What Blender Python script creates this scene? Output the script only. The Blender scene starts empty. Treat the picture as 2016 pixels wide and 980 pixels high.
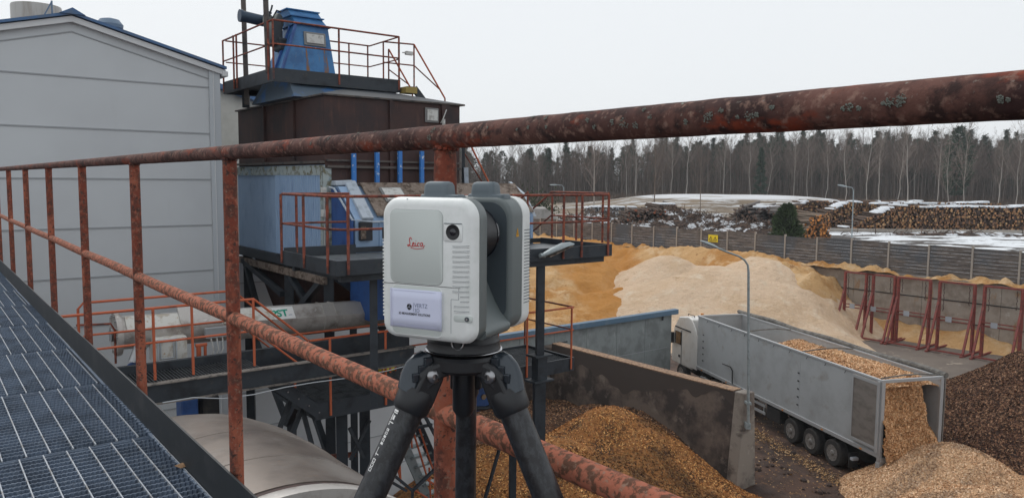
import bpy, math, random
import numpy as np
from mathutils import Vector, Matrix
from math import sin, cos, pi, radians, sqrt, atan2

scene = bpy.context.scene
col = scene.collection
random.seed(7)
RNG = np.random.default_rng(11)

# ------------------------------------------------------------------ camera, sky, sun, exposure
EYE = 10.8                                   # the photographer's eye above the yard
cam_data = bpy.data.cameras.new("camera")
cam_data.sensor_width = 36.0
cam_data.lens = 36.0 * 1514 / 2016
cam_data.clip_start = 0.05
cam_data.clip_end = 3000
cam = bpy.data.objects.new("camera", cam_data)
col.objects.link(cam)
cam.matrix_world = (Matrix.Translation((0, 0, EYE)) @ Matrix.Rotation(radians(90 - 5.06), 4, 'X')
                    @ Matrix.Rotation(radians(0.48), 4, 'Z'))
scene.camera = cam

SUN_EL, SUN_AZ = 48.0, -35.0                 # overcast: direction of the bright part of the cloud
world = bpy.data.worlds.new("World")
scene.world = world
world.use_nodes = True
wn, wl = world.node_tree.nodes, world.node_tree.links
wn.clear()
w_out = wn.new('ShaderNodeOutputWorld')
w_bg = wn.new('ShaderNodeBackground')
w_sky = wn.new('ShaderNodeTexSky')
w_sky.sky_type = 'NISHITA'
w_sky.sun_disc = False
w_sky.sun_elevation = radians(SUN_EL)
w_sky.sun_rotation = radians(SUN_AZ)
w_sky.air_density = 1.0
w_sky.dust_density = 4.0
w_mix = wn.new('ShaderNodeMix')
w_mix.data_type = 'RGBA'
w_mix.inputs[0].default_value = 0.93         # thick cloud cover over the blue
w_tc = wn.new('ShaderNodeTexCoord')                     # faint cloud tone
w_no = wn.new('ShaderNodeTexNoise')
w_no.inputs['Scale'].default_value = 1.3
w_no.inputs['Detail'].default_value = 3
w_cl = wn.new('ShaderNodeMix')
w_cl.data_type = 'RGBA'
w_cl.inputs[6].default_value = (8.25, 8.65, 9.0, 1)
w_cl.inputs[7].default_value = (9.05, 9.30, 9.50, 1)
wl.new(w_tc.outputs['Generated'], w_no.inputs['Vector'])
wl.new(w_no.outputs['Fac'], w_cl.inputs[0])
wl.new(w_cl.outputs[2], w_mix.inputs[7])
w_bg.inputs[1].default_value = 0.1
wl.new(w_sky.outputs[0], w_mix.inputs[6])
wl.new(w_mix.outputs[2], w_bg.inputs[0])
wl.new(w_bg.outputs[0], w_out.inputs[0])

sun_data = bpy.data.lights.new("sun", 'SUN')
sun_data.energy = 1.05
sun_data.angle = radians(35)
sun_data.color = (1.0, 0.97, 0.93)
sun = bpy.data.objects.new("sun", sun_data)
col.objects.link(sun)
_sd = Vector((sin(radians(SUN_AZ)) * cos(radians(SUN_EL)), cos(radians(SUN_AZ)) * cos(radians(SUN_EL)), sin(radians(SUN_EL))))
sun.rotation_euler = _sd.to_track_quat('Z', 'Y').to_euler()

scene.view_settings.view_transform = 'Standard'
scene.view_settings.look = 'None'
scene.view_settings.exposure = 0.06
scene.view_settings.gamma = 1.0
scene.view_settings.use_curve_mapping = False
scene.render.engine = 'CYCLES'
scene.cycles.max_bounces = 6
scene.cycles.volume_bounces = 0

# ------------------------------------------------------------------ plant frame: a runs away to the left, b away to the right
TH = radians(38)
HAZE = 0.0003
AX = np.array([-sin(TH), cos(TH), 0.0])
BX = np.array([cos(TH), sin(TH), 0.0])
C0 = np.array([-3.765, 15.5, 0.0])
UP = np.array([0, 0, 1.0])


def G(a, b, z):
    return C0 + AX * a + BX * b + UP * z


def ab_of(x, y):
    d0, d1 = x - C0[0], y - C0[1]
    return d0 * AX[0] + d1 * AX[1], d0 * BX[0] + d1 * BX[1]


# ------------------------------------------------------------------ materials
def new_mat(name):
    m = bpy.data.materials.new(name)
    m.use_nodes = True
    nt = m.node_tree
    b = nt.nodes['Principled BSDF']
    return m, nt, b


def M(name, base, rough=0.6, metal=0.0, layers=(), bump=0.0, bscale=40.0, bdist=0.01, spec=0.5, attr=False,
      wave=None, coat=0.0):
    """layers: (colour, scale, lo, hi[, stretch xyz[, detail]]) mixed one over the other through noise masks"""
    m, nt, b = new_mat(name)
    N, L = nt.nodes, nt.links
    b.inputs['Roughness'].default_value = rough
    b.inputs['Metallic'].default_value = metal
    b.inputs['Specular IOR Level'].default_value = spec
    b.inputs['Coat Weight'].default_value = coat
    tc = N.new('ShaderNodeTexCoord')
    if attr:
        src = N.new('ShaderNodeAttribute')
        src.attribute_name = 'Col'
        cur = src.outputs['Color']
    else:
        src = N.new('ShaderNodeRGB')
        src.outputs[0].default_value = (*base, 1)
        cur = src.outputs[0]
    for i, ly in enumerate(layers):
        c, sc, lo, hi = ly[:4]
        st = ly[4] if len(ly) > 4 and ly[4] else (1, 1, 1)
        det = ly[5] if len(ly) > 5 else 6
        mp = N.new('ShaderNodeMapping')
        mp.inputs['Scale'].default_value = st
        mp.inputs['Location'].default_value = (i * 7.3, i * 3.1, i * 5.7)
        L.new(tc.outputs['Object'], mp.inputs[0])
        no = N.new('ShaderNodeTexNoise')
        no.inputs['Scale'].default_value = sc
        no.inputs['Detail'].default_value = det
        no.inputs['Roughness'].default_value = 0.62
        L.new(mp.outputs[0], no.inputs['Vector'])
        mr = N.new('ShaderNodeMapRange')
        mr.inputs[1].default_value = lo
        mr.inputs[2].default_value = hi
        L.new(no.outputs['Fac'], mr.inputs[0])
        mx = N.new('ShaderNodeMix')
        mx.data_type = 'RGBA'
        mx.inputs[7].default_value = (*c, 1)
        L.new(mr.outputs[0], mx.inputs[0])
        L.new(cur, mx.inputs[6])
        cur = mx.outputs[2]
    L.new(cur, b.inputs['Base Color'])
    if bump:
        nb = N.new('ShaderNodeTexNoise')
        nb.inputs['Scale'].default_value = bscale
        nb.inputs['Detail'].default_value = 8
        nb.inputs['Roughness'].default_value = 0.7
        L.new(tc.outputs['Object'], nb.inputs['Vector'])
        bp = N.new('ShaderNodeBump')
        bp.inputs['Strength'].default_value = bump
        bp.inputs['Distance'].default_value = bdist
        L.new(nb.outputs['Fac'], bp.inputs['Height'])
        L.new(bp.outputs[0], b.inputs['Normal'])
    return m


m_rustpipe = M('rusty_red_pipe', (0.20, 0.052, 0.032), 0.82, 0, [
    ((0.105, 0.045, 0.034), 26, .44, .60), ((0.34, 0.105, 0.06), 7, .52, .60, (1, 1, .35)), ((0.33, 0.11, 0.07), 40, .54, .66), ((.07, .04, .034), 55, .58, .62), ((0.26, 0.17, 0.125), 95, .56, .72),
    ((0.045, 0.025, 0.022), 34, .60, .68)], bump=.7, bscale=120, bdist=.0016, spec=.25)
m_toprail = M('weathered_top_rail', (0.15, 0.072, 0.058), 0.85, 0, [
    ((0.050, 0.026, 0.025), 5, .42, .62), ((0.23, 0.05, 0.027), 6, .56, .64, (1, 1, 3)), ((0.045, 0.026, 0.024), 28, .5, .62), ((0.27, 0.165, 0.13), 60, .54, .70),
    ((0.26, 0.23, 0.20), 130, .62, .76), ((0.22, 0.24, 0.21), 30, .69, .72)], bump=.8, bscale=110, bdist=.002, spec=.2)
m_midrail = M('flaking_salmon_rail', (0.42, 0.145, 0.09), 0.85, 0, [
    ((0.14, 0.068, 0.045), 48, .46, .54), ((0.30, 0.20, 0.145), 90, .56, .70), ((0.42, 0.30, 0.24), 50, .66, .74)],
    bump=.9, bscale=90, bdist=.002, spec=.2)
m_lichen = M('grey_lichen', (0.175, 0.19, 0.165), 0.95, 0, [((0.16, 0.17, 0.15), 300, .5, .6)], bump=1, bscale=300, bdist=.002)
m_orange = M('orange_painted_rail', (0.47, 0.115, 0.052), 0.6, 0, [((0.22, 0.07, 0.04), 9, .58, .70), ((0.09, 0.05, 0.04), 20, .68, .74)], spec=.35)
m_orange_dark = M('rust_brown_rail', (0.24, 0.068, 0.045), 0.7, 0, [((0.10, 0.04, 0.032), 7, .45, .60), ((0.38, 0.12, 0.06), 11, .58, .66)], spec=.3)
m_black = M('black_painted_steel', (0.030, 0.037, 0.046), 0.55, 0, [((0.06, 0.055, 0.05), 8, .60, .75), ((0.012, 0.014, 0.018), 3, .5, .7)], spec=.4)
m_flange = M('dusty_flange_tops', (0.21, 0.185, 0.165), 0.8, 0, [((0.08, 0.075, 0.07), 10, .5, .6)])
m_kick = M('black_kick_plate', (0.015, 0.018, 0.021), 0.55, 0, [((0.10, 0.095, 0.09), 45, .68, .74), ((0.04, 0.04, 0.042), 6, .5, .7)], bump=.2, bscale=60, bdist=.002)
m_grate = M('galvanised_grating', (0.20, 0.255, 0.34), 0.5, 0.3, [((0.13, 0.165, 0.22), 5, .45, .65), ((0.26, 0.31, 0.38), 30, .58, .7)])
m_grate2 = M('dark_grating', (0.10, 0.11, 0.12), 0.55, 0.3, [((0.05, 0.055, 0.06), 5, .45, .65)])
m_gratebar = M('galvanised_bars_painted_lit', (0.34, 0.37, 0.41), 0.5, 0.2, [((0.17, 0.16, 0.155), 14, .5, .66)])  # paler than the grating: daylight on the bar tops is put into the colour
m_panel = M('grey_sandwich_panel', (0.54, 0.565, 0.585), 0.5, 0, [((0.50, 0.52, 0.54), .6, .4, .7), ((0.46, 0.475, 0.48), 1.6, .64, .84, (2, 2, .25))], bump=.12, bscale=2, bdist=.02, spec=.35)
m_seam = M('panel_seam', (0.32, 0.335, 0.35), 0.7)
m_trim = M('pale_metal_trim', (0.46, 0.49, 0.52), 0.45)
m_fascia = M('white_fascia', (0.62, 0.63, 0.64), 0.5)
m_blueroof = M('blue_roof_sheet', (0.055, 0.13, 0.27), 0.5, 0, [((0.09, 0.13, 0.2), 4, .5, .7)])
m_vent = M('roof_cowl_metal', (0.42, 0.40, 0.375), 0.5, 0.2, [((0.3, 0.27, 0.24), 3, .5, .7, (2, 2, .3))])
m_ventblue = M('blue_cowl', (0.13, 0.19, 0.27), 0.5)
m_cream = M('cream_wall', (0.50, 0.49, 0.45), 0.6, 0, [((0.42, 0.41, 0.37), 2, .45, .65)])
m_brown = M('brown_hopper_paint', (0.058, 0.030, 0.027), 0.62, 0, [((0.030, 0.022, 0.024), 1.2, .45, .65), ((0.085, 0.042, 0.033), 5, .55, .72, (2, 2, .3))], spec=.35)
m_brownedge = M('hopper_rim', (0.085, 0.070, 0.062), 0.6, 0, [((0.03, 0.028, 0.03), 4, .5, .6)])
m_chute = M('blue_chute_paint', (0.045, 0.185, 0.41), 0.5, 0, [((0.03, 0.12, 0.29), 2, .45, .6), ((0.10, 0.17, 0.27), 9, .60, .72, (3, 3, .35))], spec=.5)
m_ruststreak = M('rust_streak', (0.24, 0.12, 0.055), 0.7, 0, [((0.06, 0.14, 0.27), 12, .45, .58, (3, 3, .4))])
m_palesheet = M('pale_blue_sheet', (0.27, 0.385, 0.55), 0.5, 0, [((0.20, 0.30, 0.46), 3, .5, .7, (1, 1, .4)), ((0.33, 0.43, 0.56), 8, .6, .75)], spec=.4)
m_mossy = M('mossy_edge_sheet', (0.33, 0.38, 0.38), 0.75, 0, [((0.14, 0.13, 0.08), 7, .48, .60), ((0.22, 0.30, 0.36), 3, .55, .65)])
m_blue = M('strong_blue_sheet', (0.03, 0.10, 0.31), 0.5, 0, [((0.02, 0.06, 0.2), 4, .5, .7)])
m_bluestrip = M('flaking_blue_strip', (0.03, 0.17, 0.50), 0.5, 0, [((0.50, 0.56, 0.62), 9, .60, .63)])
m_whitehatch = M('pale_hatch', (0.55, 0.55, 0.53), 0.5, 0, [((0.33, 0.32, 0.30), 10, .5, .65)])
m_hatchframe = M('hatch_frame', (0.20, 0.20, 0.20), 0.5, .3)
m_duct = M('pale_duct', (0.42, 0.47, 0.53), 0.5, 0, [((0.25, 0.29, 0.33), 8, .5, .7)])
m_board = M('dirty_brown_board', (0.20, 0.155, 0.125), 0.85, 0, [((0.08, 0.055, 0.04), 6, .48, .60), ((0.30, 0.25, 0.21), 14, .55, .7)])
m_steel = M('stainless_tube', (0.47, 0.445, 0.42), 0.38, 0.25, [((0.27, 0.235, 0.21), 3, .50, .68, (1, 1, 1)), ((0.60, 0.58, 0.55), 9, .6, .75)], bump=.08, bscale=20, bdist=.01)
m_whitebody = M('dusty_white_cover', (0.62, 0.61, 0.57), 0.5, 0, [((0.45, 0.40, 0.33), 6, .5, .62), ((0.42, 0.25, 0.12), 8, .62, .68)])
m_tank = M('brown_stainless_tank', (0.25, 0.212, 0.185), 0.36, 0.5, [((0.16, 0.135, 0.12), 1.2, .42, .6), ((0.34, 0.31, 0.285), .9, .5, .7), ((0.30, 0.22, 0.16), 14, .60, .75)], bump=.12, bscale=4, bdist=.03)
m_dark = M('dark_recess', (0.012, 0.012, 0.013), 0.8)
m_paper = M('white_paper', (0.66, 0.69, 0.86), 0.7)
m_print = M('black_print', (0.02, 0.02, 0.025), 0.7)
m_printgrey = M('grey_print', (0.22, 0.25, 0.36), 0.7)
m_logo = M('red_logo', (0.55, 0.02, 0.02), 0.45)
m_green = M('green_lettering', (0.0, 0.32, 0.21), 0.5)
m_white = M('white_sticker', (0.78, 0.78, 0.77), 0.5)
m_scanwhite = M('scanner_white_shell', (0.79, 0.81, 0.80), 0.42, 0, [((0.70, 0.73, 0.71), 30, .5, .7), ((.55, .53, .48), 60, .70, .78)], bump=.05, bscale=900, bdist=.0004, spec=.5)
m_scanpanel = M('scanner_pale_panel', (0.56, 0.60, 0.58), 0.55, 0, bump=.05, bscale=900, bdist=.0004)
m_scangrey = M('scanner_grey_shell', (0.135, 0.158, 0.160), 0.42, 0, bump=.06, bscale=900, bdist=.0004)
m_scandark = M('scanner_dark_and_shade', (0.068, 0.085, 0.098), 0.40)  # dark small parts, and the painted shade inside the scanner slot
m_grip = M('scanner_grip', (0.115, 0.145, 0.165), 0.5)
m_gloss = M('black_glass', (0.006, 0.008, 0.015), 0.08, spec=.8)
m_blackplastic = M('black_plastic', (0.012, 0.013, 0.016), 0.42, 0, bump=.05, bscale=500, bdist=.0004)
m_satin = M('satin_black_metal', (0.030, 0.040, 0.052), 0.22, 0.3, spec=.8)
m_chrome = M('polished_ring', (0.62, 0.62, 0.64), 0.22, 1.0)
m_bolt = M('bolt_head', (0.35, 0.35, 0.36), 0.3, 1.0)
m_yellowtri = M('amber_triangle', (0.72, 0.36, 0.02), 0.5)
m_concrete = M('stained_concrete', (0.245, 0.215, 0.185), 0.85, 0, [((0.13, 0.105, 0.09), 1.1, .45, .62), ((0.33, 0.30, 0.265), 3, .58, .72), ((0.07, 0.055, 0.048), .7, .55, .66, (1, 1, 1.6))], bump=.4, bscale=12, bdist=.02)
m_darkwall = M('dark_stained_concrete', (0.145, 0.112, 0.092), 0.85, 0, [((0.045, 0.035, 0.032), .8, .42, .58), ((0.19, 0.155, 0.13), 2.2, .56, .70)], bump=.4, bscale=10, bdist=.02)
m_wetband = M('wet_concrete_stain', (0.055, 0.042, 0.036), 0.7, 0, [((0.05, 0.04, 0.035), 4, .5, .7)])
m_shed = M('grey_shed_concrete', (0.26, 0.285, 0.285), 0.75, 0, [((0.19, 0.205, 0.205), 1.5, .45, .62), ((0.33, 0.35, 0.345), 4, .58, .72, (1, 1, .3))], bump=.3, bscale=8, bdist=.02)
m_shedcap = M('blue_grey_cap', (0.085, 0.15, 0.22), 0.5, 0, [((0.13, 0.18, 0.23), 3, .5, .65)])
m_woodchiprim = M('chip_dusted_rim', (0.33, 0.21, 0.13), 0.9, 0, [((0.15, 0.09, 0.06), 12, .45, .6)])
m_fencepanel = M('weathered_fence_boards', (0.150, 0.130, 0.118), 0.9, 0, [((0.085, 0.072, 0.066), 1.0, .45, .58, (1, 1, 7)), ((0.23, 0.19, 0.16), .7, .58, .70, (1, 1, 9)), ((0.09, 0.095, 0.105), .25, .55, .65)], bump=.5, bscale=14, bdist=.03)
m_fencepost = M('fence_post_concrete', (0.36, 0.32, 0.28), 0.85)
m_retwall = M('pale_retaining_concrete', (0.34, 0.295, 0.25), 0.85, 0, [((0.24, 0.20, 0.165), 1.0, .45, .62), ((0.30, 0.17, 0.08), .9, .60, .68, (1, 1, .5)), ((0.42, 0.38, 0.34), 2, .6, .7)], bump=.3, bscale=5, bdist=.03)
m_yellow = M('yellow_sign', (0.80, 0.62, 0.02), 0.5)
m_trailer = M('grey_trailer_sheet', (0.37, 0.385, 0.395), 0.45, 0.1, [((0.31, 0.32, 0.325), 1.0, .45, .65), ((0.27, 0.255, 0.235), 1.4, .58, .75, (1, 1, 1.2))], bump=.06, bscale=1.5, bdist=.05)
m_trailerrail = M('trailer_rail', (0.42, 0.43, 0.44), 0.45, .4)
m_taildoor = M('brushed_tail_door', (0.25, 0.225, 0.205), 0.5, 0.4, [((0.17, 0.15, 0.135), 1.6, .45, .65, (1, 1, 2))])
m_tarp = M('rolled_tarp', (0.155, 0.145, 0.13), 0.75, 0, [((0.08, 0.075, 0.07), 5, .45, .6)])
m_chassis = M('chassis_black', (0.018, 0.018, 0.020), 0.7, 0, [((0.04, 0.035, 0.03), 8, .5, .7)])
m_tyre = M('tyre_rubber', (0.022, 0.021, 0.021), 0.85, 0, [((0.05, 0.04, 0.033), 12, .5, .7)])
m_rim = M('wheel_rim', (0.27, 0.26, 0.25), 0.45, 0.4, [((0.10, 0.08, 0.07), 12, .5, .65)])
m_cab = M('white_cab_paint', (0.70, 0.68, 0.65), 0.35, 0, [((0.58, 0.55, 0.50), 2, .5, .7)], coat=.3)
m_red = M('red_lamp', (0.45, 0.02, 0.02), 0.3)
m_amber = M('amber_beacon', (0.62, 0.22, 0.02), 0.3)
m_rack = M('red_rack_steel', (0.235, 0.052, 0.042), 0.65, 0, [((0.13, 0.04, 0.035), 5, .48, .62)])
m_plate = M('grey_plate', (0.36, 0.38, 0.42), 0.5)
m_lamp = M('galvanised_lamp_steel', (0.30, 0.345, 0.36), 0.45, 0.4, [((0.17, 0.19, 0.19), 6, .5, .7)])
m_bushes = M('pine_needles', (0.035, 0.055, 0.025), 0.8, 0, attr=True)
m_treecol = M('tree_bark_and_twigs', (0.2, 0.2, 0.2), 0.9, 0, attr=True, spec=.1)
m_logs = M('cut_logs', (0.3, 0.2, 0.1), 0.9, 0, attr=True, spec=.15)
m_snow = M('old_snow', (0.72, 0.75, 0.79), 0.8, 0, [((0.5, 0.5, 0.5), 3, .55, .7)], bump=.3, bscale=8, bdist=.05)
m_chip = M('loose_wood_chips', (0.3, 0.2, 0.1), 0.92, 0, attr=True, spec=.15)

m_sawlight = M('pale_sawdust', (0.78, 0.58, 0.41), 0.95, 0, [((0.71, 0.51, 0.34), .30, .46, .60), ((0.82, 0.67, 0.51), 1.0, .52, .70), ((0.64, 0.46, 0.30), 3.2, .56, .74, (1, 1, 2)), ((.48, .31, .17), .8, .66, .72, (1, 1, .4)), ((.84, .70, .55), 7, .58, .75)], bump=1, bscale=3.2, bdist=.35, spec=.1)
m_sawyellow = M('yellow_sawdust', (0.60, 0.37, 0.175), 0.95, 0, [((0.50, 0.25, 0.085), .22, .46, .58), ((0.68, 0.47, 0.27), .9, .50, .64), ((0.30, 0.135, 0.055), .6, .63, .70), ((0.34, 0.16, 0.07), 3.5, .60, .72)], bump=1, bscale=3.0, bdist=.25, spec=.1)
def golden_band():
    """the older golden-orange sawdust lies exposed in a band across the bank"""
    nt = m_sawyellow.node_tree; N, L = nt.nodes, nt.links
    b = nt.nodes['Principled BSDF']; src = b.inputs['Base Color'].links[0].from_socket
    tc = N.new('ShaderNodeTexCoord'); sx = N.new('ShaderNodeSeparateXYZ'); L.new(tc.outputs['Object'], sx.inputs[0])
    no = N.new('ShaderNodeTexNoise'); no.inputs['Scale'].default_value = .35; no.inputs['Detail'].default_value = 7; L.new(tc.outputs['Object'], no.inputs['Vector'])
    a = N.new('ShaderNodeMath'); a.operation = 'MULTIPLY_ADD'; a.inputs[1].default_value = 7.0; L.new(no.outputs['Fac'], a.inputs[0]); L.new(sx.outputs['X'], a.inputs[2])
    lo = N.new('ShaderNodeMapRange'); lo.inputs[1].default_value = 7.2; lo.inputs[2].default_value = 8.6; L.new(a.outputs[0], lo.inputs[0])
    hi = N.new('ShaderNodeMapRange'); hi.inputs[1].default_value = 16.0; hi.inputs[2].default_value = 14.0; L.new(a.outputs[0], hi.inputs[0])
    m = N.new('ShaderNodeMath'); m.operation = 'MULTIPLY'; L.new(lo.outputs[0], m.inputs[0]); L.new(hi.outputs[0], m.inputs[1])
    m2 = N.new('ShaderNodeMath'); m2.operation = 'MULTIPLY'; m2.inputs[1].default_value = .8; L.new(m.outputs[0], m2.inputs[0])
    mx = N.new('ShaderNodeMix'); mx.data_type = 'RGBA'; L.new(m2.outputs[0], mx.inputs[0]); L.new(src, mx.inputs[6]); mx.inputs[7].default_value = (.50, .225, .055, 1)
    L.new(mx.outputs[2], b.inputs['Base Color'])
golden_band()
m_barkpile = M('dark_bark', (0.095, 0.050, 0.036), 0.95, 0, [((0.14, 0.078, 0.050), 9, .52, .66), ((0.028, 0.018, 0.015), 4, .5, .62)], bump=1, bscale=14, bdist=.08, spec=.15)
m_chippile = M('orange_chip_bed', (0.33, 0.145, 0.052), 0.95, 0, [((0.085, 0.045, 0.027), 1.1, .50, .58), ((0.36, 0.21, 0.085), 9, .52, .66), ((0.12, 0.06, 0.03), 16, .55, .66)], bump=1, bscale=16, bdist=.06, spec=.15)
m_darkchip = M('dark_chip_bed', (0.10, 0.055, 0.036), 0.95, 0, [((0.045, 0.028, 0.02), 2, .45, .58), ((0.19, 0.10, 0.055), 10, .56, .68)], bump=1, bscale=16, bdist=.06, spec=.15)
m_freshchip = M('fresh_chip_bed', (0.64, 0.41, 0.24), 0.95, 0, [((0.38, 0.235, 0.13), 7, .48, .62), ((0.60, 0.43, 0.28), 14, .56, .7)], bump=1, bscale=18, bdist=.05, spec=.1)
m_load = M('load_of_shavings', (0.52, 0.33, 0.18), 0.95, 0, [((0.30, 0.17, 0.08), 2.2, .48, .62), ((0.52, 0.35, 0.20), 12, .54, .7)], bump=1, bscale=14, bdist=.08, spec=.1)


def mud_mat():
    m, nt, b = new_mat('trampled_yard_mud')
    N, L = nt.nodes, nt.links
    tc = N.new('ShaderNodeTexCoord')
    def noise(s, d=8):
        n = N.new('ShaderNodeTexNoise'); n.inputs['Scale'].default_value = s; n.inputs['Detail'].default_value = d
        n.inputs['Roughness'].default_value = .65
        L.new(tc.outputs['Object'], n.inputs['Vector']); return n.outputs['Fac']
    def rng(f, lo, hi):
        r = N.new('ShaderNodeMapRange'); r.inputs[1].default_value = lo; r.inputs[2].default_value = hi
        L.new(f, r.inputs[0]); return r.outputs[0]
    def mix(f, a, c):
        x = N.new('ShaderNodeMix'); x.data_type = 'RGBA'
        L.new(f, x.inputs[0])
        if isinstance(a, tuple): x.inputs[6].default_value = (*a, 1)
        else: L.new(a, x.inputs[6])
        x.inputs[7].default_value = (*c, 1); return x.outputs[2]
    c = mix(rng(noise(.7), .42, .6), (0.090, 0.052, 0.038), (0.045, 0.028, 0.023))
    c = mix(rng(noise(2.2), .58, .68), c, (0.20, 0.105, 0.05))
    c = mix(rng(noise(9), .60, .70), c, (0.13, 0.09, 0.065))
    b.inputs['Specular IOR Level'].default_value = .3
    L.new(c, b.inputs['Base Color'])
    r = rng(noise(.5, 3), .42, .62)
    mr = N.new('ShaderNodeMapRange'); mr.inputs[3].default_value = .88; mr.inputs[4].default_value = .55
    L.new(r, mr.inputs[0]); L.new(mr.outputs[0], b.inputs['Roughness'])
    bp = N.new('ShaderNodeBump'); bp.inputs['Strength'].default_value = .8; bp.inputs['Distance'].default_value = .08
    L.new(noise(5, 10), bp.inputs['Height']); L.new(bp.outputs[0], b.inputs['Normal'])
    return m


def snowground_mat():
    m, nt, b = new_mat('snowy_log_yard_ground')
    N, L = nt.nodes, nt.links
    tc = N.new('ShaderNodeTexCoord')
    def noise(s, st=(1, 1, 1), d=8):
        mp = N.new('ShaderNodeMapping'); mp.inputs['Scale'].default_value = st
        L.new(tc.outputs['Object'], mp.inputs[0])
        n = N.new('ShaderNodeTexNoise'); n.inputs['Scale'].default_value = s; n.inputs['Detail'].default_value = d
        n.inputs['Roughness'].default_value = .6
        L.new(mp.outputs[0], n.inputs['Vector']); return n.outputs['Fac']
    def rng(f, lo, hi):
        r = N.new('ShaderNodeMapRange'); r.inputs[1].default_value = lo; r.inputs[2].default_value = hi
        L.new(f, r.inputs[0]); return r.outputs[0]
    def mix(f, a, c):
        x = N.new('ShaderNodeMix'); x.data_type = 'RGBA'
        L.new(f, x.inputs[0])
        for i, v in ((6, a), (7, c)):
            if isinstance(v, tuple): x.inputs[i].default_value = (*v, 1)
            else: L.new(v, x.inputs[i])
        return x.outputs[2]
    mud = mix(rng(noise(.2), .45, .6), (0.055, 0.045, 0.04), (0.10, 0.085, 0.07))
    sn = mix(rng(noise(1.2), .5, .7), (0.74, 0.77, 0.80), (0.60, 0.61, 0.62))
    yard = mix(rng(noise(.30, (.45, 1, 1)), .535, .56), sn, mud)
    yard = mix(rng(noise(1.1, (.5, 1, 1)), .60, .625), yard, (0.07, 0.055, 0.048))
    # beyond the log yard: dry grass field with thin snow
    grass = mix(rng(noise(.07), .45, .55), (0.13, 0.092, 0.055), (0.20, 0.145, 0.09))
    field = mix(rng(noise(.35, (.35, 1, 1), 12), .51, .56), grass, (0.46, 0.46, 0.46))
    sx = N.new('ShaderNodeSeparateXYZ'); L.new(tc.outputs['Object'], sx.inputs[0])
    field = mix(rng(noise(1.6, (.4, 1, 1)), .54, .62), field, (0.155, 0.113, 0.07))
    crest = N.new('ShaderNodeMath'); crest.operation = 'MULTIPLY'; L.new(rng(sx.outputs['Z'], 6.75, 7.1), crest.inputs[0]); L.new(rng(noise(.25, (.3, 1, 1)), .36, .46), crest.inputs[1])
    field = mix(crest.outputs[0], field, (0.62, 0.63, 0.65))
    far = rng(sx.outputs['Y'], 128, 138)
    c = mix(far, yard, field)
    L.new(c, b.inputs['Base Color'])
    b.inputs['Roughness'].default_value = .85
    bp = N.new('ShaderNodeBump'); bp.inputs['Strength'].default_value = .6; bp.inputs['Distance'].default_value = .15
    L.new(noise(2.5), bp.inputs['Height']); L.new(bp.outputs[0], b.inputs['Normal'])
    return m


# ------------------------------------------------------------------ mesh building
ROOTS = {}


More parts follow.
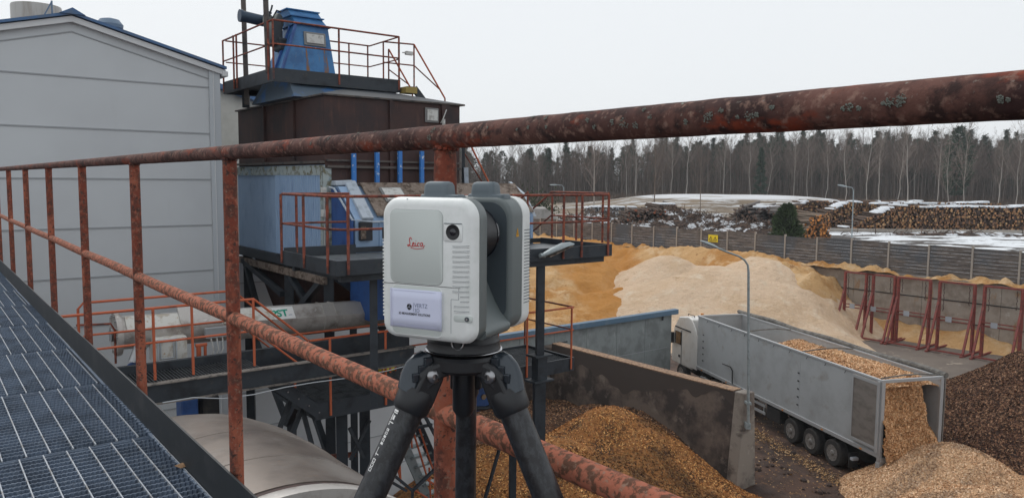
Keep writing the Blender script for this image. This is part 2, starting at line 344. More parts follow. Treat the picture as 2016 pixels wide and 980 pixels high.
class MB:
    def __init__(self):
        self.v, self.f, self.c = [], [], []

    def add(self, verts, faces, color=None):
        n = len(self.v)
        self.v.extend([tuple(p) for p in verts])
        self.f.extend([tuple(i + n for i in f) for f in faces])
        if color is not None:
            self.c.extend([color] * len(verts))
        return self

    def hexa(self, p):      # 8 points: bottom 0-3 (ccw), top 4-7
        return self.add(p, [(3, 2, 1, 0), (4, 5, 6, 7), (0, 1, 5, 4), (1, 2, 6, 5), (2, 3, 7, 6), (3, 0, 4, 7)])

    def box(self, a0, a1, b0, b1, z0, z1):      # in the plant frame
        return self.hexa([G(a0, b0, z0), G(a0, b1, z0), G(a1, b1, z0), G(a1, b0, z0),
                          G(a0, b0, z1), G(a0, b1, z1), G(a1, b1, z1), G(a1, b0, z1)])

    def obox(self, o, ux, uy, uz, x0, x1, y0, y1, z0, z1):
        o, ux, uy, uz = (np.array(k, float) for k in (o, ux, uy, uz))
        P = lambda x, y, z: o + ux * x + uy * y + uz * z
        return self.hexa([P(x0, y0, z0), P(x1, y0, z0), P(x1, y1, z0), P(x0, y1, z0),
                          P(x0, y0, z1), P(x1, y0, z1), P(x1, y1, z1), P(x0, y1, z1)])

    def bar(self, p, q, w, h=None, up=(0, 0, 1)):     # rectangular bar
        p, q = np.array(p, float), np.array(q, float)
        h = h or w
        d = q - p
        L = np.linalg.norm(d); d /= L
        up = np.array(up, float)
        if abs(np.dot(d, up)) > .98: up = np.array([1., 0.2, 0])
        s = np.cross(d, up); s /= np.linalg.norm(s)
        t = np.cross(s, d)
        return self.obox(p, s, d, t, -w / 2, w / 2, 0, L, -h / 2, h / 2)

    def path(self, pts, r, seg=10, cap=True, color=None):
        pts = [np.array(p, float) for p in pts]
        rs = r if isinstance(r, (list, tuple)) else [r] * len(pts)
        n = len(pts)
        rings = []
        prev = None
        for i in range(n):
            d = pts[min(i + 1, n - 1)] - pts[max(i - 1, 0)]
            d = d / (np.linalg.norm(d) + 1e-12)
            if prev is None:
                ref = np.array([0, 0, 1.]) if abs(d[2]) < .9 else np.array([1., 0, 0])
                s = np.cross(d, ref)
            else:
                s = prev - d * np.dot(prev, d)
            s /= np.linalg.norm(s); prev = s
            t = np.cross(d, s)
            rings.append([pts[i] + (s * cos(2 * pi * k / seg) + t * sin(2 * pi * k / seg)) * rs[i] for k in range(seg)])
        V = [p for rg in rings for p in rg]
        Fc = []
        for i in range(n - 1):
            for k in range(seg):
                k2 = (k + 1) % seg
                Fc.append((i * seg + k, i * seg + k2, (i + 1) * seg + k2, (i + 1) * seg + k))
        if cap:
            Fc.append(tuple(reversed(range(seg))))
            Fc.append(tuple((n - 1) * seg + k for k in range(seg)))
        return self.add(V, Fc, color)

    def tube(self, p, q, r, seg=10, color=None):
        return self.path([p, q], r, seg, True, color)

    def prism(self, poly, o, ux, uy, uz, t0, t1):
        """polygon in (ux, uz) extruded along uy from t0 to t1"""
        o, ux, uy, uz = (np.array(k, float) for k in (o, ux, uy, uz))
        n = len(poly)
        V = [o + ux * x + uz * z + uy * t0 for x, z in poly] + [o + ux * x + uz * z + uy * t1 for x, z in poly]
        Fc = [tuple(range(n)), tuple(reversed(range(n, 2 * n)))]
        for i in range(n):
            j = (i + 1) % n
            Fc.append((i, i + n, j + n, j))
        return self.add(V, Fc)

    def rings(self, rings, cap0=True, cap1=True):
        n = len(rings[0])
        V = [p for r in rings for p in r]
        Fc = []
        for i in range(len(rings) - 1):
            for k in range(n):
                j = (k + 1) % n
                Fc.append((i * n + k, i * n + j, (i + 1) * n + j, (i + 1) * n + k))
        if cap0: Fc.append(tuple(reversed(range(n))))
        if cap1: Fc.append(tuple((len(rings) - 1) * n + k for k in range(n)))
        return self.add(V, Fc)

    def lathe(self, prof, o, ax, seg=32, closed=False):
        """prof: (radius, along) pairs round the axis"""
        o, ax = np.array(o, float), np.array(ax, float)
        ax = ax / np.linalg.norm(ax)
        ref = np.array([0, 0, 1.]) if abs(ax[2]) < .9 else np.array([1., 0, 0])
        s = np.cross(ax, ref); s /= np.linalg.norm(s); t = np.cross(ax, s)
        R = [[o + ax * h + (s * cos(2 * pi * k / seg) + t * sin(2 * pi * k / seg)) * max(r, 1e-4) for k in range(seg)] for r, h in prof]
        if closed: return self.rings(R + [R[0]], False, False)
        return self.rings(R)

    def build(self, name, mat, parent=None, smooth=False, bevel=0, kind=None, origin=None, bseg=2, angle=35):
        me = bpy.data.meshes.new(name)
        V = np.array(self.v, float)
        inv = None
        if parent is not None:
            inv = ROOTS[parent.name].inverted()
        elif origin is not None:
            inv = Matrix.Translation(origin).inverted()
        if inv is not None:
            m = np.array(inv)
            V = V @ m[:3, :3].T + m[:3, 3]
        me.from_pydata(V.tolist(), [], self.f)
        import bmesh
        bm = bmesh.new(); bm.from_mesh(me)
        bmesh.ops.recalc_face_normals(bm, faces=bm.faces)
        bm.to_mesh(me); bm.free()
        if self.c:
            at = me.color_attributes.new('Col', 'FLOAT_COLOR', 'POINT')
            at.data.foreach_set('color', np.array([(*c, 1) for c in self.c], float).ravel())
        me.materials.append(mat)
        o = bpy.data.objects.new(name, me)
        col.objects.link(o)
        if parent is not None:
            o.parent = parent
            ROOTS[o.name] = ROOTS[parent.name]
        else:
            if origin is not None: o.location = origin
            ROOTS[o.name] = Matrix.Translation(origin) if origin is not None else Matrix.Identity(4)
        if smooth:
            me.polygons.foreach_set('use_smooth', [True] * len(me.polygons))
            me.set_sharp_from_angle(angle=radians(angle))
        if bevel:
            b = o.modifiers.new('bevel', 'BEVEL')
            b.width = bevel; b.segments = bseg; b.limit_method = 'ANGLE'
        if kind: o['kind'] = kind
        return o


def tag(o, label=None, cat=None, group=None, kind=None):
    if label: o['label'] = label
    if cat: o['category'] = cat
    if group: o['group'] = group
    if kind: o['kind'] = kind
    return o


def thing(name, label, cat, loc=(0, 0, 0), rz=0.0, group=None):
    o = bpy.data.objects.new(name, None)
    o.empty_display_size = .3
    col.objects.link(o)
    o.location = tuple(loc); o.rotation_euler = (0, 0, rz)
    ROOTS[o.name] = Matrix.Translation(tuple(loc)) @ Matrix.Rotation(rz, 4, 'Z')
    return tag(o, label, cat, group)


def copy_tree(o, parent=None):
    c = o.copy(); col.objects.link(c); c.parent = parent
    for ch in [x for x in bpy.data.objects if x.parent == o]:
        copy_tree(ch, c)
    return c


def fast_mesh(name, V, Fq, mat, parent=None, color=None, kind=None, smooth=False):
    """numpy quads / tris to one object; colour per vertex"""
    V = np.asarray(V, float); Fq = np.asarray(Fq, int)
    if parent is not None:
        m = np.array(ROOTS[parent.name].inverted()); V = V @ m[:3, :3].T + m[:3, 3]
    me = bpy.data.meshes.new(name)
    k = Fq.shape[1]
    me.vertices.add(len(V)); me.vertices.foreach_set('co', V.ravel())
    me.loops.add(Fq.size); me.loops.foreach_set('vertex_index', Fq.ravel())
    me.polygons.add(len(Fq))
    me.polygons.foreach_set('loop_start', np.arange(0, Fq.size, k))
    me.polygons.foreach_set('loop_total', np.full(len(Fq), k))
    if smooth: me.polygons.foreach_set('use_smooth', np.ones(len(Fq), bool))
    me.update(calc_edges=True); me.validate()
    if color is not None:
        at = me.color_attributes.new('Col', 'FLOAT_COLOR', 'POINT')
        cc = np.ones((len(V), 4)); cc[:, :3] = color
        at.data.foreach_set('color', cc.ravel())
    me.materials.append(mat)
    o = bpy.data.objects.new(name, me); col.objects.link(o)
    if parent is not None:
        o.parent = parent; ROOTS[o.name] = ROOTS[parent.name]
    else:
        ROOTS[o.name] = Matrix.Identity(4)
    if kind: o['kind'] = kind
    return o


def text_mesh(name, body, size, mat, o, ux, uz, parent, depth=.0004, spacing=1.0, bold=0.0, shear=0.0, sx=1.0):
    cu = bpy.data.curves.new(name, 'FONT')
    cu.body = body; cu.size = size; cu.extrude = depth; cu.space_character = spacing; cu.offset = bold; cu.shear = shear
    tmp = bpy.data.objects.new(name, cu); col.objects.link(tmp)
    dg = bpy.context.evaluated_depsgraph_get()
    me = bpy.data.meshes.new_from_object(tmp.evaluated_get(dg))
    bpy.data.objects.remove(tmp)
    ux, uz = np.array(ux, float), np.array(uz, float)
    n = np.cross(ux, uz)
    V = np.array([v.co[:] for v in me.vertices])
    W = np.array(o, float) + V[:, :1] * ux * sx + V[:, 1:2] * uz + V[:, 2:3] * n
    if parent is not None:
        m = np.array(ROOTS[parent.name].inverted()); W = W @ m[:3, :3].T + m[:3, 3]
    for v, w in zip(me.vertices, W): v.co = w
    me.materials.clear(); me.materials.append(mat)
    ob = bpy.data.objects.new(name, me); col.objects.link(ob)
    if parent is not None:
        ob.parent = parent; ROOTS[ob.name] = ROOTS[parent.name]
    return ob


# value noise in numpy for heaps and terrain
_tab = RNG.random((256, 256))


def vnoise(x, y):
    xi, yi = np.floor(x).astype(int), np.floor(y).astype(int)
    fx, fy = x - xi, y - yi
    fx, fy = fx * fx * (3 - 2 * fx), fy * fy * (3 - 2 * fy)
    g = lambda i, j: _tab[i % 256, j % 256]
    return (g(xi, yi) * (1 - fx) + g(xi + 1, yi) * fx) * (1 - fy) + (g(xi, yi + 1) * (1 - fx) + g(xi + 1, yi + 1) * fx) * fy - .5


def fbm(x, y, s, o=4):
    r, a = 0, 1.0
    for i in range(o):
        r = r + a * vnoise(x * s + 17.3 * i, y * s + 9.1 * i); a *= .5; s *= 2.03
    return r


def heap(name, label, cat, zf, x0, x1, y0, y1, n, mat, base=0.0, frame=None, parent=None, kind=None, clip=None):
    """a heap as a closed-looking surface: zf(x, y) height; cells wholly below base are dropped"""
    xs = np.linspace(x0, x1, n[0]); ys = np.linspace(y0, y1, n[1])
    X, Y = np.meshgrid(xs, ys)
    Z = zf(X, Y)
    keep = Z > base - .25
    if clip is not None: keep &= clip(X, Y)
    Z = np.maximum(Z, base - .3)
    V = np.stack([X, Y, Z], -1).reshape(-1, 3)
    if frame is not None:
        V = C0[None] + AX[None] * V[:, :1] + BX[None] * V[:, 1:2] + UP[None] * V[:, 2:3]
    idx = np.arange(n[0] * n[1]).reshape(n[1], n[0])
    q = np.stack([idx[:-1, :-1], idx[:-1, 1:], idx[1:, 1:], idx[1:, :-1]], -1)
    kk = keep[:-1, :-1] | keep[:-1, 1:] | keep[1:, 1:] | keep[1:, :-1]
    if clip is not None: kk = keep[:-1, :-1] & keep[:-1, 1:] & keep[1:, 1:] & keep[1:, :-1]
    q = q[kk]
    used = np.unique(q); rem = np.zeros(len(V), int); rem[used] = np.arange(len(used))
    q = rem[q]; V = V[used]
    o = fast_mesh(name, V, q, mat, parent, smooth=True, kind=kind)
    if label: tag(o, label, cat)
    return o


def scatter_chips(name, zf, x0, x1, y0, y1, n, size, cols, parent, base=0.0, density=None, frame=False, asp=2.2, clip=None, dark=None):
    """loose chips lying on a heap: one merged mesh"""
    x = RNG.uniform(x0, x1, n); y = RNG.uniform(y0, y1, n)
    if density is not None:
        k = RNG.random(n) < density(x, y); x, y = x[k], y[k]
    z = zf(x, y)
    k = z > base + .01
    if clip is not None: k &= clip(x, y)
    x, y, z = x[k], y[k], z[k]
    n = len(x)
    e = .05
    nx = -(zf(x + e, y) - zf(x - e, y)) / (2 * e); ny = -(zf(x, y + e) - zf(x, y - e)) / (2 * e)
    nrm = np.stack([nx, ny, np.ones(n)], -1); nrm /= np.linalg.norm(nrm, axis=1)[:, None]
    nrm += RNG.normal(0, .45, (n, 3)); nrm /= np.linalg.norm(nrm, axis=1)[:, None]
    t = np.cross(nrm, RNG.normal(0, 1, (n, 3))); t /= np.linalg.norm(t, axis=1)[:, None]
    s = np.cross(nrm, t)
    ln = size * RNG.uniform(.5, 1.4, n)[:, None]
    wd = ln / asp * RNG.uniform(.6, 1.4, n)[:, None]
    P = np.stack([x, y, z + size * .22], -1)
    V = np.stack([P - t * ln / 2 - s * wd / 2, P + t * ln / 2 - s * wd / 2, P + t * ln / 2 + s * wd / 2, P - t * ln / 2 + s * wd / 2], 1).reshape(-1, 3)
    if frame: V = C0[None] + AX[None] * V[:, :1] + BX[None] * V[:, 1:2] + UP[None] * V[:, 2:3]
    q = np.arange(4 * n).reshape(-1, 4)
    cols = np.array(cols); c = cols[RNG.integers(0, len(cols), n)] * RNG.uniform(.7, 1.25, n)[:, None]
    if dark is not None: c = c * (1 - dark(x, y)[:, None] * np.array([.62, .60, .52])[None])
    return fast_mesh(name, V, q, m_chip, parent, np.repeat(c, 4, 0), kind='stuff')

# ================================================================== GROUND
m_mud, m_snowground = mud_mat(), snowground_mat()
g = MB(); g.add([(-500, -80, 0), (850, -80, 0), (850, 1050, 0), (-500, 1050, 0)], [(0, 1, 2, 3)])
tag(g.build('yard_ground', m_mud), kind='structure')

HUMP = lambda x, y: 3.5 / (1 + (np.abs((x - 56) / 30)) ** 5) / (1 + (np.abs((y - 198) / 26)) ** 4)


def plateau_z(x, y):
    return 4.2 + HUMP(x, y) + .12 * fbm(x, y, .12, 3) + 2.0 * np.clip((y - 230) / 250, 0, 1)


av = np.concatenate([np.linspace(-260, -20, 25), np.linspace(-16, 150, 110), np.linspace(158, 640, 30)])
bv = np.concatenate([np.linspace(50.12, 200, 100), np.linspace(205, 640, 30)])
AA, BB = np.meshgrid(av, bv)
XX = C0[0] + AX[0] * AA + BX[0] * BB; YY = C0[1] + AX[1] * AA + BX[1] * BB
ZZ = plateau_z(XX, YY)
ZZ[0] = 4.15
idx = np.arange(AA.size).reshape(AA.shape)
q = np.stack([idx[:-1, :-1], idx[:-1, 1:], idx[1:, 1:], idx[1:, :-1]], -1).reshape(-1, 4)
fast_mesh('raised_ground', np.stack([XX, YY, ZZ], -1).reshape(-1, 3), q, m_snowground, smooth=True, kind='structure')

hz = MB(); hz.obox((0, 0, 0), (1, 0, 0), (0, 1, 0), (0, 0, 1), -520, 870, -100, 1070, -1, 45)
m_haze = bpy.data.materials.new('thin_damp_air'); m_haze.use_nodes = True
_n = m_haze.node_tree.nodes; _n.clear()
_o = _n.new('ShaderNodeOutputMaterial'); _v = _n.new('ShaderNodeVolumePrincipled')
_v.inputs['Color'].default_value = (.86, .90, .94, 1); _v.inputs['Density'].default_value = HAZE
m_haze.node_tree.links.new(_v.outputs[0], _o.inputs['Volume'])
tag(hz.build('haze', m_haze), kind='stuff')

# concrete slab behind the lorry
m_slab = M('worn_concrete_slab', (0.15, 0.122, 0.10), .8, 0, [((0.12, 0.095, 0.08), .5, .42, .6), ((0.30, 0.25, 0.2), 1.3, .60, .68)], bump=.3, bscale=6, bdist=.02)
s_ = MB(); s_.box(-2, 20, 30.5, 48.9, 0.0, .012)
tag(s_.build('concrete_apron', m_slab), kind='structure')

# ================================================================== RETAINING WALL, FENCE, SIGN
rw = thing('retaining_wall', 'pale stained concrete retaining wall below the board fence at the far side of the yard', 'wall', G(20, 49.8, 0), TH)
w = MB()
for k in range(-6, 15):
    w.box(k * 5 - 10 + .01, k * 5 - 5, 49.3, 50.1, 0, 4.22)
w.build('wall_panel', m_retwall, rw, bevel=.03)
w = MB(); w.box(-40, 65, 49.26, 49.3, 1.42, 1.48); w.box(-40, 65, 49.26, 49.3, 2.86, 2.92)
w.build('joint_line', m_dark, rw)
w = MB(); w.box(-40, 65, 49.2, 50.12, 4.22, 4.3); w.build('coping', m_concrete, rw)
drift = lambda x, y: 4.3 + .62 * np.exp(-((y - 49.5) / .55) ** 2) * np.clip(.35 + 1.5 * fbm(x, y, .8) + .5 * fbm(x, y, 3, 3), 0, 1.2) - .05
sd = heap('sawdust_drift', 'ragged line of orange sawdust lodged on the coping of the retaining wall', 'sawdust', drift, -12, 60, 48.9, 50.15, (300, 10), m_sawyellow, base=4.3, frame=True, kind='stuff')

fence = thing('board_fence', 'long weathered grey fence of horizontal boards between slim concrete posts', 'fence', G(20, 50, 4.2), TH)
FA = [4.28 + 2.84 * k for k in range(-3, 22)]
for i, a in enumerate(FA):
    z1 = 6.5 + .06 * sin(i * 2.1)
    p = MB(); p.box(a - .06, a + .06, 49.86, 50.04, 4.3, z1 + .10)
    p.build('fence_post', m_fencepost, fence, bevel=.01)
    if i < len(FA) - 1:
        p = MB()
        nb = 9
        for k in range(nb):
            zz0 = 4.32 + k * (z1 - 4.32) / nb
            o_ = random.uniform(-.012, .012)
            p.box(a + .062, a + 2.84 - .062, 49.93 + o_, 49.975 + o_, zz0 + .006, zz0 + (z1 - 4.32) / nb - .004 + (random.uniform(-.03, .05) if k == nb - 1 else 0))
        p.build('board_panel', m_fencepanel, fence)

sg = thing('warning_sign', 'yellow sign with two black warning triangles hung on the board fence', 'sign', G(28.5, 49.85, 5.5), TH)
p = MB(); p.box(27.95, 29.0, 49.83, 49.85, 5.5, 6.14); p.build('sign_plate', m_yellow, sg, bevel=.004)
for a0 in (28.72, 28.24):
    p = MB()
    T = [G(a0 + .17, 49.82, 5.68), G(a0 - .17, 49.82, 5.68), G(a0, 49.82, 5.98)]
    for i in range(3): p.tube(T[i], T[(i + 1) % 3], .016, 6)
    p.tube(G(a0, 49.82, 5.73), G(a0, 49.82, 5.75), .016, 6); p.tube(G(a0, 49.82, 5.78), G(a0, 49.82, 5.89), .014, 6)
    p.build('warning_triangle', m_print, sg)
p = MB(); p.box(28.1, 28.85, 49.82, 49.828, 5.57, 5.60); p.build('text_line', m_print, sg)

# ================================================================== BUNKER WALL AND SHED
bw = thing('bunker_wall', 'tall brown stained concrete wall running away between the chip heap and the lorry', 'wall', G(6, 16.2, 0), TH)
w = MB()
w.prism([(15.86, 0), (16.72, 0), (16.55, 3.42), (16.12, 3.42)], C0, BX, AX, UP, 1.6, 11.5)
w.build('wall_body', m_darkwall, bw)
w = MB()
w.prism([(15.72, 0), (16.86, 0), (16.62, 3.46), (16.08, 3.46)], C0, BX, AX, UP, 1.15, 1.598)
w.build('wall_end', m_concrete, bw, bevel=.03)
w = MB(); w.box(1.7, 11.5, 16.10, 16.60, 3.422, 3.47); w.build('wall_rim', m_woodchiprim, bw, bevel=.02)
# damp stain below the rim: an uneven skin on the wall face
n = 120
aa = np.linspace(1.62, 11.48, n)
dep = np.clip(.55 + .9 * fbm(aa, aa * 0, .55, 4) + .07 * (aa - 1.6), .12, 1.6)
w = MB()
V = []
for a_, d_ in zip(aa, dep):
    for zz in (3.40, 3.42 - d_):
        bb = 16.12 - (3.42 - zz) / 3.42 * .26 - .006
        V.append(G(a_, bb, zz))
w.add(V, [(2 * i, 2 * i + 2, 2 * i + 3, 2 * i + 1) for i in range(n - 1)])
w.build('damp_stain', m_wetband, bw)
cw = MB(); cw.box(11.5, 11.95, 2.2, 16.6, 0, 3.3)
tag(cw.build('back_wall', m_darkwall, None, origin=tuple(G(11.7, 9, 0)), bevel=.03), 'dark concrete cross wall closing the chip bunker behind the low platform', 'wall')

shed = thing('concrete_shed', 'low grey concrete shed with a blue sheet roof edge, left of the lorry cab', 'shed', G(13, 18, 0), TH)
w = MB()
for k in range(8):
    w.prism([(12.1, 0), (17.5, 0), (17.5, 2.1), (12.1, 3.86)], C0, AX, BX, UP, 8.5 + k * 2.07 + .012, 8.5 + (k + 1) * 2.07)
w.build('shed_wall', m_shed, shed, bevel=.015)
w = MB(); w.box(12.095, 12.1, 8.5, 24.74, 2.05, 2.09); w.build('wall_joint', m_seam, shed)
w = MB(); w.prism([(11.85, 3.82), (11.85, 4.08), (12.1, 4.10), (17.9, 2.1), (17.9, 1.95), (12.1, 3.87)], C0, AX, BX, UP, 8.0, 25.32); w.build('roof', m_shedcap, shed, bevel=.02)
w = MB(); w.tube(G(12.0, 10, 3.05), G(12.0, 17.5, 3.28), .035, 8)
for b_ in (11, 13, 15, 17): w.box(11.98, 12.1, b_ - .03, b_ + .03, 2.95 + (b_ - 10) * .03, 3.1 + (b_ - 10) * .03)
w.tube(G(11.98, 24.2, 3.6), G(11.98, 24.2, 3.85), .05, 8)
w.build('wall_pipe', m_black, shed)

# ================================================================== HEAPS
def cone(x, y, cx, cy, h, slope, ex=1.0, ang=0.0, soft=.5):
    dx, dy = x - cx, y - cy
    u_ = dx * cos(ang) + dy * sin(ang); v_ = -dx * sin(ang) + dy * cos(ang)
    d = np.sqrt((u_ / ex) ** 2 + v_ ** 2 + soft ** 2) - soft
    return h - slope * d


def orange_z(x, y):
    z = cone(x, y, 3.65, 26.5, 3.0, .84, 1.1, radians(120), .7)
    z = np.maximum(z, cone(x, y, 1.0, 24.6, 2.3, .60, 1.5, radians(10), 1.5))
    return z + .30 * fbm(x, y, .45, 5)


def darkbed_z(x, y):
    z = .25 + 0 * x
    z = np.maximum(z, cone(x, y, .2, 30.5, 1.45, .34, 1.6, radians(30), 2.0))
    z = np.maximum(z, cone(x, y, 4.1, 29.9, 1.85, .42, 1.3, radians(120), .8))
    z = np.maximum(z, cone(x, y, -3.0, 27.5, 1.5, .30, 1.3, 0, 1.5))
    return z - .8 * np.clip(3.2 - ab_of(x, y)[0], 0, 1) * (ab_of(x, y)[1] > 13.5) + .30 * fbm(x + 40, y, .5, 5)


in_bunker = lambda x, y: (ab_of(x, y)[1] < 16.05)
in_b2 = lambda x, y: (ab_of(x, y)[1] < 16.05) & (ab_of(x, y)[0] < 11.55) & (ab_of(x, y)[0] > -6)
op = heap('chip_heap', 'conical heap of orange-brown wood chips in front of the bunker wall', 'wood chips', orange_z, -9, 12, 15, 33, (210, 180), m_chippile, base=0, clip=in_b2)
scatter_chips('loose_chips', orange_z, -3, 10, 18, 32, 130000, .06, [(.50, .225, .078), (.66, .36, .14), (.33, .135, .05), (.16, .075, .038), (.43, .20, .068)], op, clip=in_b2,
              density=lambda x, y: np.clip(.8 + 1.3 * fbm(x, y, .9, 3), .3, 1), dark=lambda x, y: np.clip((fbm(x + 3, y + 8, .75, 5) - .02) * 6, 0, 1))
db = heap('dark_chip_heap', 'dark brown heap of old damp chips against the bunker wall, behind the orange heap', 'wood chips', darkbed_z, -12, 14, 14, 38, (200, 180), m_darkchip, base=0, clip=in_b2)
scatter_chips('loose_chips', darkbed_z, -8, 12, 18, 36, 120000, .06, [(.16, .08, .048), (.085, .05, .036), (.28, .145, .075), (.05, .032, .024), (.38, .22, .12)], db, clip=in_b2)


def fresh_z(x, y):
    z = cone(x, y, 15.1, 25.3, 2.05, .74, 1.0, 0, .9)
    z = np.maximum(z, cone(x, y, 16.8, 23.6, 1.5, .62, 1.5, radians(-20), 1.0))
    z = np.maximum(z, cone(x, y, 14.6, 22.6, 1.6, .62, 1.2, 0, 1.2))
    return z + .12 * fbm(x, y, .9, 4)


fp = heap('fresh_chip_heap', 'heap of pale fresh shavings tipped out behind the lorry, nearest to the camera', 'wood chips', fresh_z, 9, 24, 16, 30, (200, 180), m_freshchip)
scatter_chips('loose_chips', fresh_z, 10, 22, 18, 29, 150000, .055, [(.74, .49, .30), (.84, .61, .41), (.58, .35, .20), (.40, .22, .12), (.68, .44, .26)], fp, dark=lambda x, y: .55 * np.clip((fbm(x + 9, y, 1.1, 4) - .12) * 5, 0, 1))


def bark_z(x, y):
    z = cone(x, y, 23.0, 28.6, 5.2, .80, 1.15, radians(25), 1.0)
    z = np.maximum(z, cone(x, y, 26.5, 30.0, 5.6, .7, 1.4, 0, 1.5))
    return z + .40 * fbm(x, y, .4, 5)


bk = heap('bark_heap', 'big dark brown bark heap to the right of the lorry', 'bark', bark_z, 13, 40, 19, 44, (230, 210), m_barkpile)
scatter_chips('loose_bark', bark_z, 14, 26, 22, 36, 120000, .085, [(.14, .07, .046), (.07, .04, .03), (.21, .11, .068), (.045, .03, .025), (.31, .18, .11)], bk, asp=2.6)


def light_z(x, y):
    a_, b_ = ab_of(x, y)
    cut = .25 * np.clip(16.0 - a_, 0, 7) * np.clip((b_ - 42.0) / 2.5, 0, 1)
    z = cone(x, y, 12.3, 60.2, 5.0, .74, 1.0, 0, 2.2)
    z = np.maximum(z, cone(x, y, 19.3, 59.8, 5.1, .74, 1.0, 0, 2.4))
    z = np.maximum(z, cone(x, y, 16.0, 58.8, 4.35, .50, 1.5, 0, 3.0))
    z = np.maximum(z, cone(x, y, 11.6, 56.0, 3.2, .70, 1.0, 0, 2.2))
    z = np.maximum(z, cone(x, y, 10.6, 57.5, 2.6, .85, 1.0, 0, 1.0))
    z = np.maximum(z, cone(x, y, 17.6, 54.2, 2.6, .62, 1.5, 0, 2.2))
    return z - cut + .42 * fbm(x, y, .16, 5) - .22 * np.abs(fbm(x, y, .45, 4)) + .07 * fbm(x, y, 1.6, 3)


def yellow_z(x, y):
    a, b = ab_of(x, y)
    cr = 4.85 + .35 * np.sin(a * .33) + .8 * fbm(a, a * 0 + 3, .12, 3)
    cr = cr - np.clip(20 - a, 0, 20) * .12 - np.clip(16.5 - a, 0, 5) * 1.0
    z = cr - .72 * np.clip(np.abs(b - 46.9) - .8, 0, 50) + .25
    z = np.where(b > 46.9, cr - .10 * np.clip(b - 46.9, 0, 20), z)
    z2 = cone(x, y, 0.2, 67, 6.0, .52, 1.35, radians(128), 3.5)
    z4 = cone(x, y, -6, 72, 6.4, .5, 1.6, radians(128), 3.0)
    z = np.maximum(z, np.maximum(z2, z4))
    gully = .5 * np.exp(-((x - 5.2) / 2.2) ** 2) * np.clip(1 - np.abs(y - 62) / 9, 0, 1)
    return z - gully + .8 * fbm(x, y, .16, 5) - .35 * np.abs(fbm(x, y, .5, 4)) * 1.8 + .30 * fbm(x, y, 1.0, 4)


before_fence = lambda x, y: (ab_of(x, y)[1] < 49.85) & (ab_of(x, y)[0] > 13)
heap('yellow_sawdust_heap', 'long orange-yellow sawdust bank heaped against the board fence', 'sawdust', yellow_z, -26, 32, 45, 104, (260, 260), m_sawyellow, clip=before_fence)
light_ok = lambda x, y: (ab_of(x, y)[1] < 49.2)
heap('pale_sawdust_heap', 'large smooth pale sawdust heap with two crests, behind the lorry', 'sawdust', light_z, 3, 34, 45, 70, (240, 200), m_sawlight, clip=light_ok)

# low orange bank left along the foot of the retaining wall
def foot_z(x, y):
    a, b = x, y
    return .8 * np.exp(-((b - 49.3) / 1.3) ** 2) * np.clip(.8 + fbm(a, b, .3, 4) * 1.3, 0, 2) * np.clip((a + 4) / 3, 0, 1) - .05
heap('spilled_sawdust', 'strip of orange sawdust spilled along the foot of the retaining wall', 'sawdust', foot_z, -6, 16, 46, 49.29, (160, 40), m_sawyellow, frame=True, kind='stuff')

# chips trodden along the wheel track
tk = lambda x, y: .035 + .05 * fbm(x, y, 1.5, 3)
T0 = np.array([12.933, 26.283, 0.0]); PHI = radians(14.5)
UX = np.array([-sin(PHI), cos(PHI), 0.]); VX = np.array([cos(PHI), sin(PHI), 0.])
def track_density(x, y):
    dx, dy = x - T0[0], y - T0[1]
    u_ = dx * UX[0] + dy * UX[1]; v_ = dx * VX[0] + dy * VX[1]
    return np.clip(np.exp(-((v_ + .75) / .28) ** 2) * (u_ > -1) * (u_ < 8) * (.9 + fbm(x, y, 1.2, 3)) + .05 + .5 * np.clip(fbm(x + 5, y, .6, 4) - .25, 0, 1), 0, 1)
out_bunker = lambda x, y: (ab_of(x, y)[1] > 16.8)
scatter = scatter_chips('trodden_chips', tk, 6, 16, 22, 40, 90000, .06, [(.45, .27, .13), (.30, .17, .08), (.12, .075, .055), (.55, .38, .22)], None, density=track_density, clip=out_bunker)
# clods of mud
cl = MB()
for k in range(120):
    x, y = random.uniform(7.5, 13), random.uniform(24, 34)
    if ab_of(x, y)[1] < 17.2 or x > T0[0] + (y - T0[1]) * -.26 - .5: continue
    r = random.uniform(.04, .2) * (1.0 if random.random() < .25 else .5)
    pts = [(x + r * random.uniform(.7, 1.2) * cos(t) * cos(e_), y + r * random.uniform(.7, 1.2) * sin(t) * cos(e_), r * .7 * sin(e_) + .02) for e_ in (-.3, .5, 1.1) for t in np.linspace(0, 2 * pi, 7)[:-1]]
    V = pts + [(x, y, r * .8)]
    Fc = [(i, (i + 1) % 6, 6 + (i + 1) % 6, 6 + i) for i in range(6)] + [(6 + i, 6 + (i + 1) % 6, 12 + (i + 1) % 6, 12 + i) for i in range(6)] + [(12 + i, 12 + (i + 1) % 6, 18) for i in range(6)]
    cl.add(V, Fc)
m_clod = M('mud_clod', (0.045, 0.03, 0.026), .9, 0, [((.16, .09, .05), 6, .56, .66)], bump=.6, bscale=30, bdist=.02)
tag(cl.build('mud_clods', m_clod, None, smooth=True), kind='stuff')

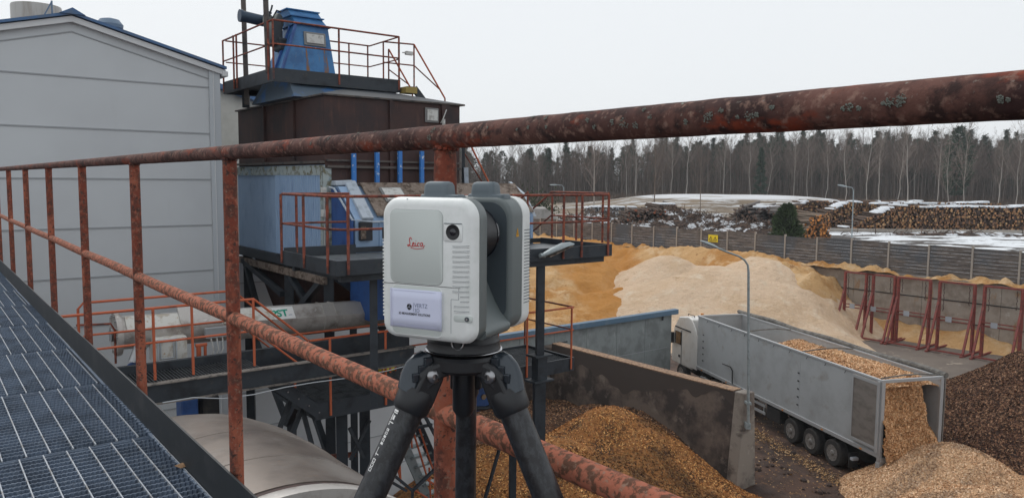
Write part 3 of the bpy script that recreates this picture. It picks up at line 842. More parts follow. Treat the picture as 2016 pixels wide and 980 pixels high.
# ================================================================== LORRY AND TRAILER
lorry = thing('tipper_lorry', 'grey open-topped articulated lorry full of shavings with its back open, white cab', 'lorry', T0, -0.0)
def TB(mb, u0, u1, v0, v1, z0, z1): return mb.obox(T0, VX, UX, UP, v0, v1, u0, u1, z0, z1)
def TP(u, v, z): return T0 + UX * u + VX * v + UP * z
L_, W_, Z0, Z1 = 13.24, 2.5, 1.28, 4.0
p = MB(); TB(p, 0, L_, 0, .05, Z0, Z1 - .08); p.build('side_wall', m_trailer, lorry, bevel=.008)
p = MB(); TB(p, 0, L_, W_ - .05, W_, Z0, Z1 - .08); p.build('side_wall', m_trailer, lorry, bevel=.008)
p = MB(); TB(p, L_ - .06, L_, .05, W_ - .05, Z0, Z1 - .1); p.build('front_wall', m_trailer, lorry)
p = MB(); TB(p, 0, L_ - .07, .05, W_ - .05, Z0, Z0 + .1); p.build('floor', m_chassis, lorry)
p = MB()
TB(p, -.02, L_ + .02, -.03, .07, Z1 - .08, Z1); TB(p, -.02, L_ + .02, W_ - .07, W_ + .03, Z1 - .08, Z1)
TB(p, L_ - .08, L_ + .03, .07, W_ - .07, Z1 - .1, Z1)
TB(p, 0, L_, -.045, -.002, Z0 - .06, Z0 + .09); TB(p, 0, L_, W_ + .002, W_ + .04, Z0 - .06, Z0 + .09)
p.build('edge_rail', m_trailerrail, lorry, bevel=.01)
p = MB()
for u_, n0 in ((12.65, 5), (8.42, 5), (4.71, 5)):
    for k in range(n0):
        TB(p, u_ - .05, u_ + .05, -.02, -.002, 1.75 + k * .33, 1.80 + k * .33)
p.build('side_fixings', m_chassis, lorry)
p = MB()
for u_ in (.8, 3.0, 5.6, 7.9, 10.2, 12.6): TB(p, u_, u_ + .10, -.06, -.046, Z0 - .03, Z0 + .02)
p.build('side_marker_lamp', m_amber, lorry, kind='stuff')
for u_ in (4.62, 8.90): MB_ = MB(); TB(MB_, u_, u_ + .012, -.004, -.001, Z0 + .1, Z1 - .09); MB_.build('sheet_joint', m_seam, lorry)
p = MB()
for u_ in np.arange(.7, 13, 1.15): p.path([TP(u_, -.04, Z1 - .10), TP(u_, -.06, Z1 - .16), TP(u_ + .04, -.06, Z1 - .2)], .012, 5)
p.build('tarp_hook', m_chassis, lorry, kind='stuff')
# cross bars over the top
for u_, zz in ((.10, .03), (4.6, .0), (8.9, -.02)):
    p = MB(); p.path([TP(u_, .05, Z1 + zz), TP(u_ + .05, .9, Z1 + zz + .05), TP(u_ + .1, 1.7, Z1 + zz + .05), TP(u_, W_ - .05, Z1 + zz)], .028, 8)
    p.build('cross_bar', m_tarp, lorry, smooth=True)
p = MB(); p.path([TP(u_, W_ + .10 + .02 * sin(u_ * 2), Z1 + .05 + .03 * sin(u_ * 1.3)) for u_ in np.linspace(-.1, L_ + .5, 30)], .10, 10)
p.build('rolled_tarp', m_tarp, lorry, smooth=True)
p = MB(); p.path([TP(9.6, -.10, 1.35), TP(9.6, -.12, 2.0), TP(9.75, -.14, 2.15), TP(10.5, -.12, 2.12)], .03, 8)
p.build('crank_handle', m_chassis, lorry, smooth=True)
# tail doors
d = MB(); TB(d, .03, 1.36, -.11, -.06, 1.48, 3.92); dd = d.build('tail_door', m_taildoor, lorry, bevel=.01)
d = MB()
TB(d, .0, .07, -.14, -.055, 1.40, 3.95); TB(d, .1, 1.36, -.125, -.112, 3.80, 3.90); TB(d, .1, 1.36, -.125, -.112, 1.50, 1.60); TB(d, 1.30, 1.36, -.125, -.112, 1.6, 3.8)
d.build('door_frame', m_trailerrail, dd)
d = MB(); TB(d, -.005, 1.15, W_ + .16, W_ + .21, 1.48, 3.92)
d.build('tail_door', m_taildoor, lorry, bevel=.01)
p = MB()
TB(p, -.08, .02, -.05, .09, 1.15, 4.02); TB(p, -.08, .02, W_ - .09, W_ + .05, 1.15, 4.02); TB(p, -.07, .02, .09, W_ - .09, 3.9, 4.02)
TB(p, -.10, .1, 0, W_, 1.05, 1.25)
p.build('rear_frame', m_trailerrail, lorry, bevel=.012)
p = MB(); TB(p, -.05, .15, .0, .5, .72, 1.05); p.build('rear_bracket', m_trailerrail, lorry, bevel=.02)
p = MB(); TB(p, -.09, .0, .25, .62, .62, .78); p.build('tail_lamp', m_red, lorry, bevel=.01)
p = MB(); TB(p, -.09, .0, 1.9, 2.25, .62, .78); p.build('tail_lamp', m_red, lorry, bevel=.01)
p = MB(); TB(p, 0.05, 12.6, .8, 1.0, .85, 1.25); TB(p, .05, 12.6, 1.5, 1.7, .85, 1.25)
for u_ in np.arange(.5, 12.5, .8): TB(p, u_, u_ + .07, .05, W_ - .05, 1.12, 1.24)
TB(p, 1.2, 6.0, .55, 1.95, .55, .9); TB(p, 10.6, 10.8, .35, .5, .2, 1.2); TB(p, 10.6, 10.8, 2.0, 2.15, .2, 1.2)
p.build('chassis', m_chassis, lorry)
p = MB(); TB(p, 5.95, 6.95, .05, .45, .55, 1.12); p.build('tool_box', m_chassis, lorry, bevel=.03)
p = MB(); TB(p, 7.05, 10.9, .03, .07, .95, 1.06); TB(p, 7.05, 10.9, .03, .07, .62, .74)
for u_ in (7.2, 8.4, 9.6, 10.8): TB(p, u_, u_ + .05, .075, .12, .6, 1.2)
p.build('side_guard', m_trailerrail, lorry, bevel=.008)
def wheel(u_, v0, side, zc=.55, r=.52, wdt=.36):
    prof = [(r * .55, 0), (r * .90, 0), (r * .985, .04), (r, .08), (r, wdt - .08), (r * .985, wdt - .04), (r * .9, wdt), (r * .5, wdt)]
    t = MB().lathe(prof, TP(u_, v0, zc), VX * side, 36)
    wt = t.build('wheel', m_tyre, lorry, smooth=True)
    rm = MB().lathe([(r * .58, -.002), (r * .60, -.012), (r * .545, -.012), (r * .50, .05), (r * .40, .09), (r * .30, .05), (r * .22, .02), (r * .20, -.03), (r * .12, -.05), (.0, -.05)], TP(u_, v0, zc), VX * side, 28)
    rm.build('rim', m_rim, wt, smooth=True)
    hb = MB()
    for k in range(10):
        an = 2 * pi * k / 10
        c_ = TP(u_, v0, zc) + UX * cos(an) * r * .33 + UP * sin(an) * r * .33 - VX * side * -.035
        hb.tube(c_, c_ - VX * side * .03, .014, 6)
    hb.build('wheel_nuts', m_chassis, wt)
for u_ in (2.45, 3.78, 5.10):
    wheel(u_, .0, 1); wheel(u_, W_, -1)
    p = MB().path([TP(u_ - .62, .22, .62), TP(u_ - .5, .22, .98), TP(u_ - .2, .22, 1.12), TP(u_ + .2, .22, 1.12), TP(u_ + .5, .22, .98), TP(u_ + .62, .22, .62)], .02, 6)
    p.build('mudguard', m_chassis, lorry)
p = MB(); TB(p, 1.55, 1.6, .05, .42, .28, .85); p.build('mud_flap', m_chassis, lorry)
p = MB(); TB(p, 1.35, 1.5, .05, .3, .62, .72); p.build('wheel_chock', m_plate, lorry)
# load
def load_z(x, y):
    return 3.72 + .22 * np.cos((x - 3) * .55) * np.clip(1 - np.abs(y - 1.25) / 1.6, 0, 1) + .16 * fbm(x, y, 1.1, 4) - np.clip(x - 8.0, 0, 6) ** 1.3 * .9
xs_ = np.linspace(.05, L_ - .1, 120); ys_ = np.linspace(.055, W_ - .055, 26)
X_, Y_ = np.meshgrid(xs_, ys_); Z_ = np.maximum(load_z(X_, Y_), Z0 + .12)
V_ = (T0[None] + UX[None] * X_.reshape(-1, 1) + VX[None] * Y_.reshape(-1, 1) + UP[None] * Z_.reshape(-1, 1))
idx = np.arange(X_.size).reshape(X_.shape)
q = np.stack([idx[:-1, :-1], idx[:-1, 1:], idx[1:, 1:], idx[1:, :-1]], -1).reshape(-1, 4)
load = fast_mesh('load_of_shavings', V_, q, m_freshchip, None, smooth=True)
tag(load, 'orange-tinted shavings filling the open trailer and slumping out of its back', 'shavings', kind='stuff')
# spill: slumping face from the top of the opening down to the heap
uu = np.linspace(0, 1, 60); vv = np.linspace(.055, W_ - .06, 40)
V_ = []
for t in uu:
    for v_ in vv:
        z_ = 3.80 - t * 2.75
        out = .22 + .05 * t - .62 * t ** 1.5 - .35 * (1 if False else 0)
        edge = np.clip((v_ - (W_ - .75 + .5 * t)) / .7, 0, 1)
        out = out + 1.1 * edge * (1 - .4 * t) + .30 * float(fbm(np.array(v_ * 1.0), np.array(z_), 1.3, 4)) + .04 * random.uniform(-1, 1)
        V_.append(TP(out, v_, z_))
idx = np.arange(60 * 40).reshape(60, 40)
q = np.stack([idx[:-1, :-1], idx[:-1, 1:], idx[1:, 1:], idx[1:, :-1]], -1).reshape(-1, 4)
spill = fast_mesh('slumping_face', np.array(V_), q, m_load, load, smooth=True, kind='stuff')
# chips stuck over the load
def load_scatter():
    n = 26000
    x = RNG.uniform(.05, 8.6, n); y = RNG.uniform(.08, W_ - .08, n); z = load_z(x, y)
    P = T0[None] + UX[None] * x[:, None] + VX[None] * y[:, None] + UP[None] * (z[:, None] + .015)
    n2 = 26000
    ii = RNG.integers(0, 59, n2); jj = RNG.integers(0, 39, n2)
    Vs = np.array(V_).reshape(60, 40, 3)
    P2 = Vs[ii, jj] + (Vs[ii + 1, jj] - Vs[ii, jj]) * RNG.random((n2, 1)) + (Vs[ii, jj + 1] - Vs[ii, jj]) * RNG.random((n2, 1)) - UX * .02
    P = np.concatenate([P, P2]); N_ = len(P)
    nr = RNG.normal(0, .45, (N_, 3)); nr[:n, 2] += 1; nr[n:] += -UX * .9 + UP * .3
    nr /= np.linalg.norm(nr, axis=1)[:, None]
    t = np.cross(nr, RNG.normal(0, 1, (N_, 3))); t /= np.linalg.norm(t, axis=1)[:, None]; s = np.cross(nr, t)
    ln = .035 * RNG.uniform(.5, 1.5, (N_, 1)); wd = ln * .45
    V = np.stack([P - t * ln - s * wd, P + t * ln - s * wd, P + t * ln + s * wd, P - t * ln + s * wd], 1).reshape(-1, 3)
    cc = np.array([(.76, .49, .29), (.86, .61, .39), (.60, .36, .19), (.44, .24, .12)])[RNG.integers(0, 4, N_)] * RNG.uniform(.8, 1.2, (N_, 1))
    cc[n:] *= (.84, .74, .64)
    fast_mesh('loose_shavings', V, np.arange(4 * N_).reshape(-1, 4), m_chip, load, np.repeat(cc, 4, 0), kind='stuff')
load_scatter()
# cab
def CB(mb, u0, u1, v0, v1, z0, z1): return TB(mb, u0, u1, v0, v1, z0, z1)
p = MB().prism([(13.95, .95), (16.25, .95), (16.3, 1.9), (16.05, 2.9), (15.5, 3.55), (14.4, 3.72), (13.95, 3.62)], T0, UX, VX, UP, .06, 2.44)
cabo = p.build('cab', m_cab, lorry, smooth=False, bevel=.08, bseg=3)
p = MB(); TB(p, 15.15, 15.85, .02, .05, 2.05, 2.75); p.build('side_window', m_gloss, cabo, bevel=.03)
p = MB(); TB(p, 15.12, 15.14, .04, .056, 1.0, 2.85); TB(p, 14.05, 15.9, .035, .055, 2.93, 2.99); p.build('door_gap', m_print, cabo)
p = MB(); TB(p, 15.25, 15.42, .02, .05, 1.35, 1.48); p.build('door_handle', m_print, cabo, bevel=.01)
p = MB(); p.prism([(13.3, 1.1), (14.0, 1.1), (14.0, 3.65), (13.75, 3.45), (13.45, 3.1), (13.3, 2.8)], T0, UX, VX, UP, .0, .06); p.build('side_deflector', m_cab, lorry, bevel=.02)
p = MB(); p.tube(TP(14.5, .9, 3.70), TP(14.5, .9, 3.86), .08, 14); p.build('beacon', m_amber, cabo, smooth=True)
p = MB(); p.path([TP(14.2, .3, 3.70), TP(14.2, .3, 3.78), TP(14.9, .3, 3.78), TP(14.9, .3, 3.68)], .02, 6); p.build('roof_rail', m_chassis, cabo)
p = MB(); TB(p, 16.0, 16.1, -.12, .05, 2.0, 2.6); p.build('mirror', m_chassis, cabo, bevel=.02)
p = MB(); TB(p, 11.8, 16.2, .7, 1.8, .5, 1.0); TB(p, 12.4, 13.4, .25, .9, .55, 1.0); TB(p, 13.5, 13.9, .1, 2.4, .9, 1.4); p.build('tractor_chassis', m_chassis, lorry, bevel=.02)
p = MB(); p.tube(TP(12.2, .32, .72), TP(13.1, .32, .72), .22, 16); p.build('fuel_tank', m_bolt, lorry, smooth=True)
for u_, v_, s_ in ((15.1, .06, 1), (15.1, 2.44, -1), (11.6, .06, 1), (11.6, 2.44, -1)): wheel(u_, v_, s_, .53, .52, .34)

# ================================================================== RED RACKS
chain_m = M('old_chain', (0.07, 0.04, 0.035), .8)
def rack(aL, wd, label, lean=0.0, plate=True):
    r = thing('red_rack', label, 'rack', G(aL + wd / 2, 46.3, 0), TH, 'red steel racks in front of the retaining wall')
    H_ = 4.42
    for a in (aL, aL + wd):
        p = MB(); p.bar(G(a, 46.3, .0), G(a, 46.3, H_), .16, .16); p.build('post', m_rack, r, bevel=.008)
        p = MB(); p.bar(G(a, 46.22, 3.2), G(a, 45.0, .14), .13, .13); p.build('brace', m_rack, r, bevel=.008)
        p = MB(); p.bar(G(a, 44.7, .06), G(a, 48.6, .06), .13, .12); p.build('base_beam', m_rack, r, bevel=.008)
    p = MB(); p.bar(G(aL - .07, 46.3, H_ + .06), G(aL + wd + .07, 46.3, H_ + .06), .14, .12); p.build('top_beam', m_rack, r, bevel=.008)
    p = MB(); p.bar(G(aL, 46.2, 1.98), G(aL + wd, 46.2, 1.98), .07, .07); p.bar(G(aL, 46.2, 2.20), G(aL + wd, 46.2, 2.20), .07, .07); p.build('middle_rail', m_rack, r)
    p = MB(); p.bar(G(aL, 45.0, .17), G(aL + wd, 45.0, .17), .10, .10); p.build('bottom_rail', m_rack, r)
    if plate:
        p = MB(); p.box(aL + wd * .58, aL + wd * .76, 46.12, 46.15, 1.92, 2.26); p.build('number_plate', m_plate, r)
    for a in (aL + wd * .12, aL + wd * .85):
        p = MB()
        ln = random.uniform(.9, 1.9)
        for k in range(int(ln / .09)):
            z_ = H_ - .05 - k * .09
            p.bar(G(a + .02 * sin(k * 1.7), 46.18, z_), G(a + .02 * sin(k * 1.7 + 1), 46.18, z_ - .085), .05 if k % 2 else .02, .02 if k % 2 else .05)
        p.build('chain', chain_m, r)
    return r
rack(12.0, 2.05, 'red steel rack half sunk in the pale sawdust, first from the left')
rack(10.5, 2.0, 'red steel rack at the foot of the pale sawdust heap, second from the left')
rack(8.17, 2.08, 'red steel rack in the middle of the row of five')
rack(5.47, 2.1, 'red steel rack standing behind the lorry tail, second from the right')
rack(2.8, 2.1, 'red steel rack farthest right, half hidden by the bark heap')

# ================================================================== LAMP POSTS
def lamp_post(name, label, base, top, arm, head, r0, r1, hs=1.0):
    t = thing(name, label, 'lamp post', base)
    p = MB().path([base, top] + arm, [r0, (r0 + r1) / 2] + [r1] * len(arm), 10); p.build('pole', m_lamp, t, smooth=True)
    d = np.array(arm[-1]) - np.array(arm[-2]); d /= np.linalg.norm(d)
    s = np.cross(d, UP); s /= np.linalg.norm(s); uz = np.cross(s, d)
    e = np.array(arm[-1])
    R = []
    for x, wd, h in ((0, .03, .03), (.06, .06, .05), (.2, .11, .07), (.45, .13, .07), (.62, .09, .05), (.68, .03, .02)):
        x, wd, h = x * hs, wd * hs, h * hs
        R.append([e + d * x + s * wd * cos(a_) + uz * h * sin(a_) * (1 if sin(a_) > 0 else .5) for a_ in np.linspace(0, 2 * pi, 13)[:-1]])
    h_ = MB().rings(R).build('lamp_head', m_lamp, t, smooth=True)
    g_ = MB().obox(e + d * .15 * hs, d, s, uz, 0, .4 * hs, -.09 * hs, .09 * hs, -.05 * hs, -.036 * hs); g_.build('lamp_glass', m_plate, h_)
    return t
lamp_post('lamp_post', 'tall curved galvanised street lamp standing at the end of the bunker wall', (8.25, 26.05, 2.4), (8.10, 26.15, 7.75),
          [(8.07, 26.15, 8.0), (7.95, 26.15, 8.17), (7.75, 26.15, 8.30), (7.3, 26.15, 8.46), (7.05, 26.15, 8.56)], None, .05, .035)
p = MB(); p.obox((8.25, 26.05, 2.4), (1, 0, 0), (0, 1, 0), (0, 0, 1), -.08, .08, -.05, .2, -.1, .1); p.obox((8.24, 26.05, 3.2), (1, 0, 0), (0, 1, 0), (0, 0, 1), -.08, .08, -.05, .3, -.04, .04)
p.build('wall_bracket', m_lamp, bpy.data.objects['lamp_post'])
lamp_post('lamp_post', 'thin street lamp with a double head rising beyond the fence before the log stack', (33.22, 75, 4.2), (33.15, 75, 10.2), [(33.0, 75, 10.42), (32.5, 75, 10.5)], None, .06, .04, 1.4)
lamp_post('lamp_post', 'distant street lamp seen above the far platform rail', (7.4, 110, 4.2), (7.3, 110, 9.9), [(7.0, 110, 10.25), (6.4, 110, 10.25)], None, .08, .05, 1.6)

# ================================================================== LOG STACKS
def ribbons_(P0, P1, w0, w1, colr):
    n = len(P0)
    d = P1 - P0; d /= (np.linalg.norm(d, axis=1)[:, None] + 1e-9)
    s = np.cross(d, RNG.normal(0, 1, (n, 3))); s /= (np.linalg.norm(s, axis=1)[:, None] + 1e-9)
    V = np.stack([P0 - s * w0 / 2, P0 + s * w0 / 2, P1 + s * w1 / 2, P1 - s * w1 / 2], 1).reshape(-1, 3)
    return V, np.arange(4 * n).reshape(-1, 4), np.repeat(colr, 4, 0)


def log_stack(name, label, x0, y0, ang, length, height, depth, r, cols, lslope=0.6, rslope=0.0, z0=4.2, snow=0.0, messy=.08, layers=3, sidecol=(.10, .07, .055), group=None):
    """logs lie along the depth axis; their ends make the face"""
    ux = np.array([cos(ang), sin(ang), 0]); uy = np.array([-sin(ang), cos(ang), 0])
    seg = 6
    P, R, D, S = [], [], [], []
    row = 0; z = r
    top = []
    while z < height:
        l0 = z * lslope; l1 = length - z * rslope
        x = l0 + (r if row % 2 else 0)
        while x < l1:
            hmax = height * (.93 + .10 * float(vnoise(np.array(x * .35), np.array(3.3)))) + .1
            if z < hmax:
                P.append((x + random.uniform(-.3, .3) * r, z + random.uniform(-.3, .3) * r)); R.append(r * random.uniform(.6, 1.25)); S.append(random.uniform(-1, 1) * depth * messy)
            x += 2 * r * .98
        z += 1.72 * r; row += 1
    n = len(P); P = np.array(P); R = np.array(R); S = np.array(S)
    o = np.array([x0, y0, z0])
    an = np.arange(seg) * 2 * pi / seg
    c3 = o[None] + ux[None] * P[:, :1] + UP[None] * P[:, 1:]
    ringo = ux[None, None] * np.cos(an)[None, :, None] * R[:, None, None] + UP[None, None] * np.sin(an)[None, :, None] * R[:, None, None]
    tilt = RNG.normal(0, .035, (n, 2))
    dirn = uy[None] + ux[None] * tilt[:, :1] + UP[None] * tilt[:, 1:]
    A0 = (c3 + uy[None] * S[:, None])[:, None] + ringo
    A1 = (c3 + dirn * depth + uy[None] * S[:, None])[:, None] + ringo * .9
    C_ = (c3 + uy[None] * (S[:, None] - .01))[:, None]
    V = np.concatenate([A0, A1, A0 * 1.0, C_], 1)              # 6 + 6 + 6 + 1 points
    m = 3 * seg + 1
    F = []
    for k in range(seg):
        j = (k + 1) % seg
        F.append((k, j, seg + j)); F.append((k, seg + j, seg + k))
        F.append((2 * seg + j, 2 * seg + k, 3 * seg))
    F = (np.array(F)[None] + (np.arange(n) * m)[:, None, None]).reshape(-1, 3)
    endc = np.array(cols)[RNG.integers(0, len(cols), n)] * RNG.uniform(.7, 1.2, (n, 1))
    sc = np.array(sidecol)[None] * RNG.uniform(.6, 1.5, (n, 1))
    C = np.concatenate([np.repeat(sc[:, None], 2 * seg, 1), np.repeat(endc[:, None], seg + 1, 1)], 1).reshape(-1, 3)
    t = thing(name, label, 'log stack', (x0, y0, z0), ang)
    fast_mesh('logs', V.reshape(-1, 3), F, m_logs, t, C, kind='stuff')
    if snow:
        s = MB()
        N_ = int((length) / .3)
        for k in range(N_):
            x = k * .3
            h = min(height * (.93 + .10 * float(vnoise(np.array(x * .35), np.array(3.3)))) + .1, max(x, .01) / max(lslope, .01))
            if vnoise(np.array(x * .9 + 50), np.array(1.)) > snow - .5 + (-.35 if h < height * .85 else .0): continue
            th_ = random.uniform(.06, .2); jit = random.uniform(-.15, .4)
            pts = [o + ux * (x + dx) + uy * dy + UP * (h + dz) for dz, f_ in ((-.1, 1.0), (th_ * .6, .9), (th_, .5)) for dx, dy in ((-.24 * f_, -.2 * f_ + jit), (.24 * f_, -.2 * f_ + jit), (.24 * f_, depth * .8 * f_), (-.24 * f_, depth * .8 * f_))]
            s.add(pts, [(i, (i + 1) % 4, 4 + (i + 1) % 4, 4 + i) for i in range(4)] + [(4 + i, 4 + (i + 1) % 4, 8 + (i + 1) % 4, 8 + i) for i in range(4)] + [(8, 9, 10, 11)])
        if s.v: s.build('snow_cap', m_snow, t, smooth=True, angle=80, kind='stuff')
    return t
OR = [(.42, .22, .105), (.33, .17, .09), (.25, .14, .09), (.48, .29, .15), (.13, .085, .065), (.09, .06, .05)]
DK = [(.13, .09, .075), (.09, .065, .06), (.20, .13, .10), (.05, .04, .04)]
log_stack('log_stack', 'very long front stack of orange cut log ends, at the right beyond the fence', 45.8, 107.5, 0.0, 45, 3.75, 4.0, .16, OR, lslope=2.15, snow=.6)
log_stack('log_stack', 'log stack with snow on its sloping end, close behind the longest stack', 42.5, 114.5, 0.0, 30, 4.0, 4.0, .16, OR, lslope=1.9, snow=.58)
log_stack('log_stack', 'rearmost log stack, its low left end nearest the snowy field', 39.5, 122, 0.0, 26, 4.0, 4.0, .16, OR[1:], lslope=1.9, snow=.42)
log_stack('log_stack', 'small tidy stack of bright orange log ends beside the round pine', 34.6, 91.0, radians(12), 3.6, 2.9, 6, .15, [(.60, .24, .07), (.48, .19, .06), (.33, .15, .07)], lslope=.25, rslope=.2, sidecol=(.17, .13, .10))
log_stack('log_stack', 'dark heaped stack of old logs with pale trunks showing, left of the round pine', 28.2, 106, radians(-35), 9.5, 3.5, 6.5, .17, DK, lslope=1.1, rslope=.5, messy=.45, snow=.35, sidecol=(.17, .15, .14))
log_stack('log_stack', 'broad brown stack of logs immediately left of the round pine', 31.5, 112, radians(5), 9, 3.4, 4, .16, DK + OR[1:3], lslope=1.0, rslope=1.1, messy=.3, snow=.35)
log_stack('log_stack', 'dark ragged brush and log pile in the middle of the snow patches', 19.0, 122, radians(10), 12, 3.2, 6, .16, DK, lslope=1.6, rslope=1.6, messy=.5, snow=.35)
log_stack('log_stack', 'low dark heap of timber offcuts just behind the fence near the platform rail', 14.5, 112, radians(0), 11, 2.5, 5, .15, DK + [(.28, .09, .05)], lslope=1.2, rslope=1.5, messy=.6)
m_brush = M('brush_heap_with_snow', (0.085, 0.062, 0.052), .95, 0, [((.15, .10, .075), 1.6, .5, .62), ((.04, .032, .03), 2.2, .5, .6), ((.72, .74, .77), .55, .50, .54)], bump=1, bscale=3, bdist=.4, spec=.1)
for (cx, cy, hh, ex, lb) in ((24.5, 116, 2.3, 1.9, 'low rough brush mound dotted with snow between the dark log heaps'), (13.0, 118, 1.5, 2.2, 'flat brushy mound with snow patches at the left edge of the log yard'),
                             (30.0, 101, 1.5, 1.8, 'low snowy debris mound in front of the brown log stack, left of the pine'), (21, 104, 1.2, 2.6, 'long low snow-spotted debris bank right behind the board fence'), (58, 100, .5, 5, 'shallow rutted snow bank in front of the longest log stack')):
    zf = lambda x, y, cx=cx, cy=cy, hh=hh, ex=ex: 4.2 + cone(x, y, cx, cy, hh, .42, ex, 0, 1.2) + .55 * hh * fbm(x, y, .55, 5)
    ob = heap('brush_mound', lb, 'debris', zf, cx - 6 * ex, cx + 6 * ex, cy - 7, cy + 7, (120, 70), m_brush, base=4.2)
    n = int(260 * hh); xx = RNG.normal(cx, 2.2 * ex, n); yy = RNG.normal(cy, 1.8, n); zz = np.maximum(zf(xx, yy), 4.2)
    d = RNG.normal(0, 1, (n, 3)); d[:, 2] = np.abs(d[:, 2]) * .6; d /= np.linalg.norm(d, axis=1)[:, None]
    P0 = np.stack([xx, yy, zz], -1)
    V, q, C = ribbons_(P0 - d * .2, P0 + d * RNG.uniform(.4, 1.5, (n, 1)), .14, .06, np.array([(.13, .09, .07)]) * RNG.uniform(.4, 1.8, (n, 1)))
    fast_mesh('loose_branches', V, q, m_treecol, ob, C, kind='stuff')
# snow-covered pale log rows
log_stack('log_stack', 'frosted row of pale logs at the left edge of the log yard', 12.5, 136, radians(0), 14, 2.2, 4, .17, [(.42, .44, .46), (.3, .3, .32), (.2, .18, .17)], lslope=.3, rslope=.6, messy=.2, snow=.6)
# long pale beams lying in front of the big stack
t = thing('laid_beam', 'long pale timber beam lying on the ground along the foot of the longest log stack', 'beam', (70, 106, 4.3))
p = MB(); p.obox((44, 106.0, 4.22), (1, 0, 0), (0, 1, 0), (0, 0, 1), 0, 60, 0, .5, 0, .38); p.build('beam', m_fencepost, t, bevel=.03)
# stacked boards by the fence at the left
for i, (x, y, lb, mt) in enumerate(((5.5, 92, 'pale plank bundle topped with snow behind the fence, nearest the platform', m_cream), (9.5, 93, 'reddish plank bundle behind the fence beside the pale bundle', m_rack))):
    t = thing('plank_bundle', lb, 'planks', (x, y, 4.2))
    for k in range(4):
        p = MB(); p.obox((x, y, 4.25 + k * .3), (1, 0, 0), (0, 1, 0), (0, 0, 1), 0, 3.6, 0, 1.2, 0, .26); p.build('plank_layer', M('plank_%d' % i, (.38, .25, .14) if i == 0 else (.22, .07, .05), .8), t, bevel=.01)
    p = MB(); p.obox((x, y, 5.45), (1, 0, 0), (0, 1, 0), (0, 0, 1), -.1, 3.7, -.1, 1.3, 0, .22); p.build('snow_layer', m_snow, t, bevel=.08)
# grey tent-roofed store
t = thing('grey_store', 'low grey pitched-roof store beyond the fence, seen past the scanner', 'shed', (3.5, 104, 4.2))
p = MB().prism([(-3.2, 0), (3.6, 0), (3.6, .9), (1.2, 2.9), (-1.2, 2.9), (-3.2, 2.6)], (3.4, 104, 4.2), (1, 0, 0), (0, 1, 0), UP, 0, 7)
p.build('roof_sheet', M('grey_tarpaulin', (.30, .28, .265), .7, 0, [((.22, .205, .19), 1, .5, .6)]), t, bevel=.08)
p = MB(); p.obox((3.4, 104, 4.2), (1, 0, 0), (0, 1, 0), UP, -2.5, -1.2, -.03, 0, .1, 1.9); p.build('door', m_seam, t)

# ================================================================== TREES
def ribbons(P0, P1, w0, w1, colr):
    """flat ribbons from P0 to P1 (n,3), random facing; returns V, quads, colours"""
    n = len(P0)
    d = P1 - P0; d /= (np.linalg.norm(d, axis=1)[:, None] + 1e-9)
    s = np.cross(d, RNG.normal(0, 1, (n, 3))); s /= (np.linalg.norm(s, axis=1)[:, None] + 1e-9)
    V = np.stack([P0 - s * w0 / 2, P0 + s * w0 / 2, P1 + s * w1 / 2, P1 - s * w1 / 2], 1).reshape(-1, 3)
    return V, np.arange(4 * n).reshape(-1, 4), np.repeat(colr, 4, 0)


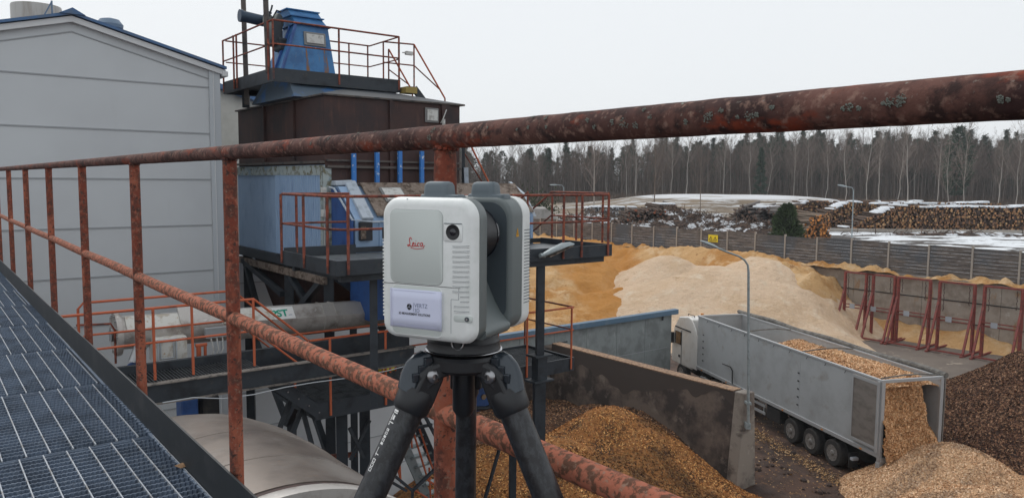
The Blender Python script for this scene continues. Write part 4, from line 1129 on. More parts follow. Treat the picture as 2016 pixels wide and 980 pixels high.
def bare_tree(h, trunk_c, twig_c, lean=.03, nb=26, nt=7, r0=.14, spread=.17, start=.38, tw=.035):
    """returns (trunk V,F,C), (crown V,F,C); fine twigs as narrow ribbons"""
    seg = 5
    zs = np.linspace(0, 1, 9)
    wob = np.cumsum(RNG.normal(0, lean, (9, 2)), 0) * h * .05
    ctr = np.stack([wob[:, 0], wob[:, 1], zs * h], -1)
    rad = r0 * (1 - zs) ** .8 + .015
    an = np.arange(seg) * 2 * pi / seg
    V = (ctr[:, None] + np.stack([np.cos(an), np.sin(an), an * 0], -1)[None] * rad[:, None, None]).reshape(-1, 3)
    F = []
    for i in range(8):
        for k in range(seg): F.append((i * seg + k, i * seg + (k + 1) % seg, (i + 1) * seg + (k + 1) % seg, (i + 1) * seg + k))
    C = np.repeat(np.array(trunk_c)[None] * (np.linspace(1, .75, 9)[:, None]), seg, 0)
    # the birch's bark turns brown towards the top
    top = np.clip((np.repeat(zs, seg) - .6) / .4, 0, 1)[:, None]
    C = C * (1 - top) + np.array(twig_c)[None] * top
    tr = (V, np.array(F), C)
    f = RNG.uniform(start, 1, nb)
    base = np.stack([np.interp(f, zs, ctr[:, 0]), np.interp(f, zs, ctr[:, 1]), f * h], -1)
    ang = RNG.uniform(0, 2 * pi, nb); ln = h * spread * (1.25 - f) / .8 * RNG.uniform(.6, 1.2, nb)
    rise = RNG.uniform(.9, 1.6, nb)
    mid = base + np.stack([np.cos(ang) * ln * .55, np.sin(ang) * ln * .55, ln * rise * .6], -1)
    tip = mid + np.stack([np.cos(ang) * ln * .40, np.sin(ang) * ln * .40, ln * rise * .65], -1)
    tc = np.array(twig_c)[None]
    bc = tc * RNG.uniform(.8, 1.3, (nb, 1))
    parts = [ribbons(base, mid, .07, .05, bc), ribbons(mid, tip, .05, .025, bc)]
    n2 = nb * nt
    i2 = RNG.integers(0, nb, n2); f2 = RNG.uniform(.15, 1, (n2, 1))
    st = np.where(f2 < .5, base[i2] + (mid[i2] - base[i2]) * f2 * 2, mid[i2] + (tip[i2] - mid[i2]) * (f2 - .5) * 2)
    dr = RNG.normal(0, 1, (n2, 3)) * .6 + (tip[i2] - mid[i2]) / (np.linalg.norm(tip[i2] - mid[i2], axis=1)[:, None]) + np.array([0, 0, .35])
    dr /= np.linalg.norm(dr, axis=1)[:, None]
    e2 = st + dr * (h * .06 * RNG.uniform(.5, 1.4, (n2, 1)))
    parts.append(ribbons(st, e2, tw, .02, tc * RNG.uniform(.8, 1.3, (n2, 1))))
    Vs, Fs, Cs, o = [], [], [], 0
    for v, q_, c in parts:
        Vs.append(v); Fs.append(q_ + o); Cs.append(c); o += len(v)
    return tr, (np.concatenate(Vs), np.concatenate(Fs), np.concatenate(Cs))


def conifer(h, spruce=True, nclump=420, start=.15):
    tr, _ = bare_tree(h, (.12, .08, .06), (.10, .07, .05), nb=3, nt=1, r0=.2)
    f = start + (1 - start) * RNG.random(nclump) ** .9
    wmax = h * (.15 if spruce else .17)
    prof = (1 - f) ** .8 if spruce else np.sin(np.clip((f - start) / (1 - start), 0, 1) * pi * .9 + .25) ** .8
    rr = wmax * prof * np.sqrt(RNG.uniform(.25, 1, nclump)) + .1
    if spruce: rr *= (.75 + .35 * np.sin(f * 46))
    an = RNG.uniform(0, 2 * pi, nclump)
    P = np.stack([np.cos(an) * rr, np.sin(an) * rr, f * h], -1)
    out = np.stack([np.cos(an), np.sin(an), RNG.uniform(-.5, .5, nclump)], -1)
    L = h * .035 * RNG.uniform(.6, 1.5, (nclump, 1))
    col_ = np.array([(.036, .060, .040)]) * RNG.uniform(.55, 1.7, (nclump, 1)) + RNG.uniform(0, .012, (nclump, 1))
    parts = []
    for k in range(3):
        d = out + RNG.normal(0, .5, (nclump, 3)); d /= np.linalg.norm(d, axis=1)[:, None]
        parts.append(ribbons(P - d * L * .5, P + d * L, h * .013, h * .005, col_))
    Vs, Fs, Cs, o = [], [], [], 0
    for v, q_, c in parts:
        Vs.append(v); Fs.append(q_ + o); Cs.append(c); o += len(v)
    return tr, (np.concatenate(Vs), np.concatenate(Fs), np.concatenate(Cs))


WH, TW = (.33, .305, .28), (.165, .128, .110)
birches = [bare_tree(h, WH if i % 4 else (.30, .25, .22), TW, lean=.05 + .06 * (i % 3), nb=30, nt=9, r0=.10 + .02 * (i % 3)) for i, h in enumerate((22, 24, 20, 23, 21, 25, 19, 26, 23))]
dull = [bare_tree(h, (.20, .165, .145), TW, nb=34, nt=11) for h in (23, 25, 22)]
pines = [conifer(h, s) for h, s in ((25, True), (23, False), (26, True), (22, False))]


def merge_forest(name, items):
    Vs, Fs, Cs, o = [], [], [], 0
    for proto, (x, y, z), s, rot, tint in items:
        c_, s_ = cos(rot), sin(rot)
        R_ = np.array([[c_, -s_, 0], [s_, c_, 0], [0, 0, 1]])
        for V, F, C in proto:
            Vs.append(V @ R_.T * s + np.array([x, y, z])); Fs.append(F + o); Cs.append(C * tint); o += len(V)
    ob = fast_mesh(name, np.concatenate(Vs), np.concatenate(Fs), m_treecol, None, np.concatenate(Cs), kind='stuff')
    return ob


items = []
def edge_y(x): return 236 + 10 * float(vnoise(np.array(x * .03), np.array(7.))) + max(0, (30 - x)) * .15
def hscale(x):   # tree line drops a little at the left
    return .76 + .20 * min(1, max(0, (x - 15) / 90)) + .04 * float(vnoise(np.array(x * .08), np.array(2.)))
for k in range(900):                                        # bare mixed wood
    x = random.uniform(-75, 190); d_ = random.random() ** 1.2 * 46
    y = edge_y(x) + d_ + 2
    pr = random.choice(birches) if random.random() < .34 else random.choice(dull)
    items.append((pr, (x, y, float(plateau_z(np.array(x), np.array(y))) - .2), random.uniform(.62, 1.06) * hscale(x), random.uniform(0, 6.28), random.uniform(.65, 1.05)))
for k in range(620):                                        # evergreens behind and among them
    x = random.uniform(-90, 225) if random.random() < .5 else random.uniform(60, 225); y = edge_y(x) + random.uniform(30, 72)
    g_ = vnoise(np.array(x * .05 + 9), np.array(4.))
    items.append((random.choice(pines), (x, y, float(plateau_z(np.array(x), np.array(y))) - .2), random.uniform(.72, 1.06) * hscale(x) * (1.0 + .06 * g_), random.uniform(0, 6.28), random.uniform(.8, 1.25)))
fo = merge_forest('mixed_forest', items)
tag(fo, 'dense wood of bare birches with dark evergreens behind, across the whole horizon', 'forest')
# bare undergrowth along the edge
n = 26000
x = RNG.uniform(-60, 180, n); y = np.array([edge_y(v) for v in x[:400]]).mean() + RNG.uniform(-16, 26, n)
z = plateau_z(x, y)
ht = RNG.uniform(.8, 3.6, n) * np.clip(1 - (238 - y) / 34, .25, 1)
P0 = np.stack([x, y, z], -1); P1 = P0 + np.stack([RNG.normal(0, .6, n), RNG.normal(0, .6, n), ht], -1)
V, q, C = ribbons(P0, P1, .13, .05, np.array([(.135, .10, .078)]) * RNG.uniform(.6, 1.35, (n, 1)))
n3 = 26000
x3 = RNG.uniform(-75, 200, n3); y3 = 240 + RNG.uniform(0, 48, n3)
z3 = plateau_z(x3, y3); h3 = RNG.uniform(2.0, 9.0, n3)
P3 = np.stack([x3, y3, z3 + RNG.uniform(0, 2, n3)], -1); Q3 = P3 + np.stack([RNG.normal(0, .5, n3), RNG.normal(0, .5, n3), h3], -1)
V3, q3, C3 = ribbons(P3, Q3, .17, .06, np.array([(.12, .098, .085)]) * RNG.uniform(.55, 1.4, (n3, 1)))
V = np.concatenate([V, V3]); q = np.concatenate([q, q3 + len(C)]); C = np.concatenate([C, C3])
tag(fast_mesh('undergrowth', V, q, m_treecol, None, C, kind='stuff'), 'band of brown leafless scrub along the foot of the forest', 'scrub')

m_birchm = m_treecol
def tree_at(px_x, px_y, Y, proto, s, label, name='birch_tree', cat='tree', group=None, tint=1.0):
    # a tree standing at world (x, Y)
    x = px_x
    z = float(plateau_z(np.array(x), np.array(Y))) - .1
    t = thing(name, label, cat, (x, Y, z), random.uniform(0, 6.28), group)
    (V, F, C), (V2, F2, C2) = proto
    M_ = np.array(ROOTS[t.name])
    fast_mesh('trunk', (V * s) @ M_[:3, :3].T + M_[:3, 3], F, m_treecol, t, C * tint)
    fast_mesh('crown', (V2 * s) @ M_[:3, :3].T + M_[:3, 3], F2, m_treecol, t, C2)
    return t
def px2x(px, Y): return (px - 1008) / 1514 * Y * 1.0
GA = 'birches above the longest log stack'
ORD = ('first', 'second', 'third', 'fourth', 'fifth', 'sixth', 'seventh', 'eighth', 'ninth', 'tenth')
ROWA = ((1660, 196, .80), (1700, 192, .86), (1785, 190, .93), (1842, 188, .80), (1862, 190, .78), (1890, 186, .88), (1961, 185, .72), (1998, 184, .84), (1728, 198, .75), (1765, 200, .8))
for px, Y, h in ROWA:
    tree_at(px2x(px, Y), 0, Y, bare_tree(24, (.46, .425, .39), (.24, .20, .175), lean=random.choice((.08, .2, .3)), nb=44, nt=11, r0=random.uniform(.10, .16), start=random.uniform(.2, .42), spread=random.uniform(.15, .22)), h, 'white birch above the longest log stack, %s from the left in that row' % ORD[sorted(v[0] for v in ROWA).index(px)], group=GA, tint=1.0)
GB = 'birches above the snowy field'
ROWB = ((1318, 232, .86), (1352, 230, .9), (1420, 230, .82), (1250, 232, .9), (1230, 236, .8), (1480, 233, .88), (1505, 230, .86), (1560, 231, .84), (1590, 233, .9), (1620, 232, .86))
for px, Y, h in ROWB:
    tree_at(px2x(px, Y), 0, Y, bare_tree(24, (.46, .425, .39), (.22, .185, .16), lean=random.choice((.08, .2, .3)), nb=44, nt=11, r0=random.uniform(.09, .15), start=random.uniform(.2, .42), spread=random.uniform(.15, .22)), h, 'pale birch at the forest edge above the grass field, %s from the left there' % ORD[sorted(v[0] for v in ROWB).index(px)], group=GB)
tree_at(px2x(1192, 150), 0, 172, bare_tree(19, (.42, .38, .34), (.24, .19, .165), nb=48, nt=12, r0=.15, spread=.22, start=.2, tw=.045), .92, 'wide-branching pale birch standing clear of the wood, right of the platform rail')
tree_at(px2x(1288, 150), 0, 150, bare_tree(19, (.20, .15, .12), (.16, .125, .105), nb=44, nt=12, r0=.13, spread=.24, start=.12, tw=.04), .86, 'brown bare tree rising straight behind the dark brush pile')
tree_at(px2x(1378, 158), 0, 158, bare_tree(19, (.24, .19, .16), (.16, .125, .105), nb=40, nt=10, r0=.12, spread=.22, start=.2, tw=.04), .78, 'brown bare tree on the right part of the snowy field edge')
tree_at(px2x(1470, 240), 0, 228, conifer(26, True, 700), .60, 'dark spruce standing in front of the birches near the middle of the wood', name='spruce_tree')
tree_at(px2x(1828, 240), 0, 226, conifer(26, False, 800), .90, 'tallest dark spruce poking above the wood at the right', name='spruce_tree')

# the round pine beside the bright orange log stack
t = thing('young_pine', 'bushy dark green young pine just behind the fence, left of the orange log ends', 'tree', (30.7, 86, 4.2))
p = MB().path([(30.7, 86, 4.2), (30.65, 86, 6.5), (30.7, 86, 8.1)], [.12, .08, .02], 7); p.build('trunk', M('pine_bark', (.12, .08, .06), .9), t, smooth=True)
n = 3200
f = RNG.random(n) ** .8; an = RNG.uniform(0, 2 * pi, n)
rr = (2.15 * np.sqrt(np.clip(1 - f, 0.03, 1)) * (.78 + .25 * np.sin(an * 3 + f * 9))) * RNG.uniform(.35, 1, n) ** .5
P = np.stack([30.7 + rr * np.cos(an), 86 + rr * np.sin(an), 4.35 + f * 4.0], -1)
d = np.stack([np.cos(an), np.sin(an), RNG.uniform(.1, 1.2, n)], -1) + RNG.normal(0, .4, (n, 3)); d /= np.linalg.norm(d, axis=1)[:, None]
V, q, C = ribbons(P - d * .15, P + d * .38, .17, .04, np.array([(.040, .058, .026)]) * RNG.uniform(.4, 1.9, (n, 1)))
fast_mesh('crown', V, q, m_treecol, t, C)
# low scrub behind the boards
t = thing('green_shrub', 'dark green shrub showing between the scanner and the far platform', 'shrub', (4.2, 130, 4.2))
n = 1500
P = np.stack([RNG.normal(3.9, 1.6, n), RNG.normal(130, 1.5, n), 4.2 + np.abs(RNG.normal(0, 1.9, n))], -1)
d = RNG.normal(0, 1, (n, 3)); d[:, 2] = np.abs(d[:, 2]); d /= np.linalg.norm(d, axis=1)[:, None]
V, q, C = ribbons(P, P + d * .6, .22, .05, np.array([(.04, .052, .028)]) * RNG.uniform(.5, 1.7, (n, 1)))
fast_mesh('foliage', V, q, m_treecol, t, C)

# ================================================================== THE PLANT: measured points on planes of the plant frame
_cm = np.array(cam.matrix_world)[:3, :3]
EYEP = np.array([0, 0, EYE])


def on_plane(px, py, p0, n):
    d = _cm @ np.array([(px - 1008) / 1514., -(py - 490) / 1514., -1.])
    return EYEP + d * (np.dot(n, p0 - EYEP) / np.dot(n, d))


def pa(px, py, a): return on_plane(px, py, G(a, 0, 0), AX)
def pb(px, py, b): return on_plane(px, py, G(0, b, 0), BX)
def abz(p): return ab_of(p[0], p[1]) + (p[2],)


# ---- warehouse with the grey gable
wh = thing('warehouse', 'big pale grey warehouse with horizontal wall panels and a blue roofed gable, at the left', 'building', G(5.7, -4, 0), TH)
RIDGE, SL = -3.97, .264
roofz = lambda b: 13.90 - SL * abs(b - RIDGE)
p = MB().prism([(-9.2, 0), (-1.2, 0), (-1.2, roofz(-1.2)), (RIDGE, roofz(RIDGE)), (-9.2, roofz(-9.2))], C0, BX, AX, UP, 2.7, 8.9)
p.build('wall', m_panel, wh)
p = MB()
for k in range(13):
    z = 12.74 - k * .983
    p.box(2.685, 2.698, -9.2, -1.42, z - .014, z + .014)
s1 = [(b_, roofz(b_) - .30) for b_ in (-9.2, RIDGE, -1.42)]
p.bar(G(2.692, -9.2, s1[0][1]), G(2.692, RIDGE, s1[1][1]), .02, .02); p.bar(G(2.692, RIDGE, s1[1][1]), G(2.692, -1.42, s1[2][1]), .02, .02)
p.build('panel_joint', m_seam, wh)
p = MB(); p.box(2.64, 2.684, -1.42, -1.19, 0, roofz(-1.2) - .05); p.build('corner_trim', m_trim, wh, bevel=.006)
p = MB(); p.box(2.625, 2.64, -1.345, -1.33, 0, roofz(-1.3) - .06); p.build('corner_edge', m_fascia, wh)
for s_, b0 in ((1, -9.6), (-1, -1.08)):
    p = MB().prism([(b0, roofz(b0) - .02), (RIDGE, roofz(RIDGE) - .02), (RIDGE, roofz(RIDGE) - .13), (b0, roofz(b0) - .13)], C0, BX, AX, UP, 2.58, 2.70)
    p.build('fascia', m_fascia, wh)
    p = MB().prism([(b0, roofz(b0)), (RIDGE, roofz(RIDGE)), (RIDGE, roofz(RIDGE) + .055), (b0, roofz(b0) + .055)], C0, BX, AX, UP, 2.52, 9.2)
    rf = p.build('roof', m_blueroof, wh)
p = MB().prism([(RIDGE - .22, roofz(RIDGE) + .0), (RIDGE + .22, roofz(RIDGE) + .0), (RIDGE, roofz(RIDGE) + .12)], C0, BX, AX, UP, 2.48, 9.2); p.build('ridge_cap', m_blueroof, wh)
p = MB().box(2.55, 9.2, -1.16, -1.04, 12.98, 13.10); p.build('gutter', m_fascia, wh, bevel=.02)
ct = thing('roof_cowl', 'wide beige round cowl standing on the warehouse roof', 'roof vent', G(6, -4.15, 13.8))
p = MB().lathe([(.50, -.3), (.50, .72), (.49, .76), (.46, .76), (.46, .3), (.0, .3)], G(6, -4.15, 13.85), UP, 40); p.build('cowl_drum', m_vent, ct, smooth=True)
p = MB(); q_ = G(5.2, -3.95, 13.9); p.tube(q_, q_ + UP * .72, .018, 6); p.tube(q_ + UP * .7, q_ + UP * .05 - BX * .32, .016, 6)
tag(p.build('wire_stay', m_ventblue, None, origin=tuple(q_)), 'thin blue bent stay rod rising in front of the beige roof cowl', 'rod')
ct = thing('roof_vent', 'low blue-grey conical vent cap on the right slope of the warehouse roof', 'roof vent', G(7, -2.5, 13.5))
p = MB().lathe([(.22, -.3), (.22, .62), (.30, .64), (.31, .72), (.22, .84), (.0, .90)], G(7, -2.48, 13.85), UP, 28); p.build('vent_cap', m_ventblue, ct, smooth=True)

b2 = thing('cream_building', 'cream walled building with a blue roof edge, showing between warehouse and hopper', 'building', G(11, 0, 0), TH)
r2 = lambda b: 13.44 - .28 * (b - .87)
p = MB().prism([(-6, 0), (3.6, 0), (3.6, r2(3.6)), (-3, r2(-3)), (-6, r2(-3) - .8)], C0, BX, AX, UP, 9.3, 13); p.build('wall', m_cream, b2)
p = MB().prism([(-3, r2(-3)), (3.8, r2(3.8)), (3.8, r2(3.8) + .14), (-3, r2(-3) + .14)], C0, BX, AX, UP, 9.0, 13.4); p.build('roof', m_blueroof, b2)
lb = thing('low_pale_building', 'pale panelled wall standing behind the steel legs of the hopper', 'building', G(7, 3, 0), TH)
p = MB().box(6.0, 8.8, -1.1, 7.2, 0, 8.75); p.build('wall', m_panel, lb)
p = MB()
for k in range(8): p.box(5.985, 5.998, -1.1, 7.2, 8.0 - k * 1.0, 8.03 - k * 1.0)
p.build('panel_joint', m_seam, lb)

# ---- helper: tubular railing from a list of corner points (top rail), with mid rail and posts
def railing(name, label, pts, mat, r=.021, mid=(.48,), height=1.0, posts=None, group=None, postmat=None, skirt=.0, cat='railing'):
    t = thing(name, label, cat, np.array(pts[0]) * (1, 1, 0) + UP * (pts[0][2] - height))
    p = MB().path(pts, r, 8); p.build('top_rail', mat, t, smooth=True, angle=60)
    for m_ in mid:
        p = MB().path([np.array(q) - UP * m_ for q in pts], r * .85, 8); p.build('middle_rail', mat, t, smooth=True, angle=60)
    for q in posts or []:
        q = np.array(q)
        p = MB().tube(q - UP * (height + skirt), q, r * 1.05, 8); p.build('post', postmat or mat, t, smooth=True)
    return t


def grating(mb, a0, a1, b0, b1, z, step=.055, th=.03, along='b'):
    if along == 'b':
        a = a0
        while a < a1: mb.box(a, a + .008, b0, b1, z - th, z); a += step
        b = b0
        while b < b1: mb.box(a0, a1, b, b + .006, z - .012, z - .002); b += .25
    else:
        b = b0
        while b < b1: mb.box(a0, a1, b, b + .008, z - th, z); b += step
    return mb


# ---- hopper
hp = thing('steel_hopper', 'dark brown steel hopper box with a rimmed roof, above the pale blue cladding', 'hopper', G(2.5, 1.6, 0), TH)
p = MB().box(0, 5.1, 0, 3.25, 10.72, 12.46); p.build('hopper_body', m_brown, hp)
p = MB()
p.box(-.06, 5.16, -.06, 3.36, 12.462, 12.50)
p.build('rim', m_brownedge, hp, bevel=.006)
p = MB(); p.add([G(-.04, -.04, 12.502), G(-.04, 3.34, 12.502), G(5.1, 3.34, 12.502), G(5.1, -.04, 12.502), G(1.5, 1.3, 12.84), G(1.5, 2.0, 12.84), G(3.5, 2.0, 12.84), G(3.5, 1.3, 12.84)],
                [(0, 1, 5, 4), (1, 2, 6, 5), (2, 3, 7, 6), (3, 0, 4, 7), (4, 5, 6, 7)]); p.build('roof', m_black, hp)
for q_ in ((1.45, 1.52, -.055, -.002, 11.2), (3.2, 3.27, -.055, -.002, 11.2), (-.055, -.002, 1.45, 1.53, 10.75), (-.05, -.002, 2.75, 2.95, 10.75)):
    MB().box(*q_, 12.46).build('stiffener', m_brown, hp)
p = MB(); p.box(-.09, -.002, .02, 3.25, 11.03, 11.08); p.box(.0, 5.1, -.09, -.002, 11.12, 11.17); p.box(-.06, -.002, .02, 3.25, 11.16, 11.2); p.build('ledge', m_brownedge, hp)
for b_ in (.57, 1.10, 1.64, 2.18):
    p = MB(); p.box(-.16, -.092, b_ - .045, b_ + .045, 10.70, 11.42); p.build('blue_strap', m_bluestrip, hp, bevel=.006)
fr = MB().box(-.035, -.003, 2.33, 2.68, 12.05, 12.37).build('hatch', m_hatchframe, hp, bevel=.02)
MB().box(-.06, -.036, 2.37, 2.64, 12.09, 12.33).build('hatch_lid', m_whitehatch, fr, bevel=.02)
p = MB(); p.path([G(-.05, 2.72, 12.05), G(-.08, 2.76, 12.15), G(-.06, 2.86, 12.35)], .012, 6); p.tube(G(-.1, 2.76, 12.0), G(-.1, 2.76, 12.14), .035, 8)
p.build('cable_gland', m_whitehatch, hp)

# pale blue clad hut below the hopper
hut = thing('clad_hut', 'pale blue corrugated steel cabin under the brown hopper, mossy at its top edge', 'cabin', G(2.5, 1, 0), TH)
def corrugate(mb, a0, a1, bface, z0, z1, pitch, d):
    a = a0; pts = []
    while a < a1:
        for f_, dd in ((0, 0), (.28, 0), (.42, d), (.78, d), (.92, 0)):
            if a + f_ * pitch <= a1: pts.append((a + f_ * pitch, dd))
        a += pitch
    pts.append((a1, 0))
    V = []
    for a_, d_ in pts:
        V += [G(a_, bface - d_, z0), G(a_, bface - d_, z1)]
    return mb.add(V, [(2 * i, 2 * i + 2, 2 * i + 3, 2 * i + 1) for i in range(len(pts) - 1)])
p = MB().box(0, 5.2, -.008, 3.1, 9.1, 10.715); p.box(.0, 5.2, -.008, -.0, 10.715, 11.09); p.build('wall', m_palesheet, hut)
p = MB(); corrugate(p, .12, 2.6, -.012, 9.12, 10.88, .12, .03); p.build('corrugated_sheet', m_palesheet, hut)
p = MB(); p.box(-.01, 5.2, -.045, -.01, 10.88, 11.08); p.box(-.03, .11, -.06, -.01, 9.1, 11.08); p.box(-.04, -.002, -.06, .12, 9.1, 11.02); p.build('mossy_edge', m_mossy, hut)
p = MB(); p.box(-.05, 5.3, -.06, .1, 8.88, 9.09); p.build('base_beam', m_black, hut)

# feeder housing in front of the hopper
fh = thing('feeder_housing', 'blue clad feeder machine with a slanted brown lid, behind the scanner', 'machine', G(-.5, 2, 0), TH)
p = MB().prism([(-.02, 9.3), (-1.0, 9.3), (-1.0, 10.02), (-.25, 10.66), (-.02, 10.66)], C0, AX, BX, UP, .16, 4.6); p.build('body', m_palesheet, fh)
p = MB()
def corr_b(mb, b0, b1, af, z0, z1, pitch=.11, d=.028):
    b = b0; pts = []
    while b < b1:
        for f_, dd in ((0, 0), (.28, 0), (.42, d), (.78, d), (.92, 0)):
            if b + f_ * pitch <= b1: pts.append((b + f_ * pitch, dd))
        b += pitch
    pts.append((b1, 0))
    V = []
    for b_, d_ in pts: V += [G(af - d_, b_, z0), G(af - d_, b_, z1)]
    return mb.add(V, [(2 * i, 2 * i + 2, 2 * i + 3, 2 * i + 1) for i in range(len(pts) - 1)])
corr_b(p, .62, 4.6, -1.006, 9.3, 10.0); p.build('corrugated_front', m_palesheet, fh)
# blue corrugated side facing the platform
p = MB(); q0 = []
bl = []
b_ = 0
aa_ = np.linspace(-.98, -.06, 56)
V = []
for i, a_ in enumerate(aa_):
    d_ = .028 if (i // 2) % 2 else 0
    top = 10.0 + min(1, (a_ + 1.0) / .75) * .62
    V += [G(a_, .13 - d_, 9.3), G(a_, .13 - d_, top)]
p.add(V, [(2 * i, 2 * i + 2, 2 * i + 3, 2 * i + 1) for i in range(len(aa_) - 1)]); p.build('blue_side_sheet', m_blue, fh)
p = MB().prism([(-.30, 10.74), (-1.02, 10.13), (-1.02, 10.09), (-.30, 10.70)], C0, AX, BX, UP, .62, 4.6); p.box(-.31, -.03, .62, 4.6, 10.68, 10.73); lid = p.build('slanted_lid', m_board, fh)
dA = (G(-.30, 0, 10.745) - G(-1.02, 0, 10.135)); dA /= np.linalg.norm(dA); nA = np.cross(BX, dA); nA = nA if nA[2] > 0 else -nA
o_ = G(-.92, .95, 10.225)
p = MB().obox(o_, BX, dA, nA, 0, .52, .18, .62, .0, .035); h_ = p.build('lid_hatch', m_hatchframe, fh, bevel=.02)
p = MB().obox(o_, BX, dA, nA, .04, .48, .22, .58, .036, .055); p.build('hatch_cover', m_whitehatch, h_, bevel=.03)
p = MB(); p.bar(G(-.12, .12, 10.72), G(-.12, .50, 10.74), .22, .10); p.bar(G(-.14, .46, 10.74), G(-1.05, .40, 10.02), .24, .12); p.build('pale_duct', m_duct, fh, bevel=.02)
p = MB(); p.path([G(-.16, .02, 10.64), G(-.3, .05, 10.62), G(-.95, .12, 10.02), G(-1.1, .5, 9.98), G(-1.1, 1.2, 10.0)], .022, 6); p.build('duct_pipe', m_duct, fh, smooth=True)
p = MB().box(-1.1, -1.0, .22, .48, 9.62, 9.98); sb = p.build('switch_box', m_print, fh, bevel=.01)
MB().box(-1.13, -1.101, .22, .32, 9.66, 9.9).build('box_plate', m_board, sb)
p = MB()
for z_ in (10.5, 10.05): p.box(-.14, .0, -.10, -.03, z_, z_ + .14)
p.tube(G(-.1, -.07, 9.3), G(-.1, -.07, 10.5), .01, 6); p.build('junction_box', m_whitehatch, fh, bevel=.01)
p = MB().box(-.9, -.05, .5, 2.7, 8.0, 9.28); p.build('lower_body', m_blue, fh)
p = MB().prism([(-.05, 10.0), (-1.0, 10.0), (-.6, 10.5), (-.05, 10.78)], C0, AX, BX, UP, 4.62, 4.7); p.build('end_plate', m_duct, fh)
p = MB(); p.bar(G(-1.02, .6, 9.27), G(-1.02, 4.6, 9.27), .08, .06); p.build('sill', m_black, fh)

# ---- bucket elevator head (blue chute) on the hopper
ch = thing('blue_chute', 'blue tapered chute with stepped hood and small white hatch on top of the hopper', 'chute', G(2.4, .6, 12.5), TH)
def frustum(mb, a0, a1, b0, b1, z0, A0, A1, B0, B1, z1):
    return mb.hexa([G(a0, b0, z0), G(a0, b1, z0), G(a1, b1, z0), G(a1, b0, z0), G(A0, B0, z1), G(A0, B1, z1), G(A1, B1, z1), G(A1, B0, z1)])
bl0 = abz(pa(553, 132, 1.9))[1]; br0 = abz(pa(661, 143, 1.9))[1]
t0, t1_ = abz(pa(583, 47, 2.0))[1], abz(pa(646, 47, 2.0))[1]
frustum(MB(), 1.88, 2.95, bl0, br0, 13.05, 2.02, 2.75, t0, t1_, 14.18).build('chute_body', m_chute, ch)
u0, u1 = abz(pa(576, 25, 2.05))[1], abz(pa(637, 25, 2.05))[1]
w0, w1 = abz(pa(570, 10, 2.1))[1], abz(pa(631, 15, 2.1))[1]
frustum(MB(), 2.02, 2.75, t0, t1_, 14.20, 2.16, 2.75, u0 + .02, u1, 14.38).build('hood_step', m_chute, ch)
frustum(MB(), 2.16, 2.75, u0, u1, 14.40, 2.24, 2.75, w0 + .02, w1, 14.53).build('hood_step', m_chute, ch)
p = MB(); p.box(1.96, 2.8, t0 - .05, t1_ + .05, 14.18, 14.202); p.box(2.10, 2.8, u0 - .04, u1 + .04, 14.38, 14.402); p.box(2.20, 2.8, w0 - .03, w1 + .03, 14.53, 14.552); p.build('hood_flange', m_chute, ch)
p = MB(); p.bar(G(1.86, bl0 - .01, 13.07), G(2.0, t0 - .01, 14.18), .05, .05); p.bar(G(2.3, bl0 - .03, 13.07), G(2.3, t0 - .02, 14.18), .05, .05); p.bar(G(2.6, bl0 + .05, 13.07), G(2.0, t0 - .02, 14.1), .03, .05); p.build('rib', m_blue, ch)
hh = [abz(pa(*k, 1.93)) for k in ((601, 63), (641, 92))]
nf = np.cross(BX, (G(2.02, 0, 14.18) - G(1.88, 0, 13.05))); nf /= np.linalg.norm(nf); nf = nf if np.dot(nf, AX) < 0 else -nf
fz = (G(2.02, 0, 14.18) - G(1.88, 0, 13.05)); fz /= np.linalg.norm(fz)
def face_pt(b, z): return G(1.88 + .14 * (z - 13.05) / 1.13, b, z)
o_ = face_pt(hh[0][1], hh[1][2])
p = MB().obox(o_, BX, fz, nf, -.02, hh[1][1] - hh[0][1] + .02, -.02, hh[0][2] - hh[1][2] + .02, .002, .03); h_ = p.build('hatch_frame', m_hatchframe, ch, bevel=.01)
p = MB().obox(o_, BX, fz, nf, .03, hh[1][1] - hh[0][1] - .03, .03, hh[0][2] - hh[1][2] - .03, .031, .055); p.build('hatch_cover', m_whitehatch, h_, bevel=.02)
for f0, f1 in ((.45, .52), (.78, .88)):
    p = MB()
    bb0 = bl0 + (br0 - bl0) * f0; bb1 = bl0 + (br0 - bl0) * f1
    p.add([face_pt(bb0, 13.12) + nf * .003, face_pt(bb1, 13.12) + nf * .003, face_pt(bb1 - .05, 13.70) + nf * .003, face_pt(bb0 + .02, 13.68) + nf * .003], [(0, 1, 2, 3)])
    p.build('rust_run', m_ruststreak, ch)
frustum(MB(), .9, 3.4, -.25, 2.6, 12.50, 1.6, 3.0, -.1, 1.3, 13.0).build('skirt', M('grey_blue_skirt', (.075, .105, .14), .5, 0, [((.04, .12, .28), 2, .5, .6)]), ch)

# drive on the elevator
dr = thing('elevator_drive', 'dark motor with grey pulleys and hoses beside the blue chute on the top platform', 'motor', G(2.6, -.3, 13.9), TH)
p = MB(); p.tube(G(2.6, -.72, 14.32), G(2.6, -.22, 14.27), .12, 20); p.tube(G(2.6, -.76, 14.32), G(2.6, -.70, 14.32), .135, 20)
p.build('motor', M('navy_motor', (.03, .055, .09), .5, .2), dr, smooth=True)
for b_, r_, z_ in ((-.20, .20, 14.22), (-.08, .24, 14.02), (.03, .17, 14.28)):
    p = MB().lathe([(r_ * .3, 0), (r_ * .9, 0), (r_, .015), (r_, .05), (r_ * .9, .065), (r_ * .3, .065)], G(2.45, b_, z_), BX * .6 - AX * .8, 24); p.build('pulley', M('grey_pulley', (.20, .215, .20), .5, .3), dr, smooth=True)
p = MB(); p.box(2.3, 2.7, -.15, .1, 13.75, 14.3); p.box(2.25, 2.6, -.02, .18, 13.62, 13.9); p.build('gearbox', m_black, dr, bevel=.04)
